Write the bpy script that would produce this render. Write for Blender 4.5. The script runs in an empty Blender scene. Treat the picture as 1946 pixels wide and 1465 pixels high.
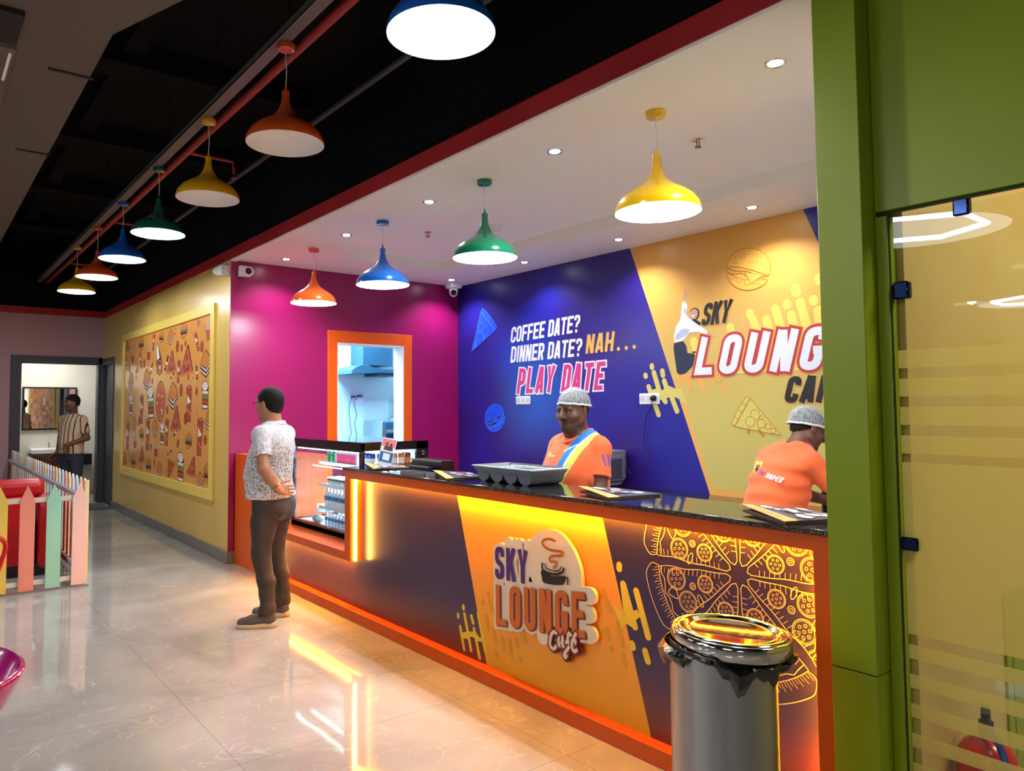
import bpy, bmesh, math, random
import numpy as np
from mathutils import Vector, Matrix
from mathutils.geometry import tessellate_polygon

C = bpy.context.scene
COL = C.collection
PI = math.pi
rnd = random.Random(7)

# ------------------------------------------------------------------ camera
cam_d = bpy.data.cameras.new('camera'); cam = bpy.data.objects.new('camera', cam_d); COL.objects.link(cam)
C.camera = cam
YAW, PITCH, ROLL = .63875555, .05387239, -.00429966
_f = Vector((math.sin(YAW)*math.cos(PITCH), math.cos(YAW)*math.cos(PITCH), math.sin(PITCH)))
_r = Vector((math.cos(YAW), -math.sin(YAW), 0)); _u = _r.cross(_f)
_r2 = math.cos(ROLL)*_r + math.sin(ROLL)*_u; _u2 = -math.sin(ROLL)*_r + math.cos(ROLL)*_u
cam.matrix_world = Matrix(((_r2.x, _u2.x, -_f.x, 0), (_r2.y, _u2.y, -_f.y, 0), (_r2.z, _u2.z, -_f.z, 1.55), (0, 0, 0, 1)))
cam_d.sensor_fit = 'HORIZONTAL'; cam_d.sensor_width = 36
cam_d.lens = 1392.7/1946*36
cam_d.shift_x = 109.94/1946; cam_d.shift_y = -32.66/1946
cam_d.clip_start = .05; cam_d.clip_end = 200

# ------------------------------------------------------------------ view, world, fill lights
C.view_settings.view_transform = 'Standard'; C.view_settings.look = 'None'
C.view_settings.exposure = 0.55; C.view_settings.gamma = 1; C.view_settings.use_curve_mapping = False
C.cycles.max_bounces = 8; C.cycles.diffuse_bounces = 4; C.cycles.glossy_bounces = 4
C.cycles.transmission_bounces = 6; C.cycles.transparent_max_bounces = 12
C.cycles.sample_clamp_indirect = 4; C.cycles.caustics_reflective = False; C.cycles.caustics_refractive = False
C.cycles.use_denoising = True; C.cycles.use_adaptive_sampling = True; C.cycles.adaptive_threshold = .02
w = bpy.data.worlds.new('world'); C.world = w; w.use_nodes = True
w.node_tree.nodes['Background'].inputs[0].default_value = (.75, .82, 1, 1)
w.node_tree.nodes['Background'].inputs[1].default_value = .05

def lamp(kind, loc, power, color=(1, 1, 1), rot=(0, 0, 0), parent=None, name='lamp_light', **kw):
    d = bpy.data.lights.new(name, kind); d.energy = power; d.color = color
    for k, v in kw.items(): setattr(d, k, v)
    o = bpy.data.objects.new(name, d); COL.objects.link(o); o.location = loc; o.rotation_euler = rot
    if parent is not None: o.parent = parent
    return o
# hexagonal light frames of the play hall to the left (seen mirrored in the glass) light the floor and walls
HEX = [(-3.0, 3.2), (-3.0, 7.2), (-6.6, 1.6), (-6.6, 6.0), (-10.4, 4.2), (-10.4, 7.8), (-3.0, -1.2), (-3.4, -5.2)]
for hx, hy in HEX:
    lamp('AREA', (hx, hy, 3.36), 31, (.93, .97, 1), (0, 0, 0), shape='DISK', size=1.6)

# ------------------------------------------------------------------ helpers
def lin(v): v /= 255; return v/12.92 if v <= .04045 else ((v+.055)/1.055)**2.4
def rgb(r, g, b): return (lin(r), lin(g), lin(b), 1)
_MC = {}
def mat(name, col, rough=.5, metal=0, spec=.5, emit=None, es=0, trans=0, ior=1.45, alpha=1, coat=0,
        bump=0, bscale=40, var=0, vscale=3, col2=None, stretch=None, rvar=0, sheen=0):
    if name in _MC: return _MC[name]
    m = bpy.data.materials.new(name); m.use_nodes = True; nt = m.node_tree; N = nt.nodes; L = nt.links
    b = N['Principled BSDF']; b.inputs['Base Color'].default_value = col
    b.inputs['Roughness'].default_value = rough; b.inputs['Metallic'].default_value = metal
    b.inputs['Specular IOR Level'].default_value = spec; b.inputs['IOR'].default_value = ior
    b.inputs['Transmission Weight'].default_value = trans; b.inputs['Alpha'].default_value = alpha
    b.inputs['Coat Weight'].default_value = coat; b.inputs['Coat Roughness'].default_value = .04
    b.inputs['Sheen Weight'].default_value = sheen
    if emit is not None:
        b.inputs['Emission Color'].default_value = emit; b.inputs['Emission Strength'].default_value = es
    if bump or var or rvar:
        tc = N.new('ShaderNodeTexCoord'); mp = N.new('ShaderNodeMapping'); L.new(tc.outputs['Object'], mp.inputs[0])
        if stretch: mp.inputs['Scale'].default_value = stretch
    if var:
        n = N.new('ShaderNodeTexNoise'); n.inputs['Scale'].default_value = vscale; n.inputs['Detail'].default_value = 4
        L.new(mp.outputs[0], n.inputs[0]); mx = N.new('ShaderNodeMix'); mx.data_type = 'RGBA'
        mx.inputs[6].default_value = col
        mx.inputs[7].default_value = col2 if col2 else tuple(max(0, c*(1-var)) for c in col[:3])+(1,)
        r = N.new('ShaderNodeMapRange'); r.inputs[1].default_value = .35; r.inputs[2].default_value = .65
        L.new(n.outputs[0], r.inputs[0]); L.new(r.outputs[0], mx.inputs[0]); L.new(mx.outputs[2], b.inputs['Base Color'])
    if rvar:
        n = N.new('ShaderNodeTexNoise'); n.inputs['Scale'].default_value = vscale*1.7
        L.new(mp.outputs[0], n.inputs[0]); r = N.new('ShaderNodeMapRange')
        r.inputs[3].default_value = rough-rvar; r.inputs[4].default_value = rough+rvar
        L.new(n.outputs[0], r.inputs[0]); L.new(r.outputs[0], b.inputs['Roughness'])
    if bump:
        n = N.new('ShaderNodeTexNoise'); n.inputs['Scale'].default_value = bscale; n.inputs['Detail'].default_value = 3
        L.new(mp.outputs[0], n.inputs[0]); bp = N.new('ShaderNodeBump'); bp.inputs['Strength'].default_value = bump
        bp.inputs['Distance'].default_value = .02; L.new(n.outputs[0], bp.inputs['Height']); L.new(bp.outputs[0], b.inputs['Normal'])
    _MC[name] = m; return m

def tag(o, label=None, cat=None, group=None, kind=None):
    if label: o['label'] = label
    if cat: o['category'] = cat
    if group: o['group'] = group
    if kind: o['kind'] = kind
    return o
def thing(name, label, cat, loc=(0, 0, 0), rz=0, group=None):
    o = bpy.data.objects.new(name, None); COL.objects.link(o); o.location = loc; o.rotation_euler = (0, 0, rz)
    o.empty_display_size = .1
    return tag(o, label, cat, group)
def obj(name, bm, mats, parent=None, smooth=False, loc=None, rot=None, bevel=0, seg=2, auto=None):
    """link a bmesh as one object"""
    me = bpy.data.meshes.new(name)
    bmesh.ops.recalc_face_normals(bm, faces=bm.faces[:])
    bm.to_mesh(me); bm.free()
    for m in (mats if isinstance(mats, (list, tuple)) else [mats]): me.materials.append(m)
    if smooth:
        for p in me.polygons: p.use_smooth = True
    o = bpy.data.objects.new(name, me); COL.objects.link(o)
    if parent is not None: o.parent = parent
    if loc: o.location = loc
    if rot: o.rotation_euler = rot
    if bevel:
        b = o.modifiers.new('bevel', 'BEVEL'); b.width = bevel; b.segments = seg; b.limit_method = 'ANGLE'; b.angle_limit = .6
        for p in me.polygons: p.use_smooth = True
    if smooth or bevel:
        me.set_sharp_from_angle(angle=auto if auto else .7)
    return o
def B(): return bmesh.new()
def box(bm, a, b, mi=0, M=None):
    x0, y0, z0 = a; x1, y1, z1 = b
    vs = [bm.verts.new(M @ Vector(p) if M else p) for p in ((x0,y0,z0),(x1,y0,z0),(x1,y1,z0),(x0,y1,z0),(x0,y0,z1),(x1,y0,z1),(x1,y1,z1),(x0,y1,z1))]
    for q in ((0,3,2,1),(4,5,6,7),(0,1,5,4),(1,2,6,5),(2,3,7,6),(3,0,4,7)):
        f = bm.faces.new([vs[i] for i in q]); f.material_index = mi
    return bm
def lathe(bm, prof, n=32, c=(0, 0, 0), mi=0, cap0=False, cap1=False, M=None, a0=0, a1=2*PI):
    rings = []
    full = abs(a1-a0-2*PI) < 1e-6
    m = n if full else n+1
    for r, z in prof:
        ring = []
        for i in range(m):
            a = a0+(a1-a0)*i/n; p = Vector((c[0]+r*math.cos(a), c[1]+r*math.sin(a), c[2]+z))
            ring.append(bm.verts.new(M @ p if M else p))
        rings.append(ring)
    for j in range(len(rings)-1):
        for i in range(n):
            k = (i+1) % m
            if not full and i+1 >= m: continue
            f = bm.faces.new((rings[j][i], rings[j][k], rings[j+1][k], rings[j+1][i])); f.material_index = mi
    if cap0: bm.faces.new(rings[0]).material_index = mi
    if cap1: bm.faces.new(rings[-1]).material_index = mi
    return bm
def tube(bm, pts, r, n=8, mi=0, closed=False, rs=None, caps=True):
    P = [Vector(p) for p in pts]; rings = []; up = None
    for i, p in enumerate(P):
        if closed: t = (P[(i+1) % len(P)]-P[i-1]).normalized()
        else: t = (P[min(i+1, len(P)-1)]-P[max(i-1, 0)]).normalized()
        if up is None: up = t.orthogonal().normalized()
        up = (up-t*up.dot(t)); up = up.normalized() if up.length > 1e-6 else t.orthogonal().normalized()
        s = t.cross(up); rr = rs[i] if rs else r
        rings.append([bm.verts.new(p+(up*math.cos(2*PI*k/n)+s*math.sin(2*PI*k/n))*rr) for k in range(n)])
    m = len(P)
    for j in range(m if closed else m-1):
        for k in range(n):
            f = bm.faces.new((rings[j][k], rings[j][(k+1) % n], rings[(j+1) % m][(k+1) % n], rings[(j+1) % m][k])); f.material_index = mi
    if not closed and caps:
        bm.faces.new(rings[0]).material_index = mi; bm.faces.new(rings[-1]).material_index = mi
    return bm
def prism(bm, poly, d0, d1, ax=0, mi=0):
    """extrude a 2-D outline along an axis; poly in the two other axes"""
    def P(u, v, d): return {0: (d, u, v), 1: (u, d, v), 2: (u, v, d)}[ax]
    a = [bm.verts.new(P(u, v, d0)) for u, v in poly]; b = [bm.verts.new(P(u, v, d1)) for u, v in poly]; n = len(a)
    for i in range(n): bm.faces.new((a[i], a[(i+1) % n], b[(i+1) % n], b[i])).material_index = mi
    bm.faces.new(a[::-1]).material_index = mi; bm.faces.new(b).material_index = mi
    return bm
def smooth_path(pts, n=6, closed=False):
    """Catmull-Rom"""
    P = [Vector(p) for p in pts]; out = []; m = len(P)
    for i in range(m if closed else m-1):
        p0 = P[(i-1) % m] if closed or i else P[0]; p1 = P[i]; p2 = P[(i+1) % m]; p3 = P[(i+2) % m] if closed or i+2 < m else P[-1]
        for k in range(n):
            t = k/n
            out.append(.5*((2*p1)+(p2-p0)*t+(2*p0-5*p1+4*p2-p3)*t*t+(3*p1-p0-3*p2+p3)*t**3))
    if not closed: out.append(P[-1])
    return out
def copy_tree(o, parent=None):
    c = o.copy(); COL.objects.link(c)
    if parent is not None: c.parent = parent
    for ch in list(o.children): copy_tree(ch, c)
    return c

# flat printed graphics: 2-D shapes in (y, z) on a plane x = const, each layer a fraction of a millimetre prouder
class Decal:
    def __init__(s, x, step=.00006): s.bm = bmesh.new(); s.x = x; s.step = step; s.n = 0; s.mats = []
    def mi(s, m):
        if m not in s.mats: s.mats.append(m)
        return s.mats.index(m)
    def up(s): s.n += 1; return s
    def poly(s, pts, m, clip=None):
        if clip:
            pts = clip_poly(pts, clip)
        if len(pts) < 3: return
        s.n += 1; mi = s.mi(m); v = [s.bm.verts.new((s.x-s.n*s.step, p[0], p[1])) for p in pts]
        for t in tessellate_polygon([[Vector((p[0], p[1], 0)) for p in pts]]):
            try: s.bm.faces.new([v[i] for i in t]).material_index = mi
            except ValueError: pass
    def line(s, pts, wd, m, closed=False, cap='butt', ext=0, clip=None):
        pts = [Vector((p[0], p[1])) for p in pts]
        q = [pts[0]]
        for p in pts[1:]:
            if (p-q[-1]).length > 1e-5: q.append(p)
        pts = q; n = len(pts)
        if n > 2 and closed and (pts[0]-pts[-1]).length < 1e-5: pts.pop(); n -= 1
        if n < 2: return
        n0 = s.n; s.n += 1; mi = s.mi(m); h = wd/2; x = s.x-s.n*s.step; Lf = []; Rt = []
        for i in range(n):
            a = pts[i-1] if i or closed else None; b = pts[(i+1) % n] if i < n-1 or closed else None
            d1 = (pts[i]-a).normalized() if a is not None else None; d2 = (b-pts[i]).normalized() if b is not None else None
            if d1 is None: d1 = d2
            if d2 is None: d2 = d1
            n1 = Vector((-d1.y, d1.x)); n2 = Vector((-d2.y, d2.x)); m_ = n1+n2
            if m_.length < .2: m_ = n1
            m_.normalize(); k = min(2.2, 1/max(.3, m_.dot(n1)))
            p = pts[i].copy()
            if not closed and i == 0: p = p-d1*ext
            if not closed and i == n-1: p = p+d1*ext
            Lf.append(p+m_*h*k); Rt.append(p-m_*h*k)
        if clip:
            for i in range(n if closed else n-1):
                j = (i+1) % n
                s.poly([Lf[i], Lf[j], Rt[j], Rt[i]], m, clip); s.n = n0
            return
        sl = 3e-5 if n > 6 and wd > .012 else 0   # wound strokes rise a hair so that they never lie in their own plane
        A = [s.bm.verts.new((x-sl*i, p.x, p.y)) for i, p in enumerate(Lf)]; Bv = [s.bm.verts.new((x-sl*i, p.x, p.y)) for i, p in enumerate(Rt)]
        for i in range(n if closed else n-1):
            j = (i+1) % n
            s.bm.faces.new((A[i], A[j], Bv[j], Bv[i])).material_index = mi
        if cap == 'round' and not closed:
            for e, p, d in ((0, pts[0], pts[0]-pts[1]), (1, pts[-1], pts[-1]-pts[-2])):
                p = p+d.normalized()*ext; a0 = math.atan2(d.y, d.x); arc = [s.bm.verts.new((x, p.x+h*math.cos(a0+t), p.y+h*math.sin(a0+t))) for t in [PI/2-PI*k/10 for k in range(11)]]
                s.bm.faces.new(arc).material_index = mi
    def disc(s, c, r, m, r2=None, rot=0, n=20): s.poly(ell(c, r, r2, rot, n), m)
    def ring(s, c, r, wd, m, r2=None, rot=0, n=20, clip=None): s.line(ell(c, r, r2, rot, n), wd, m, closed=True, clip=clip)
    def solid(s, d):
        for f in list(s.bm.faces):
            vs = [v.co.copy() for v in f.verts]; A = [s.bm.verts.new(v) for v in vs]; Z = [s.bm.verts.new((v.x+d, v.y, v.z)) for v in vs]; mi = f.material_index; n = len(vs)
            s.bm.faces.new(Z).material_index = mi
            for i in range(n): s.bm.faces.new((A[i], A[(i+1) % n], Z[(i+1) % n], Z[i])).material_index = mi
        return s
    def done(s, name, parent=None): return obj(name, s.bm, s.mats, parent)
def ell(c, r, r2=None, rot=0, n=20):
    r2 = r2 or r; o = []
    for i in range(n):
        a = 2*PI*i/n; x, y = r*math.cos(a), r2*math.sin(a)
        o.append((c[0]+x*math.cos(rot)-y*math.sin(rot), c[1]+x*math.sin(rot)+y*math.cos(rot)))
    return o
def clip_poly(pts, box_):
    """clip against (y0, y1, z0, z1)"""
    y0, y1, z0, z1 = box_
    for ax, v, sg in ((0, y0, 1), (0, y1, -1), (1, z0, 1), (1, z1, -1)):
        out = []
        for i in range(len(pts)):
            a, b = pts[i-1], pts[i]; da, db = (a[ax]-v)*sg, (b[ax]-v)*sg
            if (da >= 0) != (db >= 0):
                t = da/(da-db); out.append((a[0]+(b[0]-a[0])*t, a[1]+(b[1]-a[1])*t))
            if db >= 0: out.append((b[0], b[1]))
        pts = out
        if not pts: return []
    return pts
def fillet(pts, r, closed=False, n=5):
    P = [Vector(p) for p in pts]; out = []; m = len(P)
    for i, p in enumerate(P):
        if not closed and i in (0, m-1): out.append(p); continue
        a = P[i-1]-p; b = P[(i+1) % m]-p; la, lb = a.length, b.length; a.normalize(); b.normalize()
        ang = math.acos(max(-1, min(1, a.dot(b))))
        rr = r[i] if isinstance(r, (list, tuple)) else r
        t = min(rr/max(1e-6, math.tan(ang/2)), la*.5, lb*.5)
        s0 = p+a*t; s1 = p+b*t
        for k in range(n+1):
            u = k/n; out.append(s0*(1-u)**2+p*2*u*(1-u)+s1*u*u)
    return out
# condensed bold lettering drawn as centre lines in a box of height 1
def glyph(ch, w, t):
    i = t/2; l, r, b, T = i, w-i, i, 1-i; R = (r-l)*.62; m = w/2
    S = lambda *p: list(p)
    d = {
     'I': [S((m, 0), (m, 1))], 'L': [S((l, 1), (l, b), (w, b))], 'T': [S((0, T), (w, T)), S((m, 1-t*.5), (m, 0))],
     'E': [S((w, T), (l, T), (l, b), (w, b)), S((l, .51), (w*.9, .51))], 'F': [S((w, T), (l, T), (l, 0)), S((l, .5), (w*.9, .5))],
     'H': [S((l, 0), (l, 1)), S((r, 0), (r, 1)), S((l, .5), (r, .5))],
     'N': [S((l, 0), (l, 1)), S((r, 0), (r, 1)), S((l+i*.3, 1), (r-i*.3, 0))],
     'M': [S((l, 0), (l, 1)), S((r, 0), (r, 1)), S((l, 1), (m, .2), (r, 1))],
     'A': [S((i*.85, 0), (m-i*.35, 1)), S((w-i*.85, 0), (m+i*.35, 1)), S((w*.25, .24), (w*.75, .24))],
     'K': [S((l, 0), (l, 1)), S((w-i*.8, 1), (l+i*.6, .42)), S((w*.45, .62), (w-i*.7, 0))],
     'Y': [S((i*.8, 1), (m, .42), (w-i*.8, 1)), S((m, .5), (m, 0))],
     'O': [None, fillet([(l, b), (r, b), (r, T), (l, T)], R, True)],
     'U': [fillet([(l, 1), (l, b), (r, b), (r, 1)], R)],
     'C': [fillet([(r, .66), (r, T), (l, T), (l, b), (r, b), (r, .34)], R)],
     'G': [fillet([(r, .68), (r, T), (l, T), (l, b), (r, b), (r, .46), (w*.5, .46)], [0, R, R, R, R, 0, 0])],
     'S': [fillet([(r, .7), (r, T), (l, T), (l, .56), (r, .42), (r, b), (l, b), (l, .3)], R)],
     'J': [fillet([(r, 1), (r, b), (l, b), (l, .3)], R)],
     'P': [S((l, 0), (l, 1)), fillet([(l, T), (r, T), (r, .42), (l, .42)], R)],
     'R': [S((l, 0), (l, 1)), fillet([(l, T), (r, T), (r, .46), (l, .46)], R), S((m, .46), (w-i*.9, 0))],
     'D': [None, fillet([(l, b), (r, b), (r, T), (l, T)], [0, R, R, 0], True)],
     '?': [fillet([(l, .7), (l, T), (r, T), (r, .58), (m, .5), (m, .3)], R*.8), S((m, 0), (m, t*1.0))],
     '.': [S((m, 0), (m, t))], '2': [fillet([(l, .7), (l, T), (r, T), (r, .6), (l, b), (w, b)], [0, R, R, R*.5, 0, 0])],
     '5': [fillet([(w, T), (l, T), (l, .55), (r, .55), (r, b), (l, b), (l, .25)], [0, 0, 0, R, R, R, 0])],
     'Q': [None, fillet([(l, b), (r, b), (r, T), (l, T)], R, True)], '9': [fillet([(r, .5), (l, .5), (l, T), (r, T), (r, b), (l, b)], R)],
    }
    return d.get(ch)
def text(D, s, p0, p1, h, layers, w=.42, t=.17, gap=.07, shear=.12, cap='butt', wide={}, rnd_=0, slopes=None):
    """p0 -> p1 baseline in (y, z); h height; layers = [(extra, material), ...] drawn back to front"""
    adv = []
    for ch in s:
        adv.append(wide.get(ch, {'I': t*1.15, '.': t*1.25, ' ': .2, 'M': w*1.35}.get(ch, w)))
    tot = sum(adv)+gap*(len(s)-1)
    e = Vector((p1[0]-p0[0], p1[1]-p0[1])); sx = e.length/tot; ux = e.normalized()
    nb = D.n
    for li, (extra, m) in enumerate(layers):
        x = 0
        for gi, (ch, a) in enumerate(zip(s, adv)):
            D.n = nb+li*20+4*(gi % 2)
            g = glyph(ch, a, t) if ch != ' ' else None
            if g:
                closed = False
                for st in g:
                    if st is None: closed = True; continue
                    ps = [(p0[0]+ux.x*(sx*(x+p[0])+shear*h*p[1]), p0[1]+ux.y*sx*(x+p[0])+h*p[1]) for p in st]
                    # anisotropic thickness is approximated by the mean of both scales
                    D.line(ps, t*(sx+h)/2+2*extra, m, closed=closed, ext=extra, cap=cap)
            x += a+gap
    D.n = nb
def capsule(D, a, b, wd, m, n=8):
    D.line([a, b], wd, m, cap='round')

# ------------------------------------------------------------------ the setting
M_black = mat('ceiling_black', rgb(5, 5, 6), .9, spec=.2)
M_duct = mat('duct_grey', rgb(90, 85, 78), .75, bump=.1, bscale=60)
M_crim = mat('crimson_paint', rgb(168, 30, 34), .5)
M_white = mat('white_ceiling_paint', rgb(253, 250, 240), .6)
M_yel = mat('yellow_enamel', rgb(218, 184, 100), .28, spec=.6, bump=.06, bscale=5, stretch=(1, 1, .25), var=.06, vscale=1.2)
M_yelf = mat('yellow_frame', rgb(232, 205, 98), .35)
M_mag = mat('magenta_paint', rgb(140, 12, 84), .3, spec=.6, bump=.03, bscale=6)
M_pink = mat('pink_wall', rgb(186, 138, 134), .55, var=.12, vscale=.8, col2=rgb(178, 142, 156))
M_green = mat('lime_laminate', rgb(142, 156, 6), .36, var=.1, vscale=.7, col2=rgb(126, 146, 24))
M_greend = mat('green_shadow_gap', rgb(40, 48, 8), .6)
M_org = mat('orange_laminate', rgb(214, 84, 8), .35, spec=.5)
M_dark = mat('charcoal_frame', rgb(62, 60, 70), .5)
M_navy = mat('navy_door', rgb(30, 34, 50), .45)
M_skirt = mat('skirting_tile', rgb(120, 118, 116), .25, var=.1, vscale=3)

def floor_mat():
    m = bpy.data.materials.new('porcelain_floor'); m.use_nodes = True; nt = m.node_tree; N = nt.nodes; L = nt.links
    b = N['Principled BSDF']; tc = N.new('ShaderNodeTexCoord')
    n = N.new('ShaderNodeTexNoise'); n.inputs['Scale'].default_value = .9; n.inputs['Detail'].default_value = 7; n.inputs['Distortion'].default_value = 1.2
    L.new(tc.outputs['Object'], n.inputs[0])
    cr = N.new('ShaderNodeValToRGB'); L.new(n.outputs[0], cr.inputs[0]); e = cr.color_ramp.elements
    e[0].position = .3; e[0].color = rgb(142, 142, 139); e[1].position = .7; e[1].color = rgb(176, 175, 171)
    # thin pale veins
    n2 = N.new('ShaderNodeTexNoise'); n2.inputs['Scale'].default_value = 1.6; n2.inputs['Detail'].default_value = 5; n2.inputs['Distortion'].default_value = 2.2
    L.new(tc.outputs['Object'], n2.inputs[0])
    s = N.new('ShaderNodeMath'); s.operation = 'SUBTRACT'; s.inputs[1].default_value = .5; L.new(n2.outputs[0], s.inputs[0])
    a = N.new('ShaderNodeMath'); a.operation = 'ABSOLUTE'; L.new(s.outputs[0], a.inputs[0])
    r = N.new('ShaderNodeMapRange'); r.inputs[1].default_value = 0; r.inputs[2].default_value = .006; r.inputs[3].default_value = .45; r.inputs[4].default_value = 0
    L.new(a.outputs[0], r.inputs[0])
    mx = N.new('ShaderNodeMix'); mx.data_type = 'RGBA'; L.new(r.outputs[0], mx.inputs[0]); L.new(cr.outputs[0], mx.inputs[6]); mx.inputs[7].default_value = rgb(214, 208, 200)
    # tile joints
    br = N.new('ShaderNodeTexBrick'); br.offset = 0; br.inputs['Scale'].default_value = 1; br.inputs['Mortar Size'].default_value = .0016
    br.inputs['Brick Width'].default_value = 1.2; br.inputs['Row Height'].default_value = .8; br.inputs['Mortar Smooth'].default_value = 0
    br.inputs['Color1'].default_value = (1, 1, 1, 1); br.inputs['Color2'].default_value = (1, 1, 1, 1); br.inputs['Mortar'].default_value = (.55, .53, .5, 1)
    L.new(tc.outputs['Object'], br.inputs[0])
    mu = N.new('ShaderNodeMix'); mu.data_type = 'RGBA'; mu.blend_type = 'MULTIPLY'; mu.inputs[0].default_value = 1
    L.new(mx.outputs[2], mu.inputs[6]); L.new(br.outputs[0], mu.inputs[7]); L.new(mu.outputs[2], b.inputs['Base Color'])
    b.inputs['Roughness'].default_value = .055; b.inputs['Specular IOR Level'].default_value = .62
    w1 = N.new('ShaderNodeTexNoise'); w1.inputs['Scale'].default_value = 2.2; L.new(tc.outputs['Object'], w1.inputs[0])
    bp = N.new('ShaderNodeBump'); bp.inputs['Strength'].default_value = .018; bp.inputs['Distance'].default_value = .1
    L.new(w1.outputs[0], bp.inputs['Height']); L.new(bp.outputs[0], b.inputs['Normal'])
    return m
M_floor = floor_mat()
def struct(name, bm, m, parent=None, bevel=0, **k):
    o = obj(name, bm, m, parent, bevel=bevel, **k)
    if parent is None: o['kind'] = 'structure'
    return o
b = B(); box(b, (-16, -7, -.1), (9, 18, 0)); struct('floor', b, M_floor)
b = B(); box(b, (-16, -7, 4.2), (9, 18, 4.3))
for y in (1.2, 3.2, 5.5, 7.3, 9.2, 11.2, 13.0): box(b, (-16, y, 4.02), (2.72, y+.28, 4.2))
for x in (-3.6, -1.2, 1.15): box(b, (x, -7, 4.1), (x+.14, 13.6, 4.2))
struct('ceiling', b, M_black)
# pink wall at the far end, with the washroom opening
FY = 13.5
b = B(); box(b, (-16, FY, 0), (1.42, FY+.15, 4.2)); box(b, (1.42, FY, 2.30), (2.6, FY+.15, 4.2)); box(b, (2.6, FY, 0), (2.75, FY+.15, 4.2))
struct('wall_far', b, M_pink)
b = B(); box(b, (-16, FY-.01, 3.2), (2.62, FY, 4.2)); struct('wall_far_top', b, M_black)
b = B(); box(b, (1.27, FY-.03, 0), (1.42, FY+.17, 2.42)); box(b, (1.42, FY-.03, 2.30), (2.6, FY+.17, 2.42)); box(b, (2.54, FY-.03, 0), (2.6, FY+.17, 2.42))
struct('door_1', b, M_dark, bevel=.006)
# yellow wall
b = B(); box(b, (2.6, 7.33, 0), (2.656, 12.56, 3.1)); box(b, (2.6, 12.56, 2.39), (2.74, 13.5, 3.1)); box(b, (2.72, 12.56, 0), (2.78, 13.5, 2.4))
struct('wall_yellow', b, M_yel)
b = B(); box(b, (2.585, 12.56, 2.28), (2.72, 13.47, 2.39)); box(b, (2.585, 12.56, 0), (2.72, 12.66, 2.28)); box(b, (2.585, 13.4, 0), (2.72, 13.47, 2.28))
d2 = struct('door_2', b, M_dark, bevel=.004)
b = B(); box(b, (2.64, 12.66, .01), (2.68, 13.4, 2.28)); struct('door_leaf', b, M_navy, d2)
b = B(); box(b, (2.585, 7.33, 0), (2.6, 12.56, .12)); box(b, (2.585, 7.315, 0), (2.67, 7.33, .12)); struct('baseboard_right', b, M_skirt, bevel=.003)
b = B(); box(b, (-16, FY-.012, 0), (1.27, FY, .11)); struct('baseboard_far', b, M_skirt)
# soffit over the booth front
b = B(); box(b, (2.62, -7, 3.19), (2.74, 13.5, 4.2)); struct('wall_soffit', b, M_black)
b = B(); box(b, (2.592, 1.2, 3.078), (2.66, 13.5, 3.187)); struct('trim_1', b, M_crim)
b = B(); box(b, (-16, FY-.02, 3.095), (2.592, FY, 3.205)); struct('trim_2', b, M_crim)
b = B(); box(b, (2.6, 1.2, 3.062), (2.66, 7.33, 3.078)); struct('trim_3', b, M_white)
# booth ceiling with its shallow recess
X0, X1, Y0, Y1, ZC = 2.6, 5.56, 1.2, 7.5, 3.075
cx0, cx1, cy0, cy1 = 3.46, 4.74, 1.75, 6.6
b = B()
box(b, (2.66, Y0, ZC), (cx0, Y1, 3.3)); box(b, (cx1, Y0, ZC), (X1, Y1, 3.3)); box(b, (cx0, Y0, ZC), (cx1, cy0, 3.3)); box(b, (cx0, cy1, ZC), (cx1, Y1, 3.3))
box(b, (cx0, cy0, 3.18), (cx1, cy1, 3.3)); struct('ceiling_booth', b, M_white)
# magenta wall with the kitchen hatch
MY = 7.35
b = B(); box(b, (2.655, MY, 0), (3.82, MY+.19, 3.1)); box(b, (4.70, MY, 0), (5.56, MY+.19, 3.1)); box(b, (3.82, MY, 2.285), (4.70, MY+.19, 3.1)); box(b, (3.82, MY, 0), (4.70, MY+.19, 1.0))
box(b, (2.602, 7.325, .12), (2.66, 7.35, 3.06))
struct('wall_back', b, M_mag)
M_jamb = mat('white_jamb', rgb(226, 208, 206), .35)
b = B(); box(b, (3.705, MY-.022, .98), (3.82, MY, 2.42)); box(b, (4.70, MY-.022, .98), (4.815, MY, 2.42)); box(b, (3.82, MY-.022, 2.285), (4.70, MY, 2.42))
w1 = struct('window_1', b, M_org, bevel=.003)
b = B(); box(b, (3.82, MY-.02, 1.0), (3.832, MY+.19, 2.285)); box(b, (4.688, MY-.02, 1.0), (4.70, MY+.19, 2.285)); box(b, (3.83, MY-.02, 2.273), (4.69, MY+.19, 2.285)); box(b, (3.82, MY-.03, .98), (4.70, MY+.2, 1.0))
struct('window_jamb', b, M_jamb, w1)
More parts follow.
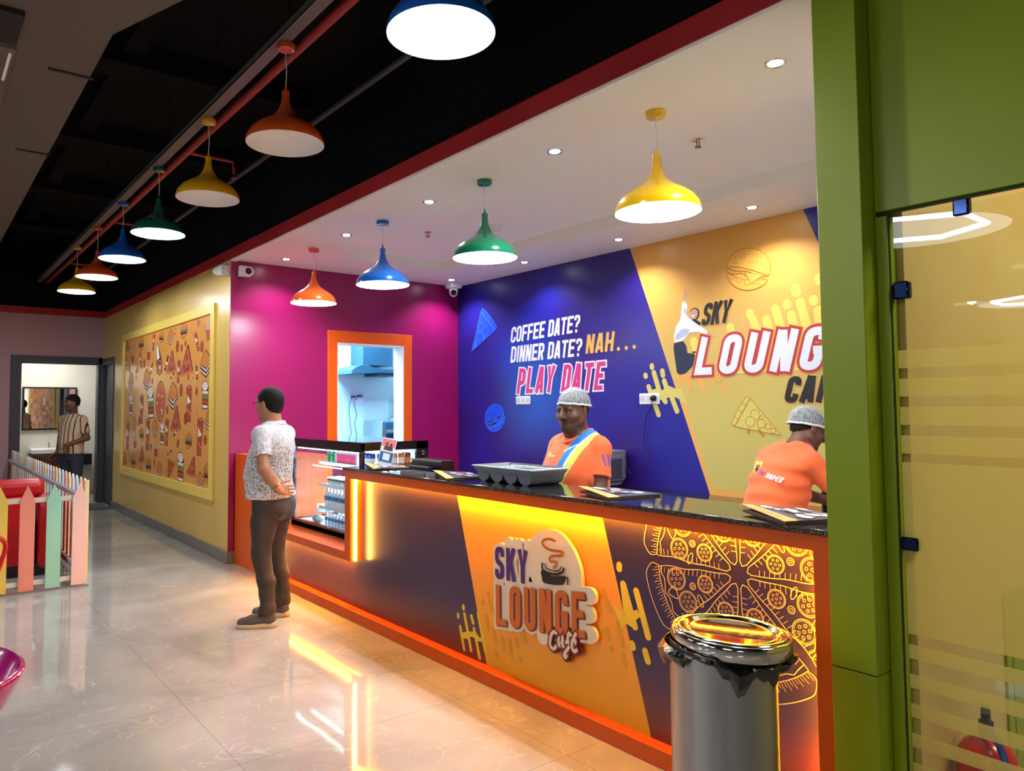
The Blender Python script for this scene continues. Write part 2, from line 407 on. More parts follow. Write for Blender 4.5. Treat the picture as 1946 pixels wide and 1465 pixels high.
# booth walls: blue one is the printed mural (graphics further down), green side wall
def mural_mat():
    m = bpy.data.materials.new('blue_mural_print'); m.use_nodes = True; nt = m.node_tree; N = nt.nodes; L = nt.links
    b = N['Principled BSDF']; tc = N.new('ShaderNodeTexCoord')
    n = N.new('ShaderNodeTexNoise'); n.inputs['Scale'].default_value = .9; n.inputs['Detail'].default_value = 1.5; L.new(tc.outputs['Object'], n.inputs[0])
    cr = N.new('ShaderNodeValToRGB'); L.new(n.outputs[0], cr.inputs[0]); e = cr.color_ramp.elements
    e[0].position = .36; e[0].color = rgb(40, 14, 98); e[1].position = .62; e[1].color = rgb(24, 26, 134)
    # paler blue patches of the printed artwork (round, behind the slogan)
    out = cr.outputs[0]
    for (y, z, r, colr) in ((5.9, 1.75, .85, rgb(8, 80, 180)), (6.3, 2.2, .6, rgb(16, 54, 170)), (3.9, 2.2, 1.1, rgb(30, 34, 146))):
        vm = N.new('ShaderNodeVectorMath'); vm.operation = 'DISTANCE'; vm.inputs[1].default_value = (5.515, y, z); L.new(tc.outputs['Object'], vm.inputs[0])
        mr = N.new('ShaderNodeMapRange'); mr.interpolation_type = 'SMOOTHSTEP'; mr.inputs[1].default_value = 0; mr.inputs[2].default_value = r; mr.inputs[3].default_value = .8; mr.inputs[4].default_value = 0
        L.new(vm.outputs['Value'], mr.inputs[0]); mx = N.new('ShaderNodeMix'); mx.data_type = 'RGBA'
        L.new(mr.outputs[0], mx.inputs[0]); L.new(out, mx.inputs[6]); mx.inputs[7].default_value = colr; out = mx.outputs[2]
    L.new(out, b.inputs['Base Color']); b.inputs['Roughness'].default_value = .36
    n3 = N.new('ShaderNodeTexNoise'); n3.inputs['Scale'].default_value = 7; L.new(tc.outputs['Object'], n3.inputs[0])
    bp = N.new('ShaderNodeBump'); bp.inputs['Strength'].default_value = .03; L.new(n3.outputs[0], bp.inputs['Height']); L.new(bp.outputs[0], b.inputs['Normal'])
    return m
M_blue = mural_mat()
b = B(); box(b, (5.52, 1.1, 0), (5.66, 7.35, 3.1)); wall_right = struct('wall_right', b, M_blue)
b = B(); box(b, (2.75, 1.15, 0), (5.6, 1.2, 3.3)); struct('wall_booth_side', b, M_white)
# green pillar and the green partition with its glass
b = B(); box(b, (2.585, 1.15, 0), (2.75, 1.30, .655)); box(b, (2.585, 1.15, .659), (2.75, 1.30, 4.2)); struct('column_green', b, M_green, bevel=.003)
b = B(); box(b, (2.68, 1.112, 0), (2.75, 1.149, 2.205)); box(b, (2.68, -5, 2.222), (2.75, 1.149, 4.2)); struct('partition_green', b, M_green, bevel=.002)
b = B(); box(b, (2.696, -5, 2.212), (2.70, 1.149, 2.223)); box(b, (2.690, 1.109, 0), (2.70, 1.1125, 2.21)); struct('partition_gap', b, M_greend)
M_glass = mat('clear_glass', rgb(240, 246, 236), .02, trans=1, ior=1.45)
def thin_glass(name, tint, refl=1.0, rough=.0):
    m = bpy.data.materials.new(name); m.use_nodes = True; nt = m.node_tree; N = nt.nodes; L = nt.links
    N.remove(N['Principled BSDF']); t = N.new('ShaderNodeBsdfTransparent'); t.inputs[0].default_value = tint
    g = N.new('ShaderNodeBsdfGlossy'); g.inputs['Roughness'].default_value = rough
    f = N.new('ShaderNodeFresnel'); f.inputs[0].default_value = 1.5; mu = N.new('ShaderNodeMath'); mu.operation = 'MULTIPLY'; mu.inputs[1].default_value = refl
    ge = N.new('ShaderNodeNewGeometry'); iv = N.new('ShaderNodeMath'); iv.operation = 'SUBTRACT'; iv.inputs[0].default_value = 1; L.new(ge.outputs['Backfacing'], iv.inputs[1]); m2 = N.new('ShaderNodeMath'); m2.operation = 'MULTIPLY'; L.new(mu.outputs[0], m2.inputs[0]); L.new(iv.outputs[0], m2.inputs[1])
    L.new(f.outputs[0], mu.inputs[0]); mx = N.new('ShaderNodeMixShader'); L.new(m2.outputs[0], mx.inputs[0]); L.new(t.outputs[0], mx.inputs[1]); L.new(g.outputs[0], mx.inputs[2])
    L.new(mx.outputs[0], N['Material Output'].inputs[0]); return m
def frost(name, col, op):
    m = bpy.data.materials.new(name); m.use_nodes = True; nt = m.node_tree; N = nt.nodes; L = nt.links
    N.remove(N['Principled BSDF']); t = N.new('ShaderNodeBsdfTransparent'); d = N.new('ShaderNodeBsdfTranslucent'); d.inputs[0].default_value = col
    e = N.new('ShaderNodeBsdfDiffuse'); e.inputs[0].default_value = col; a = N.new('ShaderNodeMixShader'); a.inputs[0].default_value = .8
    L.new(e.outputs[0], a.inputs[1]); L.new(d.outputs[0], a.inputs[2]); mx = N.new('ShaderNodeMixShader'); mx.inputs[0].default_value = op
    L.new(t.outputs[0], mx.inputs[1]); L.new(a.outputs[0], mx.inputs[2]); L.new(mx.outputs[0], N['Material Output'].inputs[0]); return m
M_pane = thin_glass('partition_glass', (.96, .985, .93, 1))
M_frost = frost('frosted_film', rgb(244, 228, 150), .5)
b = B(); box(b, (2.706, -5, .02), (2.716, 1.104, 2.2)); w2 = struct('window_2', b, M_pane)
b = B()
for k in range(6): box(b, (2.7035, -5, .23+k*.096), (2.7055, 1.1, .275+k*.096))
box(b, (2.7035, -5, .79), (2.7055, 1.1, 1.36))
for k in range(4): box(b, (2.7035, -5, 1.39+k*.096), (2.7055, 1.1, 1.45+k*.096))
o = struct('frosted_film', b, M_frost, w2)
M_clip = mat('dark_chrome_clip', rgb(30, 44, 84), .12, metal=.9)
for (y0, y1, z0, z1) in ((1.058, 1.108, 1.914, 1.974), (.874, .92, 2.162, 2.224), (1.058, 1.112, 1.066, 1.11), (.22, .27, 2.162, 2.224)):
    b = B(); box(b, (2.698, y0, z0), (2.73, y1, z1)); struct('glass_clip', b, M_clip, w2, bevel=.006)
# the neighbouring area behind the glass
M_gold = mat('golden_wall', rgb(214, 184, 118), .5, var=.1, vscale=1.2, col2=rgb(208, 166, 88))
M_lime2 = mat('lime_panel', rgb(150, 158, 40), .45)
b = B(); box(b, (2.75, 1.09, 0), (3.54, 1.149, 4.2)); box(b, (3.54, 1.09, .8), (7, 1.149, 4.2)); struct('wall_side_hall', b, M_gold)
b = B(); box(b, (3.54, 1.08, 0), (3.60, 1.149, .8)); box(b, (3.61, 1.08, 0), (7, 1.149, .8)); struct('door_3', b, M_lime2)
b = B(); box(b, (6.9, -7, 0), (7, 1.1, 4.2)); struct('wall_side_far', b, M_gold)
lamp('AREA', (4.0, -.6, 3.9), 70, (1, .93, .8), size=1.2)
# washroom beyond the pink wall
M_tile = mat('washroom_tile', rgb(208, 206, 196), .22, var=.1, vscale=1.5)
M_tileg = mat('washroom_marble', rgb(158, 160, 160), .2, var=.2, vscale=2.5)
b = B(); box(b, (.9, 15.2, 0), (3.2, 15.3, 2.9)); box(b, (.9, 13.65, 0), (1.0, 15.2, 2.9)); box(b, (.9, 13.65, 2.85), (3.3, 15.3, 2.9)); struct('wall_washroom', b, M_tile)
b = B(); box(b, (2.86, 13.65, 0), (2.96, 15.2, 2.9)); struct('wall_washroom_side', b, M_tileg)
lamp('AREA', (1.9, 14.4, 2.8), 26, (1, .99, .93), size=.6)
b = B(); box(b, (1.62, 15.16, 1.18), (2.5, 15.199, 1.96)); mir = tag(obj('wall_mirror', b, mat('mirror_black_frame', rgb(20, 20, 20), .4), bevel=.004), 'wide black-framed mirror above the washbasin', 'mirror')
b = B(); box(b, (1.65, 15.152, 1.21), (2.47, 15.162, 1.93)); obj('mirror_glass', b, mat('mirror_silver', (.9, .9, .9, 1), .01, metal=1), mir)
M_cer = mat('white_ceramic', rgb(236, 236, 232), .1)
b = B(); box(b, (1.74, 14.75, .76), (2.36, 15.199, .86)); sink = tag(obj('washbasin', b, M_cer, bevel=.02, seg=3), 'white rectangular washbasin below the mirror', 'sink')
b = B(); tube(b, [(2.05, 15.1, .86), (2.05, 15.1, .97), (2.05, 15.05, 1.0), (2.05, 14.98, .98)], .015); obj('tap', b, mat('chrome', (.8, .8, .82, 1), .08, metal=1), sink, smooth=True)
b = B(); box(b, (1.5, 14.72, .55), (2.7, 15.199, .745)); tag(obj('vanity_shelf', b, mat('black_granite_shelf', rgb(24, 24, 28), .2), bevel=.004), 'black stone shelf under the white washbasin', 'shelf')
b = B(); box(b, (2.75, 14.3, 1.95), (2.859, 14.42, 2.2)); o = tag(obj('soap_dispenser', b, mat('grey_plastic', rgb(120, 124, 128), .4), bevel=.02), 'grey wall dispenser on the marble side of the washroom', 'dispenser')
b = B(); box(b, (2.80, 13.8, 1.92), (2.858, 14.9, 1.95)); tag(obj('washroom_ledge', b, M_cer, bevel=.003), 'thin white ledge below the grey wall dispenser', 'ledge')
b = B(); box(b, (2.84, 14.1, 1.42), (2.859, 14.18, 1.56)); tag(obj('wall_switch', b, M_cer, bevel=.004), 'small white switch plate on the washroom marble', 'switch')
b = B(); box(b, (1.75, 12.47, .0), (2.58, 13.3, .012)); tag(obj('door_mat', b, mat('charcoal_mat', rgb(62, 64, 70), .9, bump=.3, bscale=200), bevel=.004), 'charcoal door mat outside the washroom opening', 'mat')
# kitchen behind the hatch
M_kit = mat('kitchen_tile', rgb(206, 226, 232), .25, var=.05, vscale=2)
b = B(); box(b, (2.8, 9.3, 0), (6.4, 9.4, 3)); box(b, (6.3, 7.54, 0), (6.4, 9.3, 3)); box(b, (2.8, 7.54, 0), (2.9, 9.3, 3)); box(b, (2.8, 7.54, 2.95), (6.4, 9.4, 3.05)); struct('wall_kitchen', b, M_kit)
lamp('AREA', (4.6, 8.3, 2.9), 135, (.4, .78, 1), size=1.2)
M_kc = mat('kitchen_worktop', rgb(190, 205, 212), .2)
b = B(); box(b, (3.2, 8.7, .9), (6.29, 9.299, .94)); box(b, (3.2, 8.72, 0), (6.29, 9.299, .9)); tag(obj('kitchen_counter', b, M_kc, bevel=.004), 'pale kitchen worktop along the far kitchen wall', 'counter')
M_hood = mat('hood_steel', rgb(70, 110, 140), .25, metal=.6)
hd = thing('cooker_hood', 'blue-lit steel cooker hood with curved canopy seen through the hatch', 'cooker hood', (5.3, 9.3, 2.05))
b = B(); box(b, (-.24, -.36, .1), (.24, -.001, .9)); obj('chimney', b, M_hood, hd, bevel=.004)
b = B(); prism(b, [(-.48, -.03), (-.46, .03), (-.40, .075), (-.32, .10), (-.22, .10), (-.12, .06), (.02, .045), (.30, .045), (.33, .02), (.3, -.005), (-.05, -.01), (-.3, -.02)], -.46, -.001, ax=1); obj('canopy', b, M_hood, hd, bevel=.004)
b = B(); box(b, (-.05, -.44, -.05), (.28, -.06, -.005)); obj('filter_panel', b, mat('hood_dark', rgb(30, 50, 70), .4), hd, bevel=.004)
ov = thing('toaster_oven', 'steel countertop oven on the kitchen worktop', 'oven', (5.56, 9.0, .94))
M_ss = mat('brushed_steel', rgb(176, 182, 186), .3, metal=.8)
b = B(); box(b, (-.31, -.25, .0), (.31, .25, .43)); obj('body', b, M_ss, ov, bevel=.01)
b = B(); box(b, (-.25, -.262, .04), (.29, -.251, .26)); obj('door', b, mat('oven_glass', rgb(24, 60, 96), .1), ov, bevel=.003)
b = B(); tube(b, [(-.24, -.29, .29), (.28, -.29, .29)], .012); obj('handle', b, M_ss, ov, smooth=True)
b = B(); box(b, (-.26, -.262, .33), (.29, -.251, .41)); obj('control_panel', b, mat('oven_panel', rgb(40, 90, 130), .3), ov, bevel=.003)
for i in range(5):
    b = B(); lathe(b, [(.016, 0), (.016, .02)], 12, cap1=True); obj('knob', b, M_ss, ov, loc=(.02+i*.055, -.262, .37), rot=(PI/2, 0, 0))
bl = thing('juice_dispenser', 'glass juice dispenser standing on the countertop oven', 'dispenser', (5.62, 9.0, 1.372))
b = B(); lathe(b, [(.0, 0), (.1, 0), (.1, .03), (.09, .035)], 24, cap0=False); obj('base', b, M_ss, bl, smooth=True)
b = B(); lathe(b, [(.085, .035), (.09, .06), (.09, .3), (.08, .31)], 24); obj('jar', b, thin_glass('jar_glass', (.85, .93, .95, 1)), bl, smooth=True)
b = B(); lathe(b, [(.0, .035), (.035, .035), (.035, .29), (0, .29)], 20); obj('cylinder_core', b, mat('rose_drink', rgb(150, 110, 120), .3), bl, smooth=True)
b = B(); lathe(b, [(.09, .31), (.092, .325), (.04, .35), (.0, .352)], 24); obj('lid', b, M_ss, bl, smooth=True)
M_plate = mat('switch_plate_white', rgb(228, 230, 232), .35)
so = thing('socket_outlet', 'white kitchen socket with plugs and two hanging cords', 'socket', (5.18, 9.299, 1.7))
b = B(); box(b, (-.075, -.014, -.07), (.075, 0, .07)); obj('plate', b, M_plate, so, bevel=.003)
b = B(); box(b, (-.03, -.06, .01), (.045, -.014, .04)); box(b, (-.13, -.05, .0), (-.06, -.014, .03)); obj('plug', b, mat('blue_plug', rgb(30, 80, 130), .4), so, bevel=.004)
b = B(); tube(b, smooth_path([(-.12, -.03, 0), (-.16, -.03, -.12), (-.15, -.03, -.3), (-.13, -.03, -.45), (-.12, -.03, -.6), (-.1, -.03, -.755)]), .004, 6); tube(b, smooth_path([(.0, -.03, .02), (-.08, -.03, -.06), (-.04, -.03, -.25), (-.07, -.03, -.35), (-.04, -.03, -.5), (-.03, -.03, -.6), (-.02, -.03, -.755)]), .004, 6); obj('cord', b, mat('dark_cord', rgb(40, 60, 80), .5), so, smooth=True)

# ------------------------------------------------------------------ hall ceiling services
b = B()
prism(b, [(.8, 13.4), (.8, 4.05), (1.0, 3.5), (1.3, 2.4), (1.36, -6), (-1.2, -6), (-1.2, 13.4)], 3.5, 3.95, ax=2)
du = tag(obj('air_duct', b, M_duct, bevel=.01), 'big grey air duct under the black ceiling along the left', 'air duct')
for y in (4.66, 6.27, 9.9):
    b = B(); box(b, (.58, y-.012, 3.492), (.815, y+.012, 3.502)); obj('duct_seam', b, mat('duct_seam_dark', rgb(30, 28, 26), .7), du)
b = B(); box(b, (.2, 4.05, 3.47), (.40, 4.42, 3.502)); obj('vent_slot', b, mat('vent_black', rgb(14, 14, 14), .7), du, bevel=.004)
b = B(); box(b, (.16, 4.5, 3.485), (.41, 5.6, 3.502)); lf = obj('light_slot', b, mat('slot_frame', rgb(90, 84, 80), .5), du, bevel=.004)
b = B(); tube(b, [(.385, 4.55, 3.485), (.385, 4.95, 3.485)], .008, 6); obj('tube_clip', b, M_white, lf, smooth=True)
M_tray = mat('tray_grey', rgb(96, 92, 90), .5); M_pipe = mat('red_pipe', rgb(150, 44, 36), .4)
b = B(); box(b, (1.58, -5, 3.60), (1.66, 13.4, 3.605)); box(b, (1.58, -5, 3.60), (1.584, 13.4, 3.64)); box(b, (1.656, -5, 3.60), (1.66, 13.4, 3.64))
tag(ctray := obj('cable_tray', b, M_tray), 'grey steel cable tray carrying the row of pendant lamps', 'cable tray')
for i in range(16):
    b = B(); box(b, (1.60, -4.4+i*1.15, 3.6), (1.605, -4.395+i*1.15, 4.2)); obj('hanger_rod', b, M_black, ctray)
b = B(); tube(b, [(1.735, -5, 3.61), (1.735, 13.4, 3.61)], .027, 12); sp = tag(obj('sprinkler_pipe', b, M_pipe, smooth=True), 'red sprinkler pipe running beside the cable tray', 'pipe')
for y in (5.9, 8.6, 11.4):
    b = B(); tube(b, [(1.735, y, 3.6), (2.1, y, 3.6), (2.11, y, 3.5)], .014, 8); br = obj('branch_pipe', b, M_pipe, sp, smooth=True)
    b = B(); lathe(b, [(.0, -.03), (.02, -.03), (.02, -.024), (.008, -.02), (.008, .02), (0, .02)], 12, c=(2.11, y, 3.49)); obj('sprinkler_head', b, mat('chrome', (.8, .8, .82, 1), .08, metal=1), br, smooth=True)
b = B(); box(b, (2.16, -5, 3.5), (2.19, 13.3, 3.52))
cnd = tag(obj('conduit', b, mat('conduit_grey', rgb(48, 48, 48), .6)), 'thin dark conduit hung below the black ceiling', 'conduit')
for i in range(8):
    b = B(); box(b, (2.17, -4+i*2.2, 3.51), (2.175, -3.995+i*2.2, 4.2)); obj('hanger_rod', b, M_black, cnd)
# ------------------------------------------------------------------ pendant lamps
M_in = mat('shade_inside_white', rgb(246, 246, 244), .5)
M_cordc = mat('clear_cord', rgb(200, 198, 200), .3)
M_bulb = mat('bulb_glow', (1, 1, 1, 1), .5, emit=(.95, .98, 1, 1), es=14)
M_bulboff = mat('bulb_unlit', rgb(235, 225, 205), .3)
SH = [(.018, .285), (.021, .26), (.028, .225), (.042, .19), (.066, .158), (.105, .129), (.15, .103), (.186, .074), (.209, .04), (.2175, .01), (.2175, 0)]
def pendant(name, x, y, zr, zc, colr, label, group, on_=True, power=38, rm=.22, lightcol=(.96, .98, 1)):
    m = mat('shade_'+name, colr, rm, spec=.6, coat=.5)
    t = thing('pendant_lamp', label, 'pendant lamp', (x, y, zr), 0, group)
    b = B(); lathe(b, SH, 48); lathe(b, [(.018, .285), (0, .287)], 48); sh = obj('lamp_shade', b, m, t, smooth=True)
    b = B(); lathe(b, [(r-.003, z-(.003 if z > .1 else 0)) for r, z in SH if r > .03]+[], 48); obj('shade_lining', b, M_in, t, smooth=True)
    b = B(); lathe(b, [(.0215, .27), (.0215, .30), (.008, .305), (.006, .33), (0, .33)], 16); obj('shade_cap', b, mat('chrome', (.8, .8, .82, 1), .08, metal=1) if colr[0]+colr[1] > 9 else m, t, smooth=True)
    h = zc-zr
    b = B(); tube(b, smooth_path([(0, 0, .33), (.004, 0, .33+(h-.35)*.4), (-.002, 0, .33+(h-.35)*.7), (0, 0, h-.02)]), .0032, 6); obj('cord', b, M_cordc, t, smooth=True)
    b = B(); lathe(b, [(0, h-.034), (.03, h-.034), (.047, h-.03), (.05, h-.022), (.05, h-.002), (0, h-.002)], 32); obj('ceiling_rose', b, m, t, smooth=True)
    b = B(); lathe(b, [(0, .075), (.028, .082), (.038, .105), (.034, .135), (.02, .16), (.016, .19), (0, .19)], 20); obj('bulb', b, M_bulb if on_ else M_bulboff, t, smooth=True)
    if on_: lamp('POINT', (0, 0, .045), power, lightcol, parent=t, shadow_soft_size=.06)
    return t
GR = 'coloured dome pendants inside the booth'
BZ = 2.548
pendant('orange', 3.06, 6.36, BZ, ZC, rgb(226, 92, 24), 'orange dome pendant nearest the magenta wall inside the booth', GR)
pendant('blue', 3.06, 5.09, BZ, ZC, rgb(8, 92, 186), 'bright blue dome pendant over the counter', GR)
pendant('green', 3.06, 3.77, BZ, ZC, rgb(8, 118, 84), 'green dome pendant over the counter', GR)
pendant('yellow', 3.06, 2.36, BZ, ZC, rgb(236, 186, 12), 'glossy yellow dome pendant over the counter beside the green pillar', GR)
GH = 'dome pendants hanging from the cable tray'
HZ, HC, HX = 3.03, 3.60, 1.65
for (nm, y, c_, lb, on_) in (('blue', 2.30, rgb(8, 92, 186), 'blue dome pendant with a glaring white inside, cut by the top of the photo', True),
    ('orange', 3.80, rgb(200, 76, 28), 'unlit rust-orange dome pendant below the red sprinkler pipe', False),
    ('yellow', 5.13, rgb(226, 168, 18), 'unlit yellow dome pendant below the red sprinkler pipe', False),
    ('green', 6.42, rgb(8, 90, 70), 'dark green lit pendant, third from the far end of the tray row', True),
    ('blue', 7.72, rgb(8, 70, 150), 'dark blue lit pendant hanging from the tray before the green one', True),
    ('orange', 8.95, rgb(170, 60, 28), 'rust-red lit pendant, second from the far end of the tray row', True),
    ('yellow', 10.2, rgb(210, 150, 24), 'small yellow lit pendant at the far end of the tray row', True)):
    pendant('hall_'+nm, HX, y, HZ, HC, c_, lb, GH, on_, power=24)
for (x, y) in ((-4.1, 2.5), (-6.9, 4.0)):
    pendant('hall_green', x, y, HZ, HC, rgb(8, 90, 70), 'lit dome pendant of the play hall, showing only as a reflection', 'dome pendants seen only mirrored', True, 12)
# hexagonal light frames of the hall
M_hex = mat('hexagon_tube', (1, 1, 1, 1), .5, emit=(.9, .95, 1, 1), es=22)
for hx, hy in HEX:
    b = B(); tube(b, [(hx+.62*math.cos(k*PI/3), hy+.62*math.sin(k*PI/3), 3.4) for k in range(6)], .028, 6, closed=True)
    o = tag(obj('hexagon_light', b, M_hex), 'hexagonal light frame of the play hall', 'ceiling light', 'hexagonal light frames')
# ------------------------------------------------------------------ recessed downlights
M_chr = mat('chrome', (.8, .8, .82, 1), .08, metal=1)
M_dl = mat('downlight_glow', (1, 1, 1, 1), .5, emit=(.95, .97, 1, 1), es=40)
names = {0: 'in the front row nearest the magenta wall', 1: 'second from the magenta wall in the front row', 2: 'in the middle of the front row', 3: 'between the green and yellow pendants', 4: 'nearest the green pillar in the front row'}
for r, x in enumerate((3.05, 5.15)):
    for k, y in enumerate((6.98, 5.69, 4.41, 3.09, 1.70)):
        if r == 1 and k == 4: continue
        lb = 'recessed ceiling downlight '+(names[k] if r == 0 else ('above the corner camera', 'second from the corner in the back row', 'above the blue wall beside the yellow print', 'above the yellow print of the booth wall')[k])
        t = thing('downlight', lb, 'downlight', (x, y, ZC), 0, 'recessed downlights of the booth')
        b = B(); lathe(b, [(.033, -.002), (.046, -.004), (.048, 0)], 32); obj('trim_ring', b, M_chr, t, smooth=True)
        b = B(); lathe(b, [(.033, -.001), (.030, -.004), (0, -.005)], 24); obj('lens', b, M_dl, t)
        lamp('SPOT', (0, 0, -.012), 56, (.96, .97, 1), parent=t, spot_size=2.3, spot_blend=.7, shadow_soft_size=.03)
# sprinklers, smoke detector, cameras
for (x, y, lb) in ((3.814, 5.54, 'chrome sprinkler head on the booth ceiling behind the green pendant'), (3.824, 2.64, 'chrome sprinkler head on the booth ceiling beside the yellow pendant')):
    t = thing('ceiling_sprinkler', lb, 'sprinkler', (x, y, 3.18), 0, 'sprinkler heads of the booth ceiling')
    b = B(); lathe(b, [(.0, -.002), (.035, -.004), (.035, 0)], 24); obj('escutcheon', b, M_chr, t, smooth=True)
    b = B(); tube(b, [(-.012, 0, -.005), (-.014, 0, -.04)], .004, 6); tube(b, [(.012, 0, -.005), (.014, 0, -.04)], .004, 6); lathe(b, [(0, -.05), (.02, -.048), (.02, -.044), (0, -.04)], 16); obj('nozzle', b, mat('bronze', rgb(110, 90, 74), .3, metal=.8), t, smooth=True)
b = B(); lathe(b, [(0, -.05), (.03, -.05), (.045, -.035), (.05, -.015), (.055, 0)], 28, c=(4.167, 4.978, 3.179)); tag(obj('smoke_detector', b, M_plate, smooth=True), 'white round smoke detector behind the green pendant', 'smoke detector')
M_wp = mat('white_plastic', rgb(222, 222, 224), .35); M_bp = mat('black_lens', rgb(12, 12, 14), .08, spec=.8)
t = thing('dome_camera', 'white dome camera hanging from the booth ceiling in the corner', 'security camera', (5.328, 7.18, ZC))
b = B(); box(b, (-.075, -.075, -.062), (.075, .075, -.001)); obj('mount_box', b, M_wp, t, bevel=.008)
b = B(); lathe(b, [(.056, -.062), (.056, -.10), (.045, -.14), (.02, -.163), (0, -.166)], 28); cb = obj('body', b, M_wp, t, smooth=True)
dv = Vector((-5.328, -7.18, -1.45)).normalized()
q = dv.to_track_quat('Z', 'Y')
b = B(); lathe(b, [(.034, .0), (.034, .012), (.028, .016), (.026, .010), (0, .012)], 24); o = obj('lens', b, M_bp, t, smooth=True, loc=(dv.x*.045, dv.y*.045, -.118)); o.rotation_euler = q.to_euler()
t = thing('bullet_camera', 'white camera box on the magenta wall beside the yellow corner', 'security camera', (2.74, 7.349, 2.965))
b = B(); box(b, (-.062, -.06, -.055), (.062, 0, .055)); obj('mount_box', b, M_wp, t, bevel=.006)
b = B(); lathe(b, [(0, .0), (.05, .0), (.05, .04), (.046, .05), (0, .05)], 24); o = obj('body', b, M_wp, t, smooth=True, loc=(.035, -.04, 0), rot=(PI/2, 0, 0))
b = B(); lathe(b, [(0, .05), (.034, .05), (.032, .056), (0, .057)], 24); o = obj('lens', b, M_bp, t, smooth=True, loc=(.022, -.04, 0), rot=(PI/2, 0, 0))
t = thing('wall_speaker', 'white angular camera housing at the top end of the yellow wall', 'camera housing', (2.599, 7.47, 2.965))
b = B(); prism(b, [(-.12, -.055), (.05, -.03), (.14, .0), (.16, .03), (.12, .055), (-.12, .055)], -.09, 0, ax=0); obj('body', b, M_wp, t, bevel=.008)
b = B(); tube(b, smooth_path([(-.04, 0, .05), (-.03, -.05, .085), (-.01, -.1, .08), (.02, -.12, .06)]), .004, 6); obj('cord', b, M_wp, t, smooth=True)

# ------------------------------------------------------------------ printed graphics
def pm(n, *c, r=.4): return mat('print_'+n, rgb(*c), r)
P_white = pm('white', 222, 226, 240); P_black = pm('black', 18, 16, 16); P_pink = pm('pink', 206, 52, 122); P_nah = pm('amber', 240, 172, 76)
P_red = pm('red_outline', 176, 44, 44); P_khaki = pm('khaki', 206, 192, 100); P_or1 = pm('peach', 222, 164, 84); P_lite = pm('pale_yellow', 230, 208, 96)
P_ol = pm('ochre_line', 176, 122, 36); P_of = pm('ochre_fill', 228, 168, 74); P_bl = pm('blue_line', 60, 130, 250); P_bf = pm('blue_fill', 14, 66, 216)
P_skin = pm('skin', 196, 148, 124); P_navy = pm('navy', 18, 28, 58); P_gry = pm('cloth_grey', 176, 184, 204)
def grad_mat(name, lo, hi, z0, z1, rough=.36):
    m = bpy.data.materials.new(name); m.use_nodes = True; nt = m.node_tree; N = nt.nodes; L = nt.links; b = N['Principled BSDF']
    tc = N.new('ShaderNodeTexCoord'); sx = N.new('ShaderNodeSeparateXYZ'); L.new(tc.outputs['Object'], sx.inputs[0])
    r = N.new('ShaderNodeMapRange'); r.inputs[1].default_value = z0; r.inputs[2].default_value = z1; L.new(sx.outputs[2], r.inputs[0])
    mx = N.new('ShaderNodeMix'); mx.data_type = 'RGBA'; L.new(r.outputs[0], mx.inputs[0]); mx.inputs[6].default_value = lo; mx.inputs[7].default_value = hi
    L.new(mx.outputs[2], b.inputs['Base Color']); b.inputs['Roughness'].default_value = rough; return m
M_mustard = grad_mat('print_mustard_gradient', rgb(192, 178, 96), rgb(218, 160, 72), 1.5, 2.7)
D = Decal(5.5195)
D.poly([(4.59, 3.075), (2.885, 3.075), (2.03, .86), (3.79, .86)], M_mustard)
D.poly([(4.12, 1.79), (4.07, 1.79), (3.745, .86), (3.79, .86)], P_or1)
D.poly([(3.79, .86), (2.03, .86), (2.0, .795), (3.77, .795)], P_or1)
def caps(D, L, wd, m):
    for i in range(0, len(L)-1, 2): capsule(D, L[i], L[i+1], wd, m)
# yellow drips running from the mustard field onto the blue
caps(D, [(4.357,1.932),(4.355,1.917),(4.432,1.847),(4.429,1.837),(4.24,1.878),(4.232,1.839),(4.335,1.867),(4.257,1.638),(4.398,1.738),(4.29,1.479),(4.219,1.786),(4.176,1.66),(4.28,1.686),(4.212,1.599),(4.174,1.708),(4.088,1.513)], .05, P_khaki)
D.poly([(4.375,1.703),(4.291,1.725),(4.244,1.7),(4.185,1.746),(4.106,1.716),(4.028,1.705),(3.976,1.564),(4.063,1.621),(4.147,1.65),(4.211,1.623),(4.269,1.652),(4.334,1.624)], P_khaki)
caps(D, [(3.355,2.315),(3.355,2.302),(3.038,2.357),(3.037,2.344),(2.828,2.364),(2.826,2.352),(2.966,2.468),(2.959,2.434),(3.327,2.256),(3.273,2.071),(3.213,2.249),(3.165,2.063),(3.135,2.326),(3.06,2.055),(3.006,2.266),(2.958,2.047),(2.931,2.356),(2.844,1.999),(2.795,2.276),(2.769,2.073),(3.539,2.215),(3.465,1.91),(2.779,2.523),(2.778,2.507),(3.897,2.127),(3.867,2.032)], .072, P_lite)
D.poly([(3.288,2.179),(3.196,2.201),(3.109,2.151),(3.021,2.193),(2.937,2.16),(2.854,2.177),(2.773,2.185),(2.784,1.835),(3.487,1.824),(3.46,2.085)], P_lite)
caps(D, [(4.023,1.892),(3.94,1.726),(3.902,1.933),(3.812,1.709),(3.761,1.88),(3.728,1.766),(3.618,1.709),(3.615,1.7),(3.685,1.823),(3.656,1.786),(4.058,1.837),(4.042,1.789)], .06, P_or1)
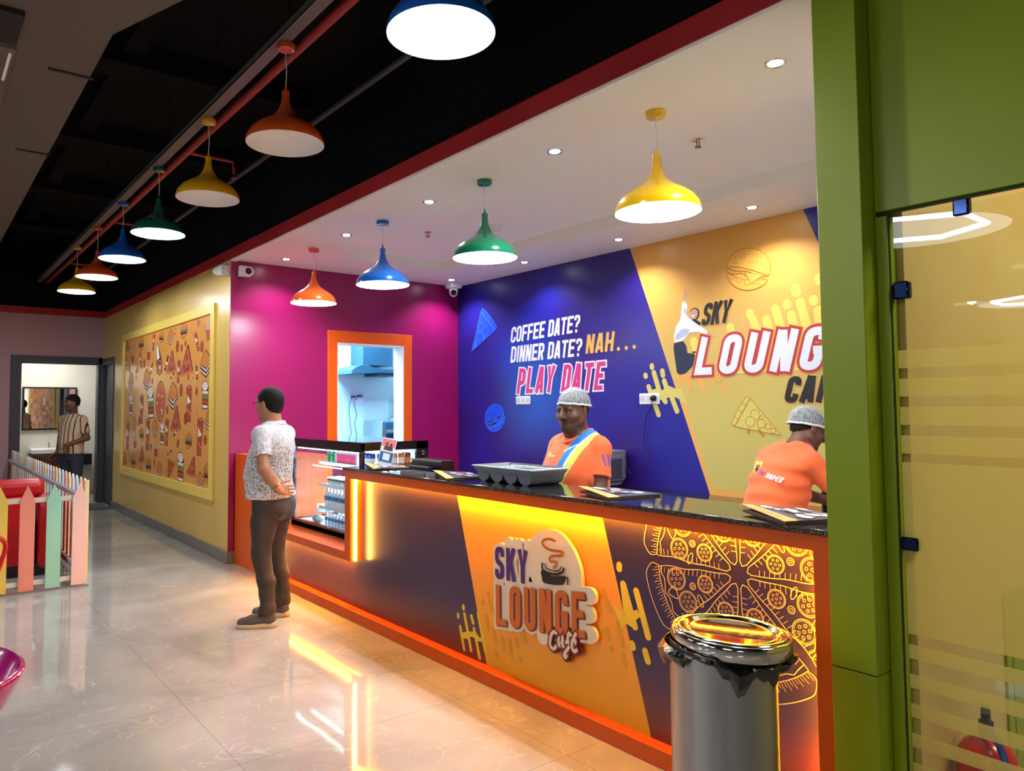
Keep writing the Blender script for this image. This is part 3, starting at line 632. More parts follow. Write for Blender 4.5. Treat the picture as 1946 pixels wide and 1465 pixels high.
# woman leaping beside the lettering (plain printed figure)
D.poly([(4.106,2.12),(4.007,2.135),(3.975,2.091),(3.965,2.026),(3.898,2.016),(3.87,1.976),(3.893,1.927),(3.924,1.897),(3.992,1.843),(4.053,1.835),(4.081,1.859),(4.099,1.989),(4.11,2.068)], P_navy)
D.poly([(3.913,2.036),(3.782,2.04),(3.774,2.027),(3.79,2.012),(3.826,2.018),(3.913,2.02)], P_navy)
D.poly([(3.942,2.325),(3.876,2.318),(3.819,2.281),(3.826,2.263),(3.848,2.258),(3.877,2.274),(3.906,2.295)], P_black)
D.poly([(3.756,2.197),(3.687,2.157),(3.68,2.143),(3.698,2.142),(3.764,2.166)], P_skin)
D.poly([(3.998,2.488),(3.991,2.535),(3.995,2.562),(3.992,2.587),(3.979,2.614),(3.97,2.584),(3.96,2.56),(3.935,2.564),(3.952,2.542),(3.969,2.528),(3.972,2.482)], P_skin)
D.poly([(4.01,2.48),(3.998,2.49),(3.972,2.483),(3.954,2.447),(3.959,2.403),(3.978,2.383),(3.949,2.344),(3.913,2.315),(3.848,2.265),(3.756,2.203),(3.764,2.163),(3.85,2.205),(3.931,2.205),(3.969,2.173),(4.007,2.138),(4.099,2.129),(4.104,2.184),(4.08,2.273),(4.041,2.315),(4.023,2.371)], P_white)
D.poly([(4.082,2.196),(4.02,2.242),(3.967,2.244),(3.93,2.221),(3.968,2.186),(4.045,2.154),(4.091,2.151)], P_gry)
D.poly([(3.999,2.414),(3.977,2.431),(3.969,2.417),(3.975,2.392),(3.995,2.381)], P_gry)
D.poly([(3.933,2.387),(3.91,2.414),(3.873,2.418),(3.845,2.406),(3.832,2.377),(3.838,2.339),(3.861,2.316),(3.883,2.319),(3.889,2.376)], P_black)
D.poly([(3.939,2.33),(3.93,2.381),(3.907,2.407),(3.874,2.408),(3.851,2.391),(3.849,2.353),(3.869,2.323),(3.905,2.32)], P_skin)
D.poly([(3.915,2.352),(3.89,2.36),(3.886,2.344),(3.905,2.34)], P_white)
# lettering
text(D, 'COFFEE DATE?', (6.345, 2.288), (5.27, 2.325), .182, [(0, P_white)], w=.5, t=.17, gap=.075, shear=.16)
text(D, 'DINNER DATE?', (6.35, 2.062), (5.245, 2.075), .185, [(0, P_white)], w=.5, t=.17, gap=.075, shear=.16)
text(D, 'NAH', (5.185, 2.094), (4.82, 2.10), .192, [(0, P_nah)], w=.5, t=.17, gap=.09, shear=.16)
for p in [(4.75,2.115),(4.652,2.118),(4.556,2.122)]: D.disc(p, .02, P_nah)
text(D, 'PLAY DATE', (6.245, 1.705), (4.965, 1.72), .285, [(.016, P_white), (0, P_pink)], w=.44, t=.17, gap=.15, shear=.2)
text(D, 'SKY', (3.82, 2.25), (3.555, 2.257), .195, [(.006, P_or1), (0, P_black)], w=.5, t=.2, gap=.06, shear=.27)
text(D, 'LOUNGE', (3.905, 1.825), (2.56, 1.825), .33, [(.026, P_or1), (.02, P_red), (-.002, P_white)], w=.5, t=.2, gap=.16, shear=.27)
text(D, 'CAFE', (3.09, 1.578), (2.6, 1.578), .205, [(.006, P_or1), (0, P_black)], w=.5, t=.22, gap=.07, shear=.27)
D.line([(2.69, 1.80), (2.65, 1.835)], .03, P_black)
# line drawings: burger and pizza slice (u to the right, v up)
def draw_burger(D, c, s, rot, ml, mf, lw):
    n_keep = D.n
    def T(pts): return [(c[0]-s*(u*math.cos(rot)-v*math.sin(rot)), c[1]+s*(u*math.sin(rot)+v*math.cos(rot))) for u, v in pts]
    bun = [(-.95, .0), (-.93, .3), (-.7, .65), (-.3, .83), (.1, .86), (.5, .76), (.85, .48), (.97, .1), (.9, -.06), (.3, .02), (-.3, .06), (-.8, .02)]
    bun = smooth_path(bun, 4, True); D.poly(T(bun), mf); D.line(T(bun), lw, ml, closed=True)
    low = smooth_path([(-.9, -.28), (-.6, -.62), (-.1, -.8), (.4, -.74), (.82, -.5), (.93, -.26), (.5, -.34), (0, -.4), (-.5, -.36)], 4, True)
    D.poly(T(low), mf); D.line(T(low), lw, ml, closed=True)
    D.line(T(smooth_path([(-.98, -.05), (-.5, -.12), (0, -.05), (.5, -.16), (.98, -.08)], 5)), lw*1.6, ml)
    D.line(T(smooth_path([(-1, -.15), (-.6, -.26), (-.2, -.16), (.2, -.3), (.6, -.2), (1, -.26)], 5)), lw, ml)
    D.poly(T([(-.1, -.1), (.7, -.14), (.3, -.5)]), mf); D.line(T([(-.1, -.1), (.3, -.5), (.7, -.14)]), lw, ml)
    D.line(T(smooth_path([(-.8, -.35), (-.6, -.5), (-.45, -.36), (-.25, -.55), (-.05, -.4), (.1, -.6), (.5, -.44), (.75, -.5)], 4)), lw, ml)
    for k in range(26):
        a, b2 = rnd.uniform(-.75, .8), rnd.uniform(.15, .72)
        if a*a+(b2*1.15)**2 < .8: D.line(T([(a, b2), (a+.03, b2-.05)]), lw*.9, ml); D.n -= 1
    D.n = n_keep
def draw_slice(D, tip, base1, base2, ml, mf, lw, drips=()):
    t, a, b = Vector(tip), Vector(base1), Vector(base2)
    D.poly([t, a, b], mf)
    cr = [(a+(b-a)*k/4+(((a+b)/2-t).normalized()*(a-b).length*(.13+.05*math.sin(k*PI/4)))) for k in range(5)]
    D.poly([a]+cr+[b], mf); D.line([a]+cr+[b], lw, ml)
    D.line([t, a], lw, ml); D.line([t, b], lw, ml); D.line([a, b], lw*1.8, ml)
    for k in range(1, 4): D.line([a+(b-a)*k/4, cr[k]], lw, ml)
    L_ = (a-b).length
    for (u, v, r) in ((.72, .3, .15), (.74, .66, .15), (.5, .5, .13), (.34, .42, .08), (.2, .5, .07), (.56, .2, .06)):
        p = t+(a-t)*u*(1-v)+(b-t)*u*v
        D.disc(p, r*L_, mf); D.ring(p, r*L_, lw, ml)
    for p, q in drips: D.line([p, q], lw*3.2, ml, cap='round')
c = [(3.367,2.675)][0]
draw_burger(D, c, .205, -.30, P_ol, P_of, .006)
q = [(3.195,1.381),(3.371,1.617),(3.518,1.386),(3.393,1.367),(3.394,1.335),(3.303,1.362),(3.263,1.314)]
draw_slice(D, (q[0][0]-.08, q[0][1]-.06), q[1], q[2], P_ol, P_khaki, .006, [(q[3], q[4]), (q[5], q[6])])
c = [(6.634,1.424)][0]
draw_burger(D, c, .185, .38, P_bl, P_bf, .005)
q = [(7.068,2.238),(6.878,2.711),(6.613,2.458),(6.974,2.348),(7.006,2.273),(6.81,2.424),(6.831,2.362)]
draw_slice(D, q[0], q[1], q[2], P_bl, P_bf, .005, [(q[3], q[4]), (q[5], q[6])])
D.done('mural_print', wall_right)

# ------------------------------------------------------------------ framed food print on the yellow wall
F_base = mat('print_food_orange', rgb(228, 160, 74), .3, coat=.3, var=.08, vscale=1.5)
F_br = pm('brown', 92, 44, 26); F_rd = pm('brick', 178, 66, 44); F_cr = pm('cream', 236, 222, 200); F_gn = pm('olive', 128, 130, 84)
F_or = pm('toast', 206, 128, 56); F_dk = pm('dark_brown', 62, 32, 26); F_wh = pm('paper', 236, 236, 236); F_rose = pm('salami', 196, 98, 70)
pt = thing('framed_food_print', 'wide yellow-framed board printed with fast food drawings on the yellow wall', 'wall picture')
fr0, fr1, fz0, fz1 = 7.75, 11.97, .585, 2.68
b = B()
for (a0, a1, c0, c1) in ((fr0, fr0+.115, fz0, fz1), (fr1-.115, fr1, fz0, fz1), (fr0+.115, fr1-.115, fz0, fz0+.11), (fr0+.115, fr1-.115, fz1-.105, fz1)): box(b, (2.572, a0, c0), (2.599, a1, c1))
obj('frame', b, M_yelf, pt, bevel=.003)
D = Decal(2.5915, .00006)
y0, y1, z0, z1 = fr0+.105, fr1-.105, fz0+.1, fz1-.095
D.poly([(y0, z0), (y1, z0), (y1, z1), (y0, z1)], F_base)
CL = (y0+.004, y1-.004, z0+.004, z1-.004)
def icon(kind, c, s, rot=0):
    ca, sa = math.cos(rot), math.sin(rot)
    def T(pts): return [(c[0]-s*1.6*(u*ca-v*sa), c[1]+s*(u*sa+v*ca)) for u, v in pts]
    def P(pts, m): D.poly(T(pts), m, CL)
    def Ln(pts, w_, m, cl=False): D.line(T(pts), w_*s, m, closed=cl, clip=CL)
    E = lambda x, y, a, b2=None, n=14: [(x+a*math.cos(2*PI*k/n), y+(b2 or a)*math.sin(2*PI*k/n)) for k in range(n)]
    if kind == 'cup':
        P([(-.27, -.98), (.17, -1.0), (.3, .85), (-.3, .85)], F_br); P([(-.23, -.94), (.13, -.96), (.25, .8), (-.25, .8)], F_rd)
        P([(-.24, .5), (.2, .1), (-.22, -.05)], F_cr); P(E(0, .85, .3, .13), F_br); P(E(0, .86, .25, .09), F_rose); Ln([(-.22, -.3), (.2, -.6)], .03, F_cr)
    elif kind == 'slice':
        P([(0, 1), (.1, 1.0), (.85, -.55), (-.8, -.85), (-.1, .9)], F_br); P([(0, .9), (.72, -.5), (-.68, -.75)], F_rose)
        for x, y in ((0, .25), (.25, -.3), (-.25, -.4), (.05, -.55)): P(E(x, y, .15, .19), F_br); P(E(x, y, .11, .15), F_rd)
        Ln([(-.78, -.88), (.86, -.58)], .17, F_or)
    elif kind == 'sand':
        P([(0, 1), (.55, .55), (.75, -.1), (.15, -.95), (-.75, -.2), (-.4, .6)], F_br); P([(0, .9), (.48, .48), (.6, .05), (.1, -.3), (-.62, .0), (-.35, .55)], F_or)
        for k, m in enumerate((F_wh, F_dk, F_cr, F_dk)):
            d = k*.14; P([(-.66, -.05-d), (.08, -.42-d), (.64, .0-d), (.6, -.1-d), (.08, -.54-d), (-.62, -.15-d)], m)
    elif kind == 'fries':
        for k in range(8):
            x = -.4+k*.115; P([(x-.045, -.2), (x+.045, -.2), (x*1.5+.06, .85-.3*abs(x)), (x*1.5-.04, .9-.3*abs(x))], F_cr if k % 2 else F_br)
        P([(-.5, .05), (.52, .0), (.4, -.95), (-.38, -.9)], F_br); P([(-.44, 0), (.46, -.05), (.34, -.88), (-.33, -.84)], F_rd)
    elif kind == 'burger':
        P(E(0, -.1, .72, .85), F_br); P([(-.62, .05), (-.5, .55), (0, .75), (.5, .55), (.62, .05)], F_or)
        for k in (-.35, 0, .35): Ln([(k, .05), (k*.7, .68)], .05, F_br)
        P([(-.68, .05), (.68, .05), (.66, -.15), (-.66, -.15)], F_gn); P([(-.66, -.12), (.66, -.12), (.62, -.45), (-.62, -.45)], F_dk); Ln([(-.6, -.2), (.6, -.28)], .06, F_rose); P([(-.58, -.5), (.58, -.5), (.3, -.85), (-.3, -.85)], F_or)
    elif kind == 'tower':
        P([(-.34, -1), (.42, -1), (.48, .5), (.2, 1), (-.3, .95), (-.42, .45)], F_br); P(E(0, .62, .36, .32), F_wh)
        for x, y in ((-.1, .7), (.1, .6), (0, .8), (.16, .76), (-.18, .52)): P(E(x, y, .035, .06), F_br)
        P([(-.36, .3), (.42, .25), (.42, .02), (-.36, .08)], F_cr); P([(-.38, .12), (.44, .06), (.42, -.3), (-.36, -.25)], F_gn)
        for k in range(5): Ln([(-.34+k*.17, .08), (-.3+k*.17, -.24)], .035, F_dk)
        P([(-.32, -.35), (.4, -.4), (.36, -.68), (-.3, -.6)], F_rd); P([(-.3, -.7), (.36, -.75), (.36, -.92), (-.26, -.9)], F_wh)
    elif kind == 'pizza':
        P(E(0, 0, .55, 1, 24), F_br); P(E(0, 0, .5, .94, 24), F_or); P(E(0, 0, .44, .84, 24), F_rose)
        for k in range(26):
            a = rnd.uniform(0, 2*PI); r = math.sqrt(rnd.random())*.85; P(E(r*.42*math.cos(a), r*.82*math.sin(a), .05, .07, 8), rnd.choice((F_rd, F_cr, F_rd)))
    elif kind == 'wrap':
        P([(-.3, 1.0), (-.12, .75), (.4, -.2), (.45, -.8), (.1, -1), (-.3, -.8), (-.42, .6)], F_br); P([(-.28, .92), (-.12, .6), (.05, .05), (-.3, -.1), (-.38, .6)], F_wh)
        P(E(.08, -.5, .3, .42), F_or); P(E(.08, -.45, .18, .28), F_dk); P(E(.1, -.5, .1, .16), F_cr)
    elif kind == 'skewer':
        Ln([(-.2, -1), (.2, 1)], .04, F_dk)
        for k, m in enumerate((F_dk, F_rd, F_cr, F_dk, F_br)): P(E(-.12+k*.06, -.5+k*.27, .2, .15, 8), m)
    elif kind == 'bean':
        P(E(0, 0, .55, 1), F_br); P(E(0, 0, .42, .84), F_rd); Ln([(-.1, .6), (.12, -.6)], .1, F_br)
    elif kind == 'stick':
        Ln([(-.5, -1), (.1, .2), (.5, 1)], .22, F_br); Ln([(-.4, -.8), (.1, .2)], .1, F_cr)
for kind, ctr, hp, rot in (
    ('fries', [(7.962,2.407)], 140, .1), ('burger', [(8.868,2.496)], 130, 0), ('sand', [(9.427,2.447)], 115, 0), ('slice', [(8.329,2.526)], 60, .5),
    ('burger', [(10.866,2.481)], 110, 0), ('burger', [(9.833,2.488)], 90, -.2), ('cup', [(8.366,2.312)], 135, .4), ('bean', [(8.19,2.24)], 76, 0),
    ('sand', [(8.058,2.044)], 190, 0), ('slice', [(8.736,2.104)], 215, -.1), ('slice', [(9.365,2.12)], 160, -.1), ('wrap', [(9.924,2.205)], 220, 0),
    ('fries', [(10.454,2.323)], 105, 0), ('fries', [(11.342,2.317)], 92, 0), ('cup', [(10.872,2.238)], 110, .25), ('cup', [(11.705,2.23)], 100, .25), ('cup', [(9.05,2)], 150, -.05),
    ('skewer', [(8.354,1.954)], 130, .35), ('skewer', [(9.58,2.122)], 150, -.2), ('skewer', [(9.324,1.958)], 90, -.8), ('skewer', [(10.297,2.081)], 110, -.2), ('skewer', [(11.117,2.036)], 90, .2),
    ('sand', [(10.541,1.955)], 150, 0), ('sand', [(11.426,1.963)], 130, 0), ('sand', [(9.285,1.71)], 185, 0), ('pizza', [(9.835,1.65)], 262, 0),
    ('tower', [(10.311,1.639)], 205, .1), ('tower', [(8.062,1.702)], 180, 0), ('tower', [(11.406,1.617)], 130, 0), ('cup', [(8.623,1.613)], 235, .02), ('cup', [(10.774,1.553)], 190, 0),
    ('slice', [(9.142,1.421)], 180, -.1), ('cup', [(8.215,1.243)], 245, -.05), ('cup', [(10.421,1.214)], 205, 0), ('cup', [(9.516,1.265)], 175, 0), ('cup', [(11.545,1.164)], 180, 0),
    ('tower', [(9.735,1.241)], 140, 0), ('sand', [(10.087,1.302)], 130, 0), ('sand', [(11.189,1.348)], 105, 0), ('sand', [(7.898,1.426)], 160, 0), ('burger', [(8.619,1.195)], 125, -.1),
    ('burger', [(10.757,1.216)], 105, 0), ('skewer', [(9.134,1.265)], 110, -.7), ('bean', [(8.752,1.438)], 78, 0), ('bean', [(8.944,1.773)], 82, 0), ('bean', [(8.355,1.749)], 55, 0),
    ('bean', [(9.12,2.308)], 75, 0), ('bean', [(8.948,2.279)], 50, 0), ('bean', [(8.803,2.323)], 40, 0), ('bean', [(8.671,1.925)], 46, 0), ('bean', [(8.031,1.21)], 65, 0), ('bean', [(9.519,1.539)], 52, 0),
    ('fries', [(10.007,1.03)], 100, 0), ('fries', [(11.111,1.095)], 90, 0), ('fries', [(7.84,1.167)], 115, 0), ('slice', [(10.727,0.914)], 120, -.1), ('slice', [(9.333,0.83)], 135, 2.8),
    ('slice', [(8.481,0.887)], 150, -.3), ('tower', [(8.925,0.868)], 190, 0), ('burger', [(11.19,0.826)], 105, 0), ('burger', [(10.356,0.814)], 115, 0), ('burger', [(7.912,0.873)], 165, 0),
    ('sand', [(9.833,0.771)], 115, 0), ('sand', [(8.183,0.753)], 130, .1), ('skewer', [(9.394,1.011)], 90, -.9), ('slice', [(11.73,0.807)], 95, 0), ('bean', [(9.038,1.139)], 60, -.4),
    ('bean', [(10.243,1.925)], 45, 0), ('bean', [(11.041,2.115)], 40, 0), ('bean', [(11.538,2.158)], 60, 0), ('bean', [(10.256,1.047)], 50, 0), ('bean', [(10.905,1.382)], 60, 0), ('stick', [(8.518,1.887)], 40, -.3),
    ('stick', [(8.318,1.51)], 40, .3), ('stick', [(9.389,1.463)], 22, -.6), ('skewer', [(9.214,2.5)], 60, 0), ('skewer', [(7.845,2.196)], 75, .2), ('cup', [(10.206,2.442)], 110, -.1), ('bean', [(10.079,0.849)], 40, 0),
    ('bean', [(10.679,2.178)], 60, 0), ('slice', [(11.69,2.488)], 80, 0), ('sand', [(10.776,0.72)], 70, 0), ('skewer', [(9.472,0.751)], 60, .4)):
    y, z = ctr[0]; dep = 1.54+.8017*y
    D.n = 2; icon(kind, (y, z), 1.1*hp/2/3.6625*dep/1393, rot)
D.done('printed_board', pt)

# ------------------------------------------------------------------ serving counter
ct = thing('serving_counter', 'orange cafe counter with black granite top and amber-lit printed front', 'counter', (2.7, 3.8, 0))
def wob(name, bm, m, **k):
    """part given in world coordinates, parented to the counter"""
    o = obj(name, bm, m, **k); o.parent = ct; o.matrix_parent_inverse = Matrix.Translation((-2.7, -3.8, 0)); return o
M_gran = mat('black_granite', rgb(12, 12, 15), .05, spec=.7, var=.5, vscale=260, col2=rgb(34, 34, 38))
def speckle():
    m = bpy.data.materials.new('granite_edge'); m.use_nodes = True; nt = m.node_tree; N = nt.nodes; L = nt.links; b = N['Principled BSDF']
    tc = N.new('ShaderNodeTexCoord'); v = N.new('ShaderNodeTexNoise'); v.inputs['Scale'].default_value = 190; v.inputs['Detail'].default_value = 1; L.new(tc.outputs['Object'], v.inputs[0])
    r = N.new('ShaderNodeMapRange'); r.inputs[1].default_value = .52; r.inputs[2].default_value = .6; L.new(v.outputs[0], r.inputs[0])
    mx = N.new('ShaderNodeMix'); mx.data_type = 'RGBA'; L.new(r.outputs[0], mx.inputs[0]); mx.inputs[6].default_value = rgb(14, 14, 16); mx.inputs[7].default_value = rgb(120, 92, 74)
    L.new(mx.outputs[2], b.inputs['Base Color']); b.inputs['Roughness'].default_value = .35; return m
XF, XP, XB = 2.6, 2.7, 2.985
YL, YR = 4.865, 1.302
b = B(); box(b, (2.588, YR, 1.095), (3.02, YL+.015, 1.115)); wob('granite_top', b, M_gran, bevel=.0025)
b = B(); box(b, (2.5865, YR, 1.0955), (2.589, YL+.015, 1.1135)); wob('granite_edge', b, speckle())
# orange surround: lip over the panel, left upright, right upright, plinth
b = B(); box(b, (XF, YR, 1.036), (XB, YL, 1.094)); wob('top_fascia', b, M_org, bevel=.002)
b = B(); box(b, (XF, 4.78, .437), (XB, YL, 1.036)); wob('left_upright', b, M_org, bevel=.002)
b = B(); box(b, (XF, YR, 0), (XB, 1.362, 1.036)); wob('right_upright', b, M_org, bevel=.002)
b = B(); box(b, (2.632, 1.362, 0), (2.76, 6.42, .078)); wob('plinth', b, M_org, bevel=.002)
def panel_mat():
    m = bpy.data.materials.new('purple_panel_print'); m.use_nodes = True; nt = m.node_tree; N = nt.nodes; L = nt.links; b = N['Principled BSDF']
    tc = N.new('ShaderNodeTexCoord'); sx = N.new('ShaderNodeSeparateXYZ'); L.new(tc.outputs['Object'], sx.inputs[0])
    n = N.new('ShaderNodeTexNoise'); n.inputs['Scale'].default_value = 1.3; n.inputs['Detail'].default_value = 3; L.new(tc.outputs['Object'], n.inputs[0])
    cr = N.new('ShaderNodeValToRGB'); L.new(n.outputs[0], cr.inputs[0]); e = cr.color_ramp.elements
    e[0].position = .35; e[0].color = rgb(46, 34, 70); e[1].position = .65; e[1].color = rgb(40, 35, 74)
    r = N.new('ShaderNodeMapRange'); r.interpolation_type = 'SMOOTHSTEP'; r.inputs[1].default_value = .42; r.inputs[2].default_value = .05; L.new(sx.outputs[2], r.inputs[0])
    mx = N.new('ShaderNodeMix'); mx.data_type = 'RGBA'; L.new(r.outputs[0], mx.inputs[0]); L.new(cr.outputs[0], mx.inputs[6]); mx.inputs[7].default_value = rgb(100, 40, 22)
    L.new(mx.outputs[2], b.inputs['Base Color']); b.inputs['Roughness'].default_value = .3
    n2 = N.new('ShaderNodeTexNoise'); n2.inputs['Scale'].default_value = 9; L.new(tc.outputs['Object'], n2.inputs[0]); bp = N.new('ShaderNodeBump'); bp.inputs['Strength'].default_value = .03; L.new(n2.outputs[0], bp.inputs['Height']); L.new(bp.outputs[0], b.inputs['Normal'])
    return m
b = B(); box(b, (XP, 1.362, .078), (XB, 4.78, 1.036)); box(b, (XP, 4.78, .078), (XB, 6.40, .437)); fp = wob('front_panel', b, panel_mat())
# ledge under the display case, tall end block
b = B(); box(b, (XF, YL, .437), (3.5, 6.42, .5)); wob('ledge', b, M_org, bevel=.002)
b = B(); box(b, (2.668, 6.42, 0), (3.3, 7.325, 1.1)); wob('end_block', b, M_org, bevel=.002)
b = B(); box(b, (XB, YL, .5), (3.02, YL+.01, 1.09)); wob('side_cheek', b, M_org)
# LED strips hidden behind the surround
M_led = mat('amber_led', (1, .6, .12, 1), .5, emit=(1, .37, .006, 1), es=220)
M_ledc = mat('amber_led_profile', (1, .8, .4, 1), .5, emit=(1, .56, .09, 1), es=60)
b = B(); box(b, (2.656, 1.37, 1.0305), (2.666, 4.775, 1.0358)); led = wob('led_strip', b, M_led)
b = B(); box(b, (2.652, 4.87, .427), (2.662, 6.39, .436)); wob('led_strip', b, M_led)
b = B(); box(b, (2.634, 4.768, .437), (2.648, 4.779, 1.03)); wob('led_strip', b, M_ledc)
b = B(); box(b, (2.652, 6.385, .10), (2.66, 6.399, .43)); wob('led_strip', b, M_ledc)
b = B(); box(b, (2.652, 1.363, .12), (2.66, 1.372, 1.03)); wob('led_strip', b, M_led)
# printed graphics of the front panel
Q_y = grad_mat('print_panel_yellow', rgb(228, 158, 24), rgb(250, 152, 44), .1, .7, .35); Q_d = pm('panel_yellow', 226, 190, 40); Q_o = pm('panel_orange', 216, 146, 24); Q_l = pm('panel_lines', 250, 200, 110)
D = Decal(2.6995)
D.poly([(3.615, 1.036), (2.445, 1.036), (2.172, .078), (3.334, .078)], Q_y)
caps(D, [(3.553,0.363),(3.551,0.349),(3.605,0.303),(3.605,0.289),(3.475,0.322),(3.458,0.287),(3.542,0.319),(3.48,0.124),(3.585,0.234),(3.547,0.111),(3.451,0.254),(3.398,0.1),(3.411,0.35),(3.347,0.154)], .024, Q_d)
D.poly([(3.568,0.203),(3.506,0.228),(3.475,0.23),(3.438,0.244),(3.401,0.216),(3.357,0.223),(3.357,0.2),(3.408,0.192),(3.431,0.2),(3.476,0.203),(3.522,0.178),(3.553,0.175)], Q_d)
caps(D, [(2.34,0.808),(2.341,0.793),(2.319,0.725),(2.302,0.597),(2.317,0.723),(2.253,0.545),(2.242,0.707),(2.179,0.518),(2.271,0.462),(2.267,0.45),(2.197,0.448),(2.183,0.41)], .034, Q_d)
D.poly([(2.387,0.629),(2.313,0.58),(2.283,0.602),(2.239,0.626),(2.221,0.597),(2.26,0.566),(2.246,0.531),(2.304,0.548),(2.334,0.518)], Q_d)
caps(D, [(2.501,0.653),(2.501,0.637),(2.442,0.672),(2.398,0.58),(2.475,0.619),(2.46,0.567),(2.498,0.511),(2.485,0.475),(2.42,0.49),(2.411,0.454),(2.353,0.537),(2.327,0.444),(2.396,0.412),(2.394,0.404),(2.324,0.4),(2.31,0.359),(3.314,0.489),(3.313,0.48),(3.365,0.429),(3.363,0.42),(3.3,0.45),(3.275,0.39),(3.338,0.358),(3.317,0.279),(3.279,0.297),(3.258,0.237),(3.193,0.262),(3.179,0.202),(3.137,0.267),(3.117,0.192),(3.074,0.283),(3.061,0.25),(3.042,0.194),(3.041,0.185),(3.244,0.167),(3.242,0.154),(3.014,0.315),(3.003,0.291)], .026, Q_o)
# pizza drawn in lines
pc = (1.718, .875); CLP = (1.365, 2.6, .08, 1.033)
NB = [D.n, 0]
def pl(pts, w_=.0032, cl=False):
    D.n = NB[0]+NB[1] % 14; NB[1] += 1
    D.line(pts, w_, Q_l, closed=cl, clip=CLP)
def pol(r, a): return (pc[0]-r*math.cos(a), pc[1]+r*math.sin(a))
for s_ in range(8):
    a0 = math.radians(s_*45+4); a1 = a0+math.radians(38); am = (a0+a1)/2; R = .435+.02*math.sin(s_*2.3)
    e0 = [pol(r, a0+.10*math.exp(-r*14)+.012*math.sin(r*40+s_)) for r in np.linspace(.055, R*.9, 14)]
    e1 = [pol(r, a1-.10*math.exp(-r*14)+.012*math.sin(r*37+s_*2)) for r in np.linspace(.055, R*.9, 14)]
    tipv = [pol(.04, am)]
    pl(e0[::-1]+tipv+e1)
    pl([pol(R*.86+.008*math.sin(k*2), a0+(a1-a0)*k/9) for k in range(10)])
    cr_ = [pol(R*.9, a0), pol(R*.98, a0-.02), pol(R*1.05, a0+.05)]+[pol(R*1.07, a0+(a1-a0)*k/6) for k in range(1, 6)]+[pol(R*1.05, a1-.05), pol(R*.98, a1+.02), pol(R*.9, a1)]
    pl(smooth_path(cr_, 3)); pl([pol(R*.9, a0+(a1-a0)*k/8) for k in range(9)])
    for k in range(22):
        a = a0+(a1-a0)*(k+.5)/22; pl([pol(R*.905, a), pol(R*(.95+.03*(k % 2)), a+.012)], .0019)
    for k in range(15):
        r = .09+k*.021
        pl([pol(r, a0+.02/(r+.05)*.2+.01), pol(r+.006, a0+.03/(r+.02))], .0019); pl([pol(r, a1-.01), pol(r+.006, a1-.03/(r+.02))], .0019)
    for (r, da, rad) in ((.17, .0, .036), (.29, .17, .044), (.31, -.17, .046)):
        c = pol(r, am+da); pl(ell(c, rad, n=22), .003, True); pl(ell(c, rad*.86, n=22), .0018, True)
        for k in range(7):
            aa = k*2*PI/6+s_; rr = rad*.5 if k else 0; pl(ell((c[0]+rr*math.cos(aa), c[1]+rr*math.sin(aa)), rad*.13, n=8), .0018, True)
    c = pol(.235, am-.02); pl(ell(c, .014, n=12), .003, True); pl(ell(c, .006, n=8), .002, True)
    c = pol(.365, am); pl(smooth_path([pol(.33, am-.08), pol(.37, am-.02), pol(.335, am+.08), pol(.325, am+.02)], 5, True), .003, True)
    c = pol(.23, am+.26); pl(ell(c, .026, .010, rot=-am+PI/2, n=14), .003, True)
D.done('panel_print', ct).matrix_parent_inverse = Matrix.Translation((-2.7, -3.8, 0))
for ch in ct.children:
    if ch.name.startswith('panel_print'): ch.parent = fp; ch.matrix_parent_inverse = Matrix.Identity(4); ch.matrix_parent_inverse = (Matrix.Translation((2.7, 3.8, 0)) @ Matrix.Translation((-2.7, -3.8, 0)))
# raised cafe sign on the panel
S_cream = mat('sign_cream', rgb(226, 206, 176), .4); S_pur = mat('sign_purple', rgb(72, 36, 110), .4); S_or = mat('sign_orange', rgb(206, 98, 20), .4); S_mar = mat('sign_maroon', rgb(110, 28, 20), .4); S_bk = mat('sign_black', rgb(30, 22, 24), .4)
sg = thing('cafe_sign', 'raised sign reading SKY LOUNGE Café with steaming cup on the counter front', 'sign')
D = Decal(2.669, .00006)
eggp = smooth_path([(2.952,0.593),(2.949,0.71),(2.933,0.823),(2.877,0.884),(2.786,0.921),(2.698,0.913),(2.622,0.859),(2.575,0.792),(2.555,0.727),(2.554,0.659)], 5)
D.poly(eggp, S_cream)
D.poly([(3.194,0.558),(2.524,0.655),(2.535,0.432),(2.609,0.418),(2.75,0.409),(2.979,0.376),(3.188,0.349)], S_cream)
SK = [(3.209,0.595),(2.94,0.612),(3.207,0.773),(2.93,0.787)]
LO = [(3.201,0.341),(2.527,0.431),(3.194,0.563),(2.523,0.656)]
text(D, 'SKY', SK[0], SK[1], SK[2][1]-SK[0][1], [(.021, S_cream)], w=.42, t=.17, gap=.1, shear=0, cap='round')
D.n += 22
text(D, 'LOUNGE', (LO[0][0], LO[0][1]), (LO[1][0], LO[1][1]), LO[2][1]-LO[0][1], [(.024, S_cream)], w=.44, t=.17, gap=.13, shear=0, cap='round')
CF = [smooth_path([(2.725,0.41),(2.739,0.414),(2.758,0.397),(2.769,0.364),(2.766,0.335),(2.744,0.328),(2.726,0.345)], 5), smooth_path([(2.686,0.4),(2.704,0.39),(2.708,0.364),(2.697,0.355),(2.683,0.376),(2.679,0.401),(2.679,0.362),(2.669,0.359)], 5),
      smooth_path([(2.623,0.425),(2.636,0.431),(2.644,0.395),(2.648,0.335),(2.659,0.308),(2.67,0.315),(2.655,0.338),(2.631,0.369)], 5), [(2.655,0.383),(2.623,0.39)], smooth_path([(2.613,0.376),(2.592,0.398),(2.599,0.411),(2.613,0.398),(2.613,0.368),(2.6,0.352),(2.583,0.362)], 5), [(2.601,0.42),(2.588,0.44)]]
D.n += 22
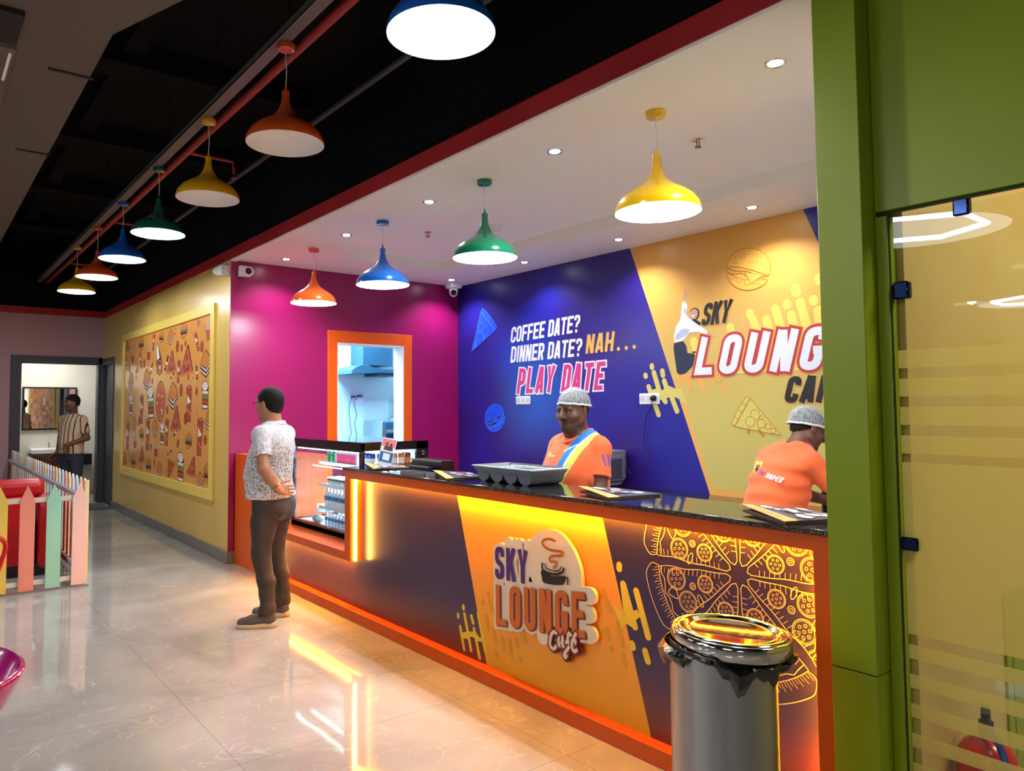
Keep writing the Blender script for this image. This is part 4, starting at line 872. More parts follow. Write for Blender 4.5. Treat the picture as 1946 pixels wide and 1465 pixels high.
for st in CF: D.line(st, .05, S_mar, cap='round')
bd = D.solid(.02).done('sign_board', sg)
D = Decal(2.6625, .00006)
text(D, 'SKY', SK[0], SK[1], SK[2][1]-SK[0][1], [(0, S_pur)], w=.42, t=.17, gap=.1, shear=0)
D.n += 22
text(D, 'LOUNGE', (LO[0][0]-.008, LO[0][1]-.006), (LO[1][0]-.008, LO[1][1]-.006), LO[2][1]-LO[0][1], [(0, S_mar)], w=.44, t=.17, gap=.13, shear=0)
D.n += 22
text(D, 'LOUNGE', (LO[0][0], LO[0][1]), (LO[1][0], LO[1][1]), LO[2][1]-LO[0][1], [(0, S_or)], w=.44, t=.165, gap=.13, shear=0)
D.n += 22
for st in CF: D.line(st, .036, S_mar, cap='round')
for k, st in enumerate(CF): D.line(st, .017, S_cream, cap='round')
D.poly(smooth_path([(2.828,0.709),(2.745,0.691),(2.659,0.708),(2.674,0.66),(2.805,0.644),(2.824,0.669)], 2, True), S_bk)
D.line(smooth_path([(2.819,0.742),(2.819,0.716),(2.782,0.702),(2.716,0.706),(2.673,0.726),(2.666,0.742)], 5), .012, S_bk, cap='round')
D.line(smooth_path([(2.8,0.742),(2.789,0.724),(2.745,0.719),(2.702,0.726),(2.68,0.75)], 5), .006, S_bk, cap='round')
D.line(smooth_path([(2.659,0.701),(2.639,0.697),(2.638,0.67)], 4), .009, S_bk, cap='round')
D.line(smooth_path([(2.726,0.871),(2.772,0.875),(2.813,0.859),(2.81,0.836),(2.758,0.821),(2.686,0.824),(2.675,0.808),(2.744,0.792),(2.765,0.776),(2.752,0.763),(2.719,0.766),(2.719,0.751),(2.737,0.733)], 6), .013, S_or, cap='round')
D.done('sign_lettering', sg)

# ------------------------------------------------------------------ back worktop of the booth
b = B(); box(b, (4.93, 1.25, .762), (5.515, 5.45, .80)); tag(obj('back_worktop', b, M_gran, bevel=.003), 'long black granite worktop against the blue mural wall', 'worktop')
b = B(); box(b, (4.96, 1.25, 0), (5.51, 5.45, .76)); tag(obj('base_cabinet', b, M_org, bevel=.004), 'orange base cabinet below the black back worktop', 'cabinet')

# ------------------------------------------------------------------ people: smooth bodies grown from distance fields
class Field:
    def __init__(s, lo, hi, h):
        s.lo = np.array(lo, float); s.h = h; s.n = (np.ceil((np.array(hi)-s.lo)/h)).astype(int)+1
        s.d = np.full(tuple(s.n), 9., np.float32)
    def win(s, lo, hi):
        a = np.clip(np.floor((np.array(lo)-s.lo)/s.h).astype(int), 0, s.n-1); b = np.clip(np.ceil((np.array(hi)-s.lo)/s.h).astype(int)+1, 1, s.n)
        sl = tuple(slice(int(i), int(j)) for i, j in zip(a, b))
        ax = [(s.lo[k]+s.h*np.arange(sl[k].start, sl[k].stop)).astype(np.float32) for k in range(3)]
        return sl, np.meshgrid(*ax, indexing='ij', sparse=True)
    def put(s, sl, nd, k, op):
        d = s.d[sl]
        if nd.size == 0: return
        if op == 'sub':
            nd = -nd
            if k: hh = np.clip(.5-.5*(d-nd)/k, 0, 1); s.d[sl] = d*(1-hh)+nd*hh+k*hh*(1-hh)
            else: s.d[sl] = np.maximum(d, nd)
        elif k: hh = np.clip(.5+.5*(d-nd)/k, 0, 1); s.d[sl] = d*(1-hh)+nd*hh-k*hh*(1-hh)
        else: s.d[sl] = np.minimum(d, nd)
    def cone(s, a, b, ra, rb, k=.02, op='add'):
        a = np.array(a, float); b = np.array(b, float); m = max(ra, rb)+max(k, .02)+.01
        sl, (X, Y, Z) = s.win(np.minimum(a, b)-m, np.maximum(a, b)+m); v = b-a; L2 = float(v@v)+1e-12
        px, py, pz = X-a[0], Y-a[1], Z-a[2]; t = np.clip((px*v[0]+py*v[1]+pz*v[2])/L2, 0, 1)
        s.put(sl, np.sqrt((px-t*v[0])**2+(py-t*v[1])**2+(pz-t*v[2])**2)-(ra+(rb-ra)*t), k, op); return s
    def chain(s, pts, rs, k=.02):
        for i in range(len(pts)-1): s.cone(pts[i], pts[i+1], rs[i], rs[i+1], k)
    def ell(s, c, r, k=.02, op='add', R=None):
        c = np.array(c, float); r = np.array(r, float); m = r.max()+max(k, .02)+.01
        sl, (X, Y, Z) = s.win(c-m, c+m); X, Y, Z = X-c[0], Y-c[1], Z-c[2]
        if R is not None:
            R = np.array(R); X, Y, Z = (R[0, 0]*X+R[1, 0]*Y+R[2, 0]*Z, R[0, 1]*X+R[1, 1]*Y+R[2, 1]*Z, R[0, 2]*X+R[1, 2]*Y+R[2, 2]*Z)
        k0 = np.sqrt((X/r[0])**2+(Y/r[1])**2+(Z/r[2])**2); k1 = np.sqrt((X/r[0]**2)**2+(Y/r[1]**2)**2+(Z/r[2]**2)**2)+1e-9
        s.put(sl, k0*(k0-1)/k1, k, op); return s
    def prof(s, rows, k=.02, grow=0, p=2.3, wob=None):
        """stacked oval sections (z, cx, cy, rx, ry)"""
        rows = sorted(rows); z = np.array([r[0] for r in rows]); V = np.array([r[1:] for r in rows])
        m = .05; sl, (X, Y, Z) = s.win((-.5, -.5, z[0]-m), (.5, .6, z[-1]+m))
        zz = Z.ravel(); c = [np.interp(zz, z, V[:, i]).astype(np.float32).reshape(1, 1, -1) for i in range(4)]
        for i in range(4):   # soften the kinks of the piecewise sections
            a = c[i].ravel(); kn = max(1, int(.03/s.h)); a = np.convolve(np.pad(a, kn, mode='edge'), np.ones(2*kn+1)/(2*kn+1), 'valid'); c[i] = a.astype(np.float32).reshape(1, 1, -1)
        rx, ry = c[2]+grow, c[3]+grow
        q = (np.abs((X-c[0])/rx)**p+np.abs((Y-c[1])/ry)**p)**(1/p)
        d = (q-1)*np.minimum(rx, ry)
        d = np.maximum(d, np.maximum(z[0]-grow-Z, Z-z[-1]-grow))
        if wob is not None: d = d+wob(X, Y, Z)
        s.put(sl, d.astype(np.float32), k, 'add'); return s
    def keep(s, fn):
        ax = [(s.lo[k]+s.h*np.arange(s.n[k])).astype(np.float32) for k in range(3)]; X, Y, Z = np.meshgrid(*ax, indexing='ij', sparse=True)
        s.d = np.maximum(s.d, fn(X, Y, Z).astype(np.float32)); return s
    def mesh(s):
        d = s.d; ins = d < 0; n = s.n
        cs = np.zeros(tuple(n-1), np.int8)
        for i in (0, 1):
            for j in (0, 1):
                for k in (0, 1): cs += ins[i:n[0]-1+i, j:n[1]-1+j, k:n[2]-1+k]
        act = (cs > 0) & (cs < 8); idx = np.argwhere(act); vid = np.full(act.shape, -1, np.int64); vid[act] = np.arange(len(idx))
        acc = np.zeros((len(idx), 3)); cnt = np.zeros(len(idx))
        for ax in range(3):
            o = [a for a in range(3) if a != ax]
            for u in (0, 1):
                for v in (0, 1):
                    q0 = idx.copy(); q0[:, o[0]] += u; q0[:, o[1]] += v; q1 = q0.copy(); q1[:, ax] += 1
                    d0 = d[tuple(q0.T)]; d1 = d[tuple(q1.T)]; m = (d0 < 0) != (d1 < 0); t = d0[m]/(d0[m]-d1[m])
                    p = q0[m].astype(float); p[:, ax] += t; acc[m] += p; cnt[m] += 1
        V = s.lo+s.h*(acc/cnt[:, None]); F = []
        for ax in range(3):
            o = [(ax+1) % 3, (ax+2) % 3]; sl0 = [slice(0, n[a]) for a in range(3)]; sl1 = list(sl0); sl0[ax] = slice(0, n[ax]-1); sl1[ax] = slice(1, n[ax])
            c = ins[tuple(sl0)] != ins[tuple(sl1)]; e = np.argwhere(c)
            e = e[(e[:, o[0]] > 0) & (e[:, o[1]] > 0) & (e[:, o[0]] < n[o[0]]-1) & (e[:, o[1]] < n[o[1]]-1)]
            if not len(e): continue
            q = []
            for u, v in ((-1, -1), (0, -1), (0, 0), (-1, 0)):
                w_ = e.copy(); w_[:, o[0]] += u; w_[:, o[1]] += v; q.append(vid[tuple(w_.T)])
            q = np.stack(q, 1); fl = ~ins[tuple(e.T)]; q[fl] = q[fl][:, ::-1]; F.append(q)
        return V, np.concatenate(F)
    def surf(s, x, z, sgn):
        """y of the surface met first when coming from sgn*y at (x, z)"""
        i = int(round((x-s.lo[0])/s.h)); k = int(round((z-s.lo[2])/s.h)); col = s.d[i, :, k]
        js = range(len(col)-1, -1, -1) if sgn > 0 else range(len(col))
        for j in js:
            if col[j] < 0:
                jj = j+sgn; t = col[j]/(col[j]-col[jj]) if 0 <= jj < len(col) else 0
                return s.lo[1]+s.h*(j+sgn*t)
        return s.lo[1]
def field_obj(name, F, mats, parent, pick=None, relax=1):
    V, Q = F.mesh()
    if relax:
        for _ in range(relax):
            S = np.zeros_like(V); c = np.zeros(len(V))
            for k in range(4):
                np.add.at(S, Q[:, k], V[Q[:, (k+1) % 4]]); np.add.at(c, Q[:, k], 1); np.add.at(S, Q[:, k], V[Q[:, (k+3) % 4]]); np.add.at(c, Q[:, k], 1)
            V = V*.5+.5*S/np.maximum(c, 1)[:, None]
    me = bpy.data.meshes.new(name); me.vertices.add(len(V)); me.vertices.foreach_set('co', V.astype(np.float32).ravel())
    me.loops.add(len(Q)*4); me.loops.foreach_set('vertex_index', Q.astype(np.int32).ravel())
    me.polygons.add(len(Q)); me.polygons.foreach_set('loop_start', np.arange(0, len(Q)*4, 4, dtype=np.int32))
    for m in (mats if isinstance(mats, (list, tuple)) else [mats]): me.materials.append(m)
    if pick is not None:
        ctr = V[Q].mean(1); me.polygons.foreach_set('material_index', pick(ctr[:, 0], ctr[:, 1], ctr[:, 2]).astype(np.int32))
    me.update(calc_edges=True); me.polygons.foreach_set('use_smooth', np.ones(len(Q), bool)); me.validate()
    o = bpy.data.objects.new(name, me); COL.objects.link(o)
    if parent is not None: o.parent = parent
    return o

def rotm(yaw=0, pitch=0, roll=0):
    return np.array(Matrix.Rotation(yaw, 3, 'Z') @ Matrix.Rotation(pitch, 3, 'X') @ Matrix.Rotation(roll, 3, 'Y'))
class Head:
    """frame of the head: origin between the ears, +y the face"""
    def __init__(s, c, yaw=0, pitch=0, roll=0, sc=1): s.c = np.array(c, float); s.R = rotm(yaw, pitch, roll); s.s = sc
    def P(s, x, y, z): return s.c+s.R @ (np.array((x, y, z))*s.s)
    def build(s, F, fat=0):
        q = s.s; E = lambda c, r, k=.015, op='add': F.ell(s.P(*c), [a*q for a in r], k*q, op, s.R); Cn = lambda a, b, ra, rb, k=.015: F.cone(s.P(*a), s.P(*b), ra*q, rb*q, k*q)
        E((0, -.012, .028), (.077, .096, .092)); E((0, .024, -.028), (.062+fat, .07, .084), .03)
        for x in (-1, 1):
            Cn((x*(.052+fat), .0, -.05), (x*.022, .058, -.09), .026, .02, .03); E((x*(.037+fat*.6), .055, -.026), (.027+fat, .027, .028), .02)
            ex = .0785+fat*.7; E((x*ex, -.008, -.004), (.010, .019, .032), .006); E((x*(ex+.0105), -.003, -.002), (.005, .010, .019), .004, 'sub')
            E((x*.031, .098, .006), (.018, .017, .011), .012, 'sub'); E((x*.013, .100, -.029), (.009, .011, .008), .006)
            E((x*.031, .0775, .0135), (.016, .0125, .0045), .003); E((x*.031, .0775, -.003), (.016, .011, .004), .003)
        E((0, .058, -.092), (.03+fat, .026, .024), .02); Cn((-.045, .077, .024), (.045, .077, .024), .0125, .0125, .014)
        Cn((0, .088, .018), (0, .110, -.022), .008, .0135, .01); E((0, .112, -.026), (.0125, .011, .010), .006)
        E((0, .088, -.050), (.024, .013, .0065), .005); E((0, .086, -.0615), (.020, .013, .0075), .005); E((0, .103, -.0555), (.03, .006, .0016), .002, 'sub')
        if fat: E((0, .02, -.115), (.05, .05, .03), .03)
    def mats(s, X, Y, Z):
        p = (np.stack([X, Y, Z], -1)-s.c) @ s.R/s.s; return p[..., 0], p[..., 1], p[..., 2]
    def face_bits(s, parent, brow, moustache=None, eyes=True):
        def at(c): return tuple(s.P(*c))
        if eyes:
            for x in (-1, 1):
                b = B(); bmesh.ops.create_uvsphere(b, u_segments=16, v_segments=12, radius=.0125*s.s)
                for v in b.verts: v.co = Vector(s.R @ np.array(v.co)); v.co += Vector(at((x*.031, .0775, .006)))
                o = obj('eye', b, mat('eye_white', rgb(176, 166, 158), .2), parent, smooth=True)
                b = B(); bmesh.ops.create_uvsphere(b, u_segments=12, v_segments=8, radius=.0062*s.s)
                for v in b.verts: v.co = Vector(s.R @ (np.array(v.co)*np.array((1, .5, 1))))+Vector(at((x*.031, .0885, .006)))
                obj('iris', b, mat('eye_dark', rgb(22, 14, 10), .1), o, smooth=True)
        b = B()
        for x in (-1, 1):
            tube(b, [at((x*.012, .0915, .026)), at((x*.028, .0915, .0315)), at((x*.044, .082, .029)), at((x*.052, .074, .023))], .004, 6, rs=[.0042, .0056, .005, .0025])
        obj('eyebrow', b, brow, parent, smooth=True)
        if moustache:
            b = B(); tube(b, [at((-.03, .088, -.050)), at((-.014, .0985, -.0425)), at((0, .1015, -.041)), at((.014, .0985, -.0425)), at((.03, .088, -.050))], .004, 6, rs=[.0015, .004, .004, .004, .0015]); obj('moustache', b, moustache, parent, smooth=True)
def hair_field(F, H, grow=.009, z0=-.004, sl=.85, back=-.085):
    q = H.s; F.ell(H.P(0, -.013, .03), [(a+grow)*q for a in (.077, .096, .092)], .01, 'add', H.R)
    F.ell(H.P(0, -.05, -.02), [(a+grow*.6)*q for a in (.062, .045, .06)], .02, 'add', H.R)
    def kf(X, Y, Z):
        px, py, pz = X-H.c[0], Y-H.c[1], Z-H.c[2]; R = H.R
        y = (R[0, 1]*px+R[1, 1]*py+R[2, 1]*pz)/q; z = (R[0, 2]*px+R[1, 2]*py+R[2, 2]*pz)/q
        return np.maximum((z0+sl*y-z)*.7, back-z)+.004*np.sin(y*90)*np.sin(z*60+px*80)
    F.keep(kf)
    for x in (-1, 1): F.ell(H.P(x*.085, -.004, -.006), [.022*q, .021*q, .034*q], .004, 'sub', H.R)
def hand(F, w_, d, nrm, side, curl=.5, sc=1, spread=.16):
    """w_ wrist, d palm direction, nrm palm-facing normal, side +1 right hand / -1 left"""
    w_ = np.array(w_, float); d = np.array(d, float); d /= np.linalg.norm(d); nrm = np.array(nrm, float); nrm -= d*(nrm@d); nrm /= np.linalg.norm(nrm)
    s_ = np.cross(d, nrm)*side   # towards the thumb
    for k, u in enumerate((-.028, -.010, .010, .027)):
        F.cone(w_+d*.012*sc+s_*u*.6*sc, w_+d*.088*sc+s_*u*sc, .016*sc, .0125*sc, .012)
    for k, (u, L_) in enumerate(((.029, .070), (.010, .079), (-.010, .073), (-.028, .057))):
        p = w_+d*.09*sc+s_*u*sc; a = 0; q = p; fd = d+s_*(u/.03)*spread; fd /= np.linalg.norm(fd)
        for j, (f, r0, r1) in enumerate(((.45, .0095, .0088), (.31, .0088, .0080), (.24, .0080, .0070))):
            a += curl*(.55+.25*j+.08*k); v = fd*math.cos(a)+nrm*math.sin(a); e = q+v*L_*f*sc; F.cone(q, e, r0*sc, r1*sc, .004); q = e
    p = w_+d*.025*sc+s_*.026*sc; v = d*.62+s_*.72+nrm*.3; v /= np.linalg.norm(v); e = p+v*.036*sc; F.cone(p, e, .014*sc, .0115*sc, .01)
    v2 = d*.85+s_*.3+nrm*.42; v2 /= np.linalg.norm(v2); e2 = e+v2*.030*sc; F.cone(e, e2, .0105*sc, .0095*sc, .004); F.cone(e2, e2+v2*.024*sc, .0095*sc, .008*sc, .004)
def skin_mat(n, *c):
    m = mat('skin_'+n, rgb(*c), .48, spec=.4, var=.12, vscale=22, bump=.05, bscale=160); m.node_tree.nodes['Principled BSDF'].inputs['Subsurface Weight'].default_value = .06
    m.node_tree.nodes['Principled BSDF'].inputs['Subsurface Radius'].default_value = (.02, .008, .004); return m
M_hair = mat('black_hair', rgb(17, 13, 11), .75, spec=.25, bump=.5, bscale=260, stretch=(1, 1, .3)); M_brow = mat('eyebrow_hair', rgb(16, 11, 9), .7)
def folds(amp, seed, zf=38):
    r = random.Random(seed); ph = [r.uniform(0, 6) for _ in range(6)]
    def f(X, Y, Z): return amp*(np.sin(Z*zf+X*11+ph[0]+2.2*np.sin(X*9+ph[1]))*.6+np.sin(Z*zf*.55-X*17+Y*14+ph[2])*.55+np.sin(X*30+Z*12+ph[3])*.3)
    return f
def shoe(parent, heel, toe, label_mat, sole_mat, name='shoe', z=0):
    heel = np.array(heel); toe = np.array(toe); d = (toe-heel); L_ = float(np.linalg.norm(d)); a = math.atan2(d[1], d[0])
    F = Field((-.05, -.08, 0), (L_+.05, .08, .14), .004)
    F.cone((.045, 0, .055), (.05, 0, .095), .036, .038, .02); F.cone((.05, 0, .05), (L_*.6, 0, .048), .04, .038, .03); F.cone((L_*.6, .004, .042), (L_-.045, .006, .036), .043, .036, .02)
    F.keep(lambda X, Y, Z: np.maximum(.022-Z, Z-.105-.0*X)); o = field_obj(name, F, label_mat, parent); o.location = (heel[0], heel[1], z); o.rotation_euler = (0, 0, a)
    F = Field((-.06, -.08, -.01), (L_+.06, .08, .06), .004); F.cone((.035, 0, .018), (L_*.62, 0, .018), .042, .046, .01); F.cone((L_*.62, .003, .018), (L_-.042, .006, .02), .046, .041, .01)
    F.keep(lambda X, Y, Z: np.maximum(.001-Z, Z-.031-.012*np.clip(1-X/.12, 0, 1))); s2 = field_obj('sole', F, sole_mat, o); return o

# ---------------- customer waiting at the counter
def person_customer():
    c = (2.165, 5.17); yaw = math.radians(37)
    H = Head((0, .03, 1.583), math.radians(-8), -.04, 0, 1.0); SK = skin_mat('tan', 170, 118, 88)
    Lsh, Lel, Lwr = (-.185, -.01, 1.365), (-.262, -.085, 1.125), (-.205, -.158, .985); Rsh, Rel, Rwr = (.185, -.01, 1.355), (.235, .09, 1.10), (.07, .25, .96)
    hip, kn, an = [(-.088, 0, .92), (.088, 0, .92)], [(-.112, .02, .50), (.10, .03, .50)], [(-.125, -.05, .10), (.14, -.02, .10)]
    tor = [(.90, 0, -.005, .155, .115), (.98, 0, .018, .155, .13), (1.08, 0, .028, .158, .145), (1.18, 0, .012, .162, .135), (1.28, 0, -.006, .175, .12), (1.36, 0, -.012, .165, .098), (1.41, 0, -.012, .11, .075), (1.44, 0, -.005, .06, .055)]
    F = Field((-.36, -.30, -.02), (.36, .22, 1.74), .0048)
    H.build(F, .004); F.cone(H.P(0, -.022, -.06), (0, -.02, 1.40), .056, .062, .03)
    F.prof([(z, a, b_, r1-.014, r2-.014) for z, a, b_, r1, r2 in tor], .03)
    for sh, el, wr in ((Lsh, Lel, Lwr), (Rsh, Rel, Rwr)):
        m = tuple((np.array(el)*.55+np.array(wr)*.45)); F.chain([sh, el, m, wr], [.05, .043, .042, .028], .02)
    hand(F, Lwr, (.62, -.12, -.12), (0, -1, .1), -1, .22, .98, .1); hand(F, Rwr, (-.8, .02, -.1), (0, -1, 0), 1, .4, .96)
    for h_, k_, a_ in zip(hip, kn, an):
        F.chain([h_, tuple((np.array(h_)+np.array(k_))/2), k_, (k_[0]*.5+a_[0]*.5, k_[1]*.5+a_[1]*.5-.015, .34), a_], [.078, .07, .05, .048, .036], .03); F.cone(a_, (a_[0], a_[1]+.05, .06), .034, .03, .02)
    body = field_obj('person', F, [SK, mat('stubble', rgb(120, 84, 66), .6)], None); body.location = (c[0], c[1], 0); body.rotation_euler = (0, 0, yaw)
    tag(body, 'man in white leaf-patterned polo shirt and dark jeans waiting with hands clasped behind his back', 'person')
    F = Field((-.14, -.14, 1.44), (.14, .2, 1.74), .004); hair_field(F, H, .010, -.008, .82, -.098); field_obj('hair', F, M_hair, body)
    H.face_bits(body, M_brow)
    # spectacles
    g = B()
    for x in (-1, 1):
        tube(g, [tuple(H.P(x*.033+.023*math.cos(t)*1.05, .108, .006+.017*math.sin(t))) for t in np.linspace(0, 2*PI, 20, endpoint=False)], .0018, 6, closed=True)
        tube(g, [tuple(H.P(x*.057, .106, .01)), tuple(H.P(x*.078, .09, .012)), tuple(H.P(x*.083, .0, .012)), tuple(H.P(x*.083, -.02, 0))], .0018, 6)
    tube(g, [tuple(H.P(-.01, .109, .01)), tuple(H.P(.01, .109, .01))], .0016, 6); obj('spectacles', g, mat('magenta_frames', rgb(110, 16, 70), .2), body, smooth=True)
    # shirt
    F = Field((-.34, -.24, .88), (.34, .26, 1.52), .005)
    F.prof([(.905, 0, .010, .188, .156), (.955, 0, .02, .182, .158), (1.06, 0, .036, .17, .162), (1.16, 0, .022, .172, .155), (1.26, 0, .0, .182, .14), (1.34, 0, -.012, .178, .118), (1.40, 0, -.016, .125, .088), (1.445, 0, -.008, .072, .07)], .02, .004, 2.4, folds(.0028, 3))
    for s_, sh, el in ((-1, Lsh, Lel), (1, Rsh, Rel)):
        F.cone((s_*.045, -.012, 1.415), (s_*.15, -.012, 1.368), .042, .055, .04); F.cone((s_*.15, -.012, 1.35), sh, .06, .058, .04); e = np.array(sh)+(np.array(el)-np.array(sh))*.66; F.cone(sh, e, .058, .062, .03)
    for s_, sh, el in ((-1, Lsh, Lel), (1, Rsh, Rel)):
        sh, el = np.array(sh), np.array(el); v = (el-sh)/np.linalg.norm(el-sh); q = sh+v*.17
        F.keep(lambda X, Y, Z, v=v, q=q, s_=s_: np.where((X*s_ > .186) & (Z > 1.0), (X-q[0])*v[0]+(Y-q[1])*v[1]+(Z-q[2])*v[2], -1))
    F.keep(lambda X, Y, Z: .905+.02*np.sin(X*9)*.4-Z)
    m = bpy.data.materials.new('paisley_shirt'); m.use_nodes = True; nt = m.node_tree; N = nt.nodes; L = nt.links; b = N['Principled BSDF']; b.inputs['Roughness'].default_value = .8
    tc = N.new('ShaderNodeTexCoord'); ns = N.new('ShaderNodeTexNoise'); ns.inputs['Scale'].default_value = 9; L.new(tc.outputs['Object'], ns.inputs[0])
    mxv = N.new('ShaderNodeMix'); mxv.data_type = 'RGBA'; mxv.blend_type = 'LINEAR_LIGHT'; mxv.inputs[0].default_value = .09; L.new(tc.outputs['Object'], mxv.inputs[6]); L.new(ns.outputs[1], mxv.inputs[7])
    vo = N.new('ShaderNodeTexVoronoi'); vo.feature = 'DISTANCE_TO_EDGE'; vo.inputs['Scale'].default_value = 34; L.new(mxv.outputs[2], vo.inputs[0])
    r = N.new('ShaderNodeMapRange'); r.inputs[1].default_value = .10; r.inputs[2].default_value = .13; L.new(vo.outputs[0], r.inputs[0])
    sx = N.new('ShaderNodeSeparateXYZ'); L.new(tc.outputs['Object'], sx.inputs[0]); rz = N.new('ShaderNodeMapRange'); rz.inputs[1].default_value = 1.36; rz.inputs[2].default_value = 1.22; rz.inputs[3].default_value = .35; L.new(sx.outputs[2], rz.inputs[0])
    mu = N.new('ShaderNodeMath'); mu.operation = 'MULTIPLY'; L.new(r.outputs[0], mu.inputs[0]); L.new(rz.outputs[0], mu.inputs[1])
    mx = N.new('ShaderNodeMix'); mx.data_type = 'RGBA'; L.new(mu.outputs[0], mx.inputs[0]); mx.inputs[6].default_value = rgb(208, 208, 214); mx.inputs[7].default_value = rgb(150, 138, 128); L.new(mx.outputs[2], b.inputs['Base Color'])
    sh_ = field_obj('shirt', F, m, body)
    b = B(); tube(b, [(.078*math.cos(t), -.008+.074*math.sin(t), 1.437+.016*math.sin(t)*-1) for t in np.linspace(0, 2*PI, 28, endpoint=False)], .011, 8, closed=True); tube(b, [(.082*math.cos(t), -.008+.079*math.sin(t), 1.424-.016*math.sin(t)) for t in np.linspace(0, 2*PI, 28, endpoint=False)], .012, 8, closed=True)
    obj('collar', b, mat('white_knit', rgb(222, 224, 232), .8), sh_, smooth=True)
    # trousers
    jean = mat('dark_jeans', rgb(56, 48, 43), .75, var=.35, vscale=7, bump=.15, bscale=300, stretch=(1, 1, .35), col2=rgb(44, 38, 36))
    F = Field((-.26, -.22, .06), (.26, .2, .98), .005)
    for s_ in (-1, 1): F.ell((s_*.078, -.062, .83), (.088, .075, .10), .04)
    F.prof([(.74, 0, -.005, .15, .105), (.80, 0, -.01, .162, .122), (.88, 0, -.008, .168, .138), (.95, 0, .006, .158, .134), (.975, 0, .01, .156, .132)], .03)
    for h_, k_, a_ in zip(hip, kn, an):
        mid = (h_[0]*.5+k_[0]*.5, h_[1]*.5+k_[1]*.5, .71); cf = (k_[0]*.45+a_[0]*.55, k_[1]*.5+a_[1]*.5-.012, .32); lo = (a_[0], a_[1]+.005, .13)
        F.chain([(h_[0], -.01, .86), mid, k_, cf, lo], [.096, .09, .066, .060, .052], .03)
        F.cone((lo[0], lo[1], .135), (lo[0], lo[1]+.01, .105), .060, .062, .01)
    F.keep(lambda X, Y, Z: np.maximum(.085-Z, Z-.965))
    f = folds(.0032, 8, 60); sl, G = F.win(F.lo, F.lo+F.h*F.n); F.d = (F.d+f(*G)*np.clip(1.25-np.abs(G[2]-.45)*.0-.5, 0, 1)).astype(np.float32)
    tr = field_obj('trousers', F, jean, body)
    b = B(); prism(b, [(-.15, .775), (-.10, .75), (-.045, .775), (-.045, .89), (-.15, .89)], -.004, .004, ax=1)
    for v in b.verts:
        v.co.x = v.co.x*.95-.0; yb = F.surf(max(-.2, min(.2, v.co.x)), v.co.z, -1); v.co.y = yb-.004+v.co.y
    obj('back_pocket', b, mat('pocket_denim', rgb(70, 56, 44), .7), tr)
    shm = mat('grey_knit_shoe', rgb(72, 68, 66), .8, bump=.2, bscale=400); sol = mat('beige_sole', rgb(186, 166, 132), .6)
    shoe(body, (-.108, -.105), (-.215, .155), shm, sol); shoe(body, (.16, -.06), (.06, .205), shm, sol)
    # wrist watch
    b = B(); w_ = Vector(Lwr); v = (Vector(Lel)-w_).normalized(); u = v.orthogonal().normalized(); s2 = v.cross(u); ctr = w_+v*.022
    tube(b, [tuple(ctr+(u*math.cos(t)+s2*math.sin(t))*.033) for t in np.linspace(0, 2*PI, 24, endpoint=False)], .006, 6, closed=True); obj('wristwatch', b, mat('gold_watch', rgb(150, 120, 70), .3, metal=.7), body, smooth=True)
person_customer()

def hairnet(parent, H, hi=.024, z0=.012, sl=.28, back=-.055, tilt=0):
    F = Field(tuple(H.c-.2), tuple(H.c+.2), .004); q = H.s
    F.ell(H.P(0, -.02, .038), [a*q for a in (.077+hi*.6, .098+hi*.7, .086+hi)], .01, 'add', H.R)
    def kf(X, Y, Z):
        px, py, pz = X-H.c[0], Y-H.c[1], Z-H.c[2]; R = H.R
        y = (R[0, 1]*px+R[1, 1]*py+R[2, 1]*pz)/q; z = (R[0, 2]*px+R[1, 2]*py+R[2, 2]*pz)/q; x = (R[0, 0]*px+R[1, 0]*py+R[2, 0]*pz)/q
        return np.maximum((z0+sl*y-z), back-z)+.0016*np.sin(np.arctan2(y, x)*26)*np.clip((z-.02)*14, 0, 1)
    F.keep(kf)
    m = bpy.data.materials.get('hairnet_mesh')
    if m is None:
        m = bpy.data.materials.new('hairnet_mesh'); m.use_nodes = True; nt = m.node_tree; N = nt.nodes; L = nt.links; b = N['Principled BSDF']; b.inputs['Base Color'].default_value = rgb(196, 204, 208); b.inputs['Roughness'].default_value = .8
        tc = N.new('ShaderNodeTexCoord'); mp = N.new('ShaderNodeMapping'); mp.inputs['Scale'].default_value = (1, 1, .35); L.new(tc.outputs['Object'], mp.inputs[0])
        wv = N.new('ShaderNodeTexNoise'); wv.inputs['Scale'].default_value = 95; wv.inputs['Detail'].default_value = 4; wv.inputs['Distortion'].default_value = 1.5; L.new(mp.outputs[0], wv.inputs[0])
        r = N.new('ShaderNodeMapRange'); r.inputs[1].default_value = .35; r.inputs[2].default_value = .7; r.inputs[3].default_value = .22; r.inputs[4].default_value = .62; L.new(wv.outputs[0], r.inputs[0]); L.new(r.outputs[0], b.inputs['Alpha'])
    o = field_obj('hairnet', F, m, parent)
    V = [v.co for v in o.data.vertices]; C_ = Vector(H.c)
    best = {}
    for v in V:
        p = H.R.T @ np.array(v-C_)/q; lim = max(z0+sl*p[1], back)
        if abs(p[2]-lim) < .006:
            a = int((math.atan2(p[1], p[0])+PI)/(2*PI)*36) % 36; r = math.hypot(p[0], p[1])
            if a not in best or r > best[a][0]: best[a] = (r, v.copy())
    ring = [tuple(best[a][1]) for a in sorted(best)]
    if len(ring) > 10:
        b = B(); tube(b, smooth_path(ring, 2, True), .0065, 6, closed=True); obj('elastic_band', b, mat('hairnet_band', rgb(226, 230, 232), .8, bump=.3, bscale=200), o, smooth=True)
    return o

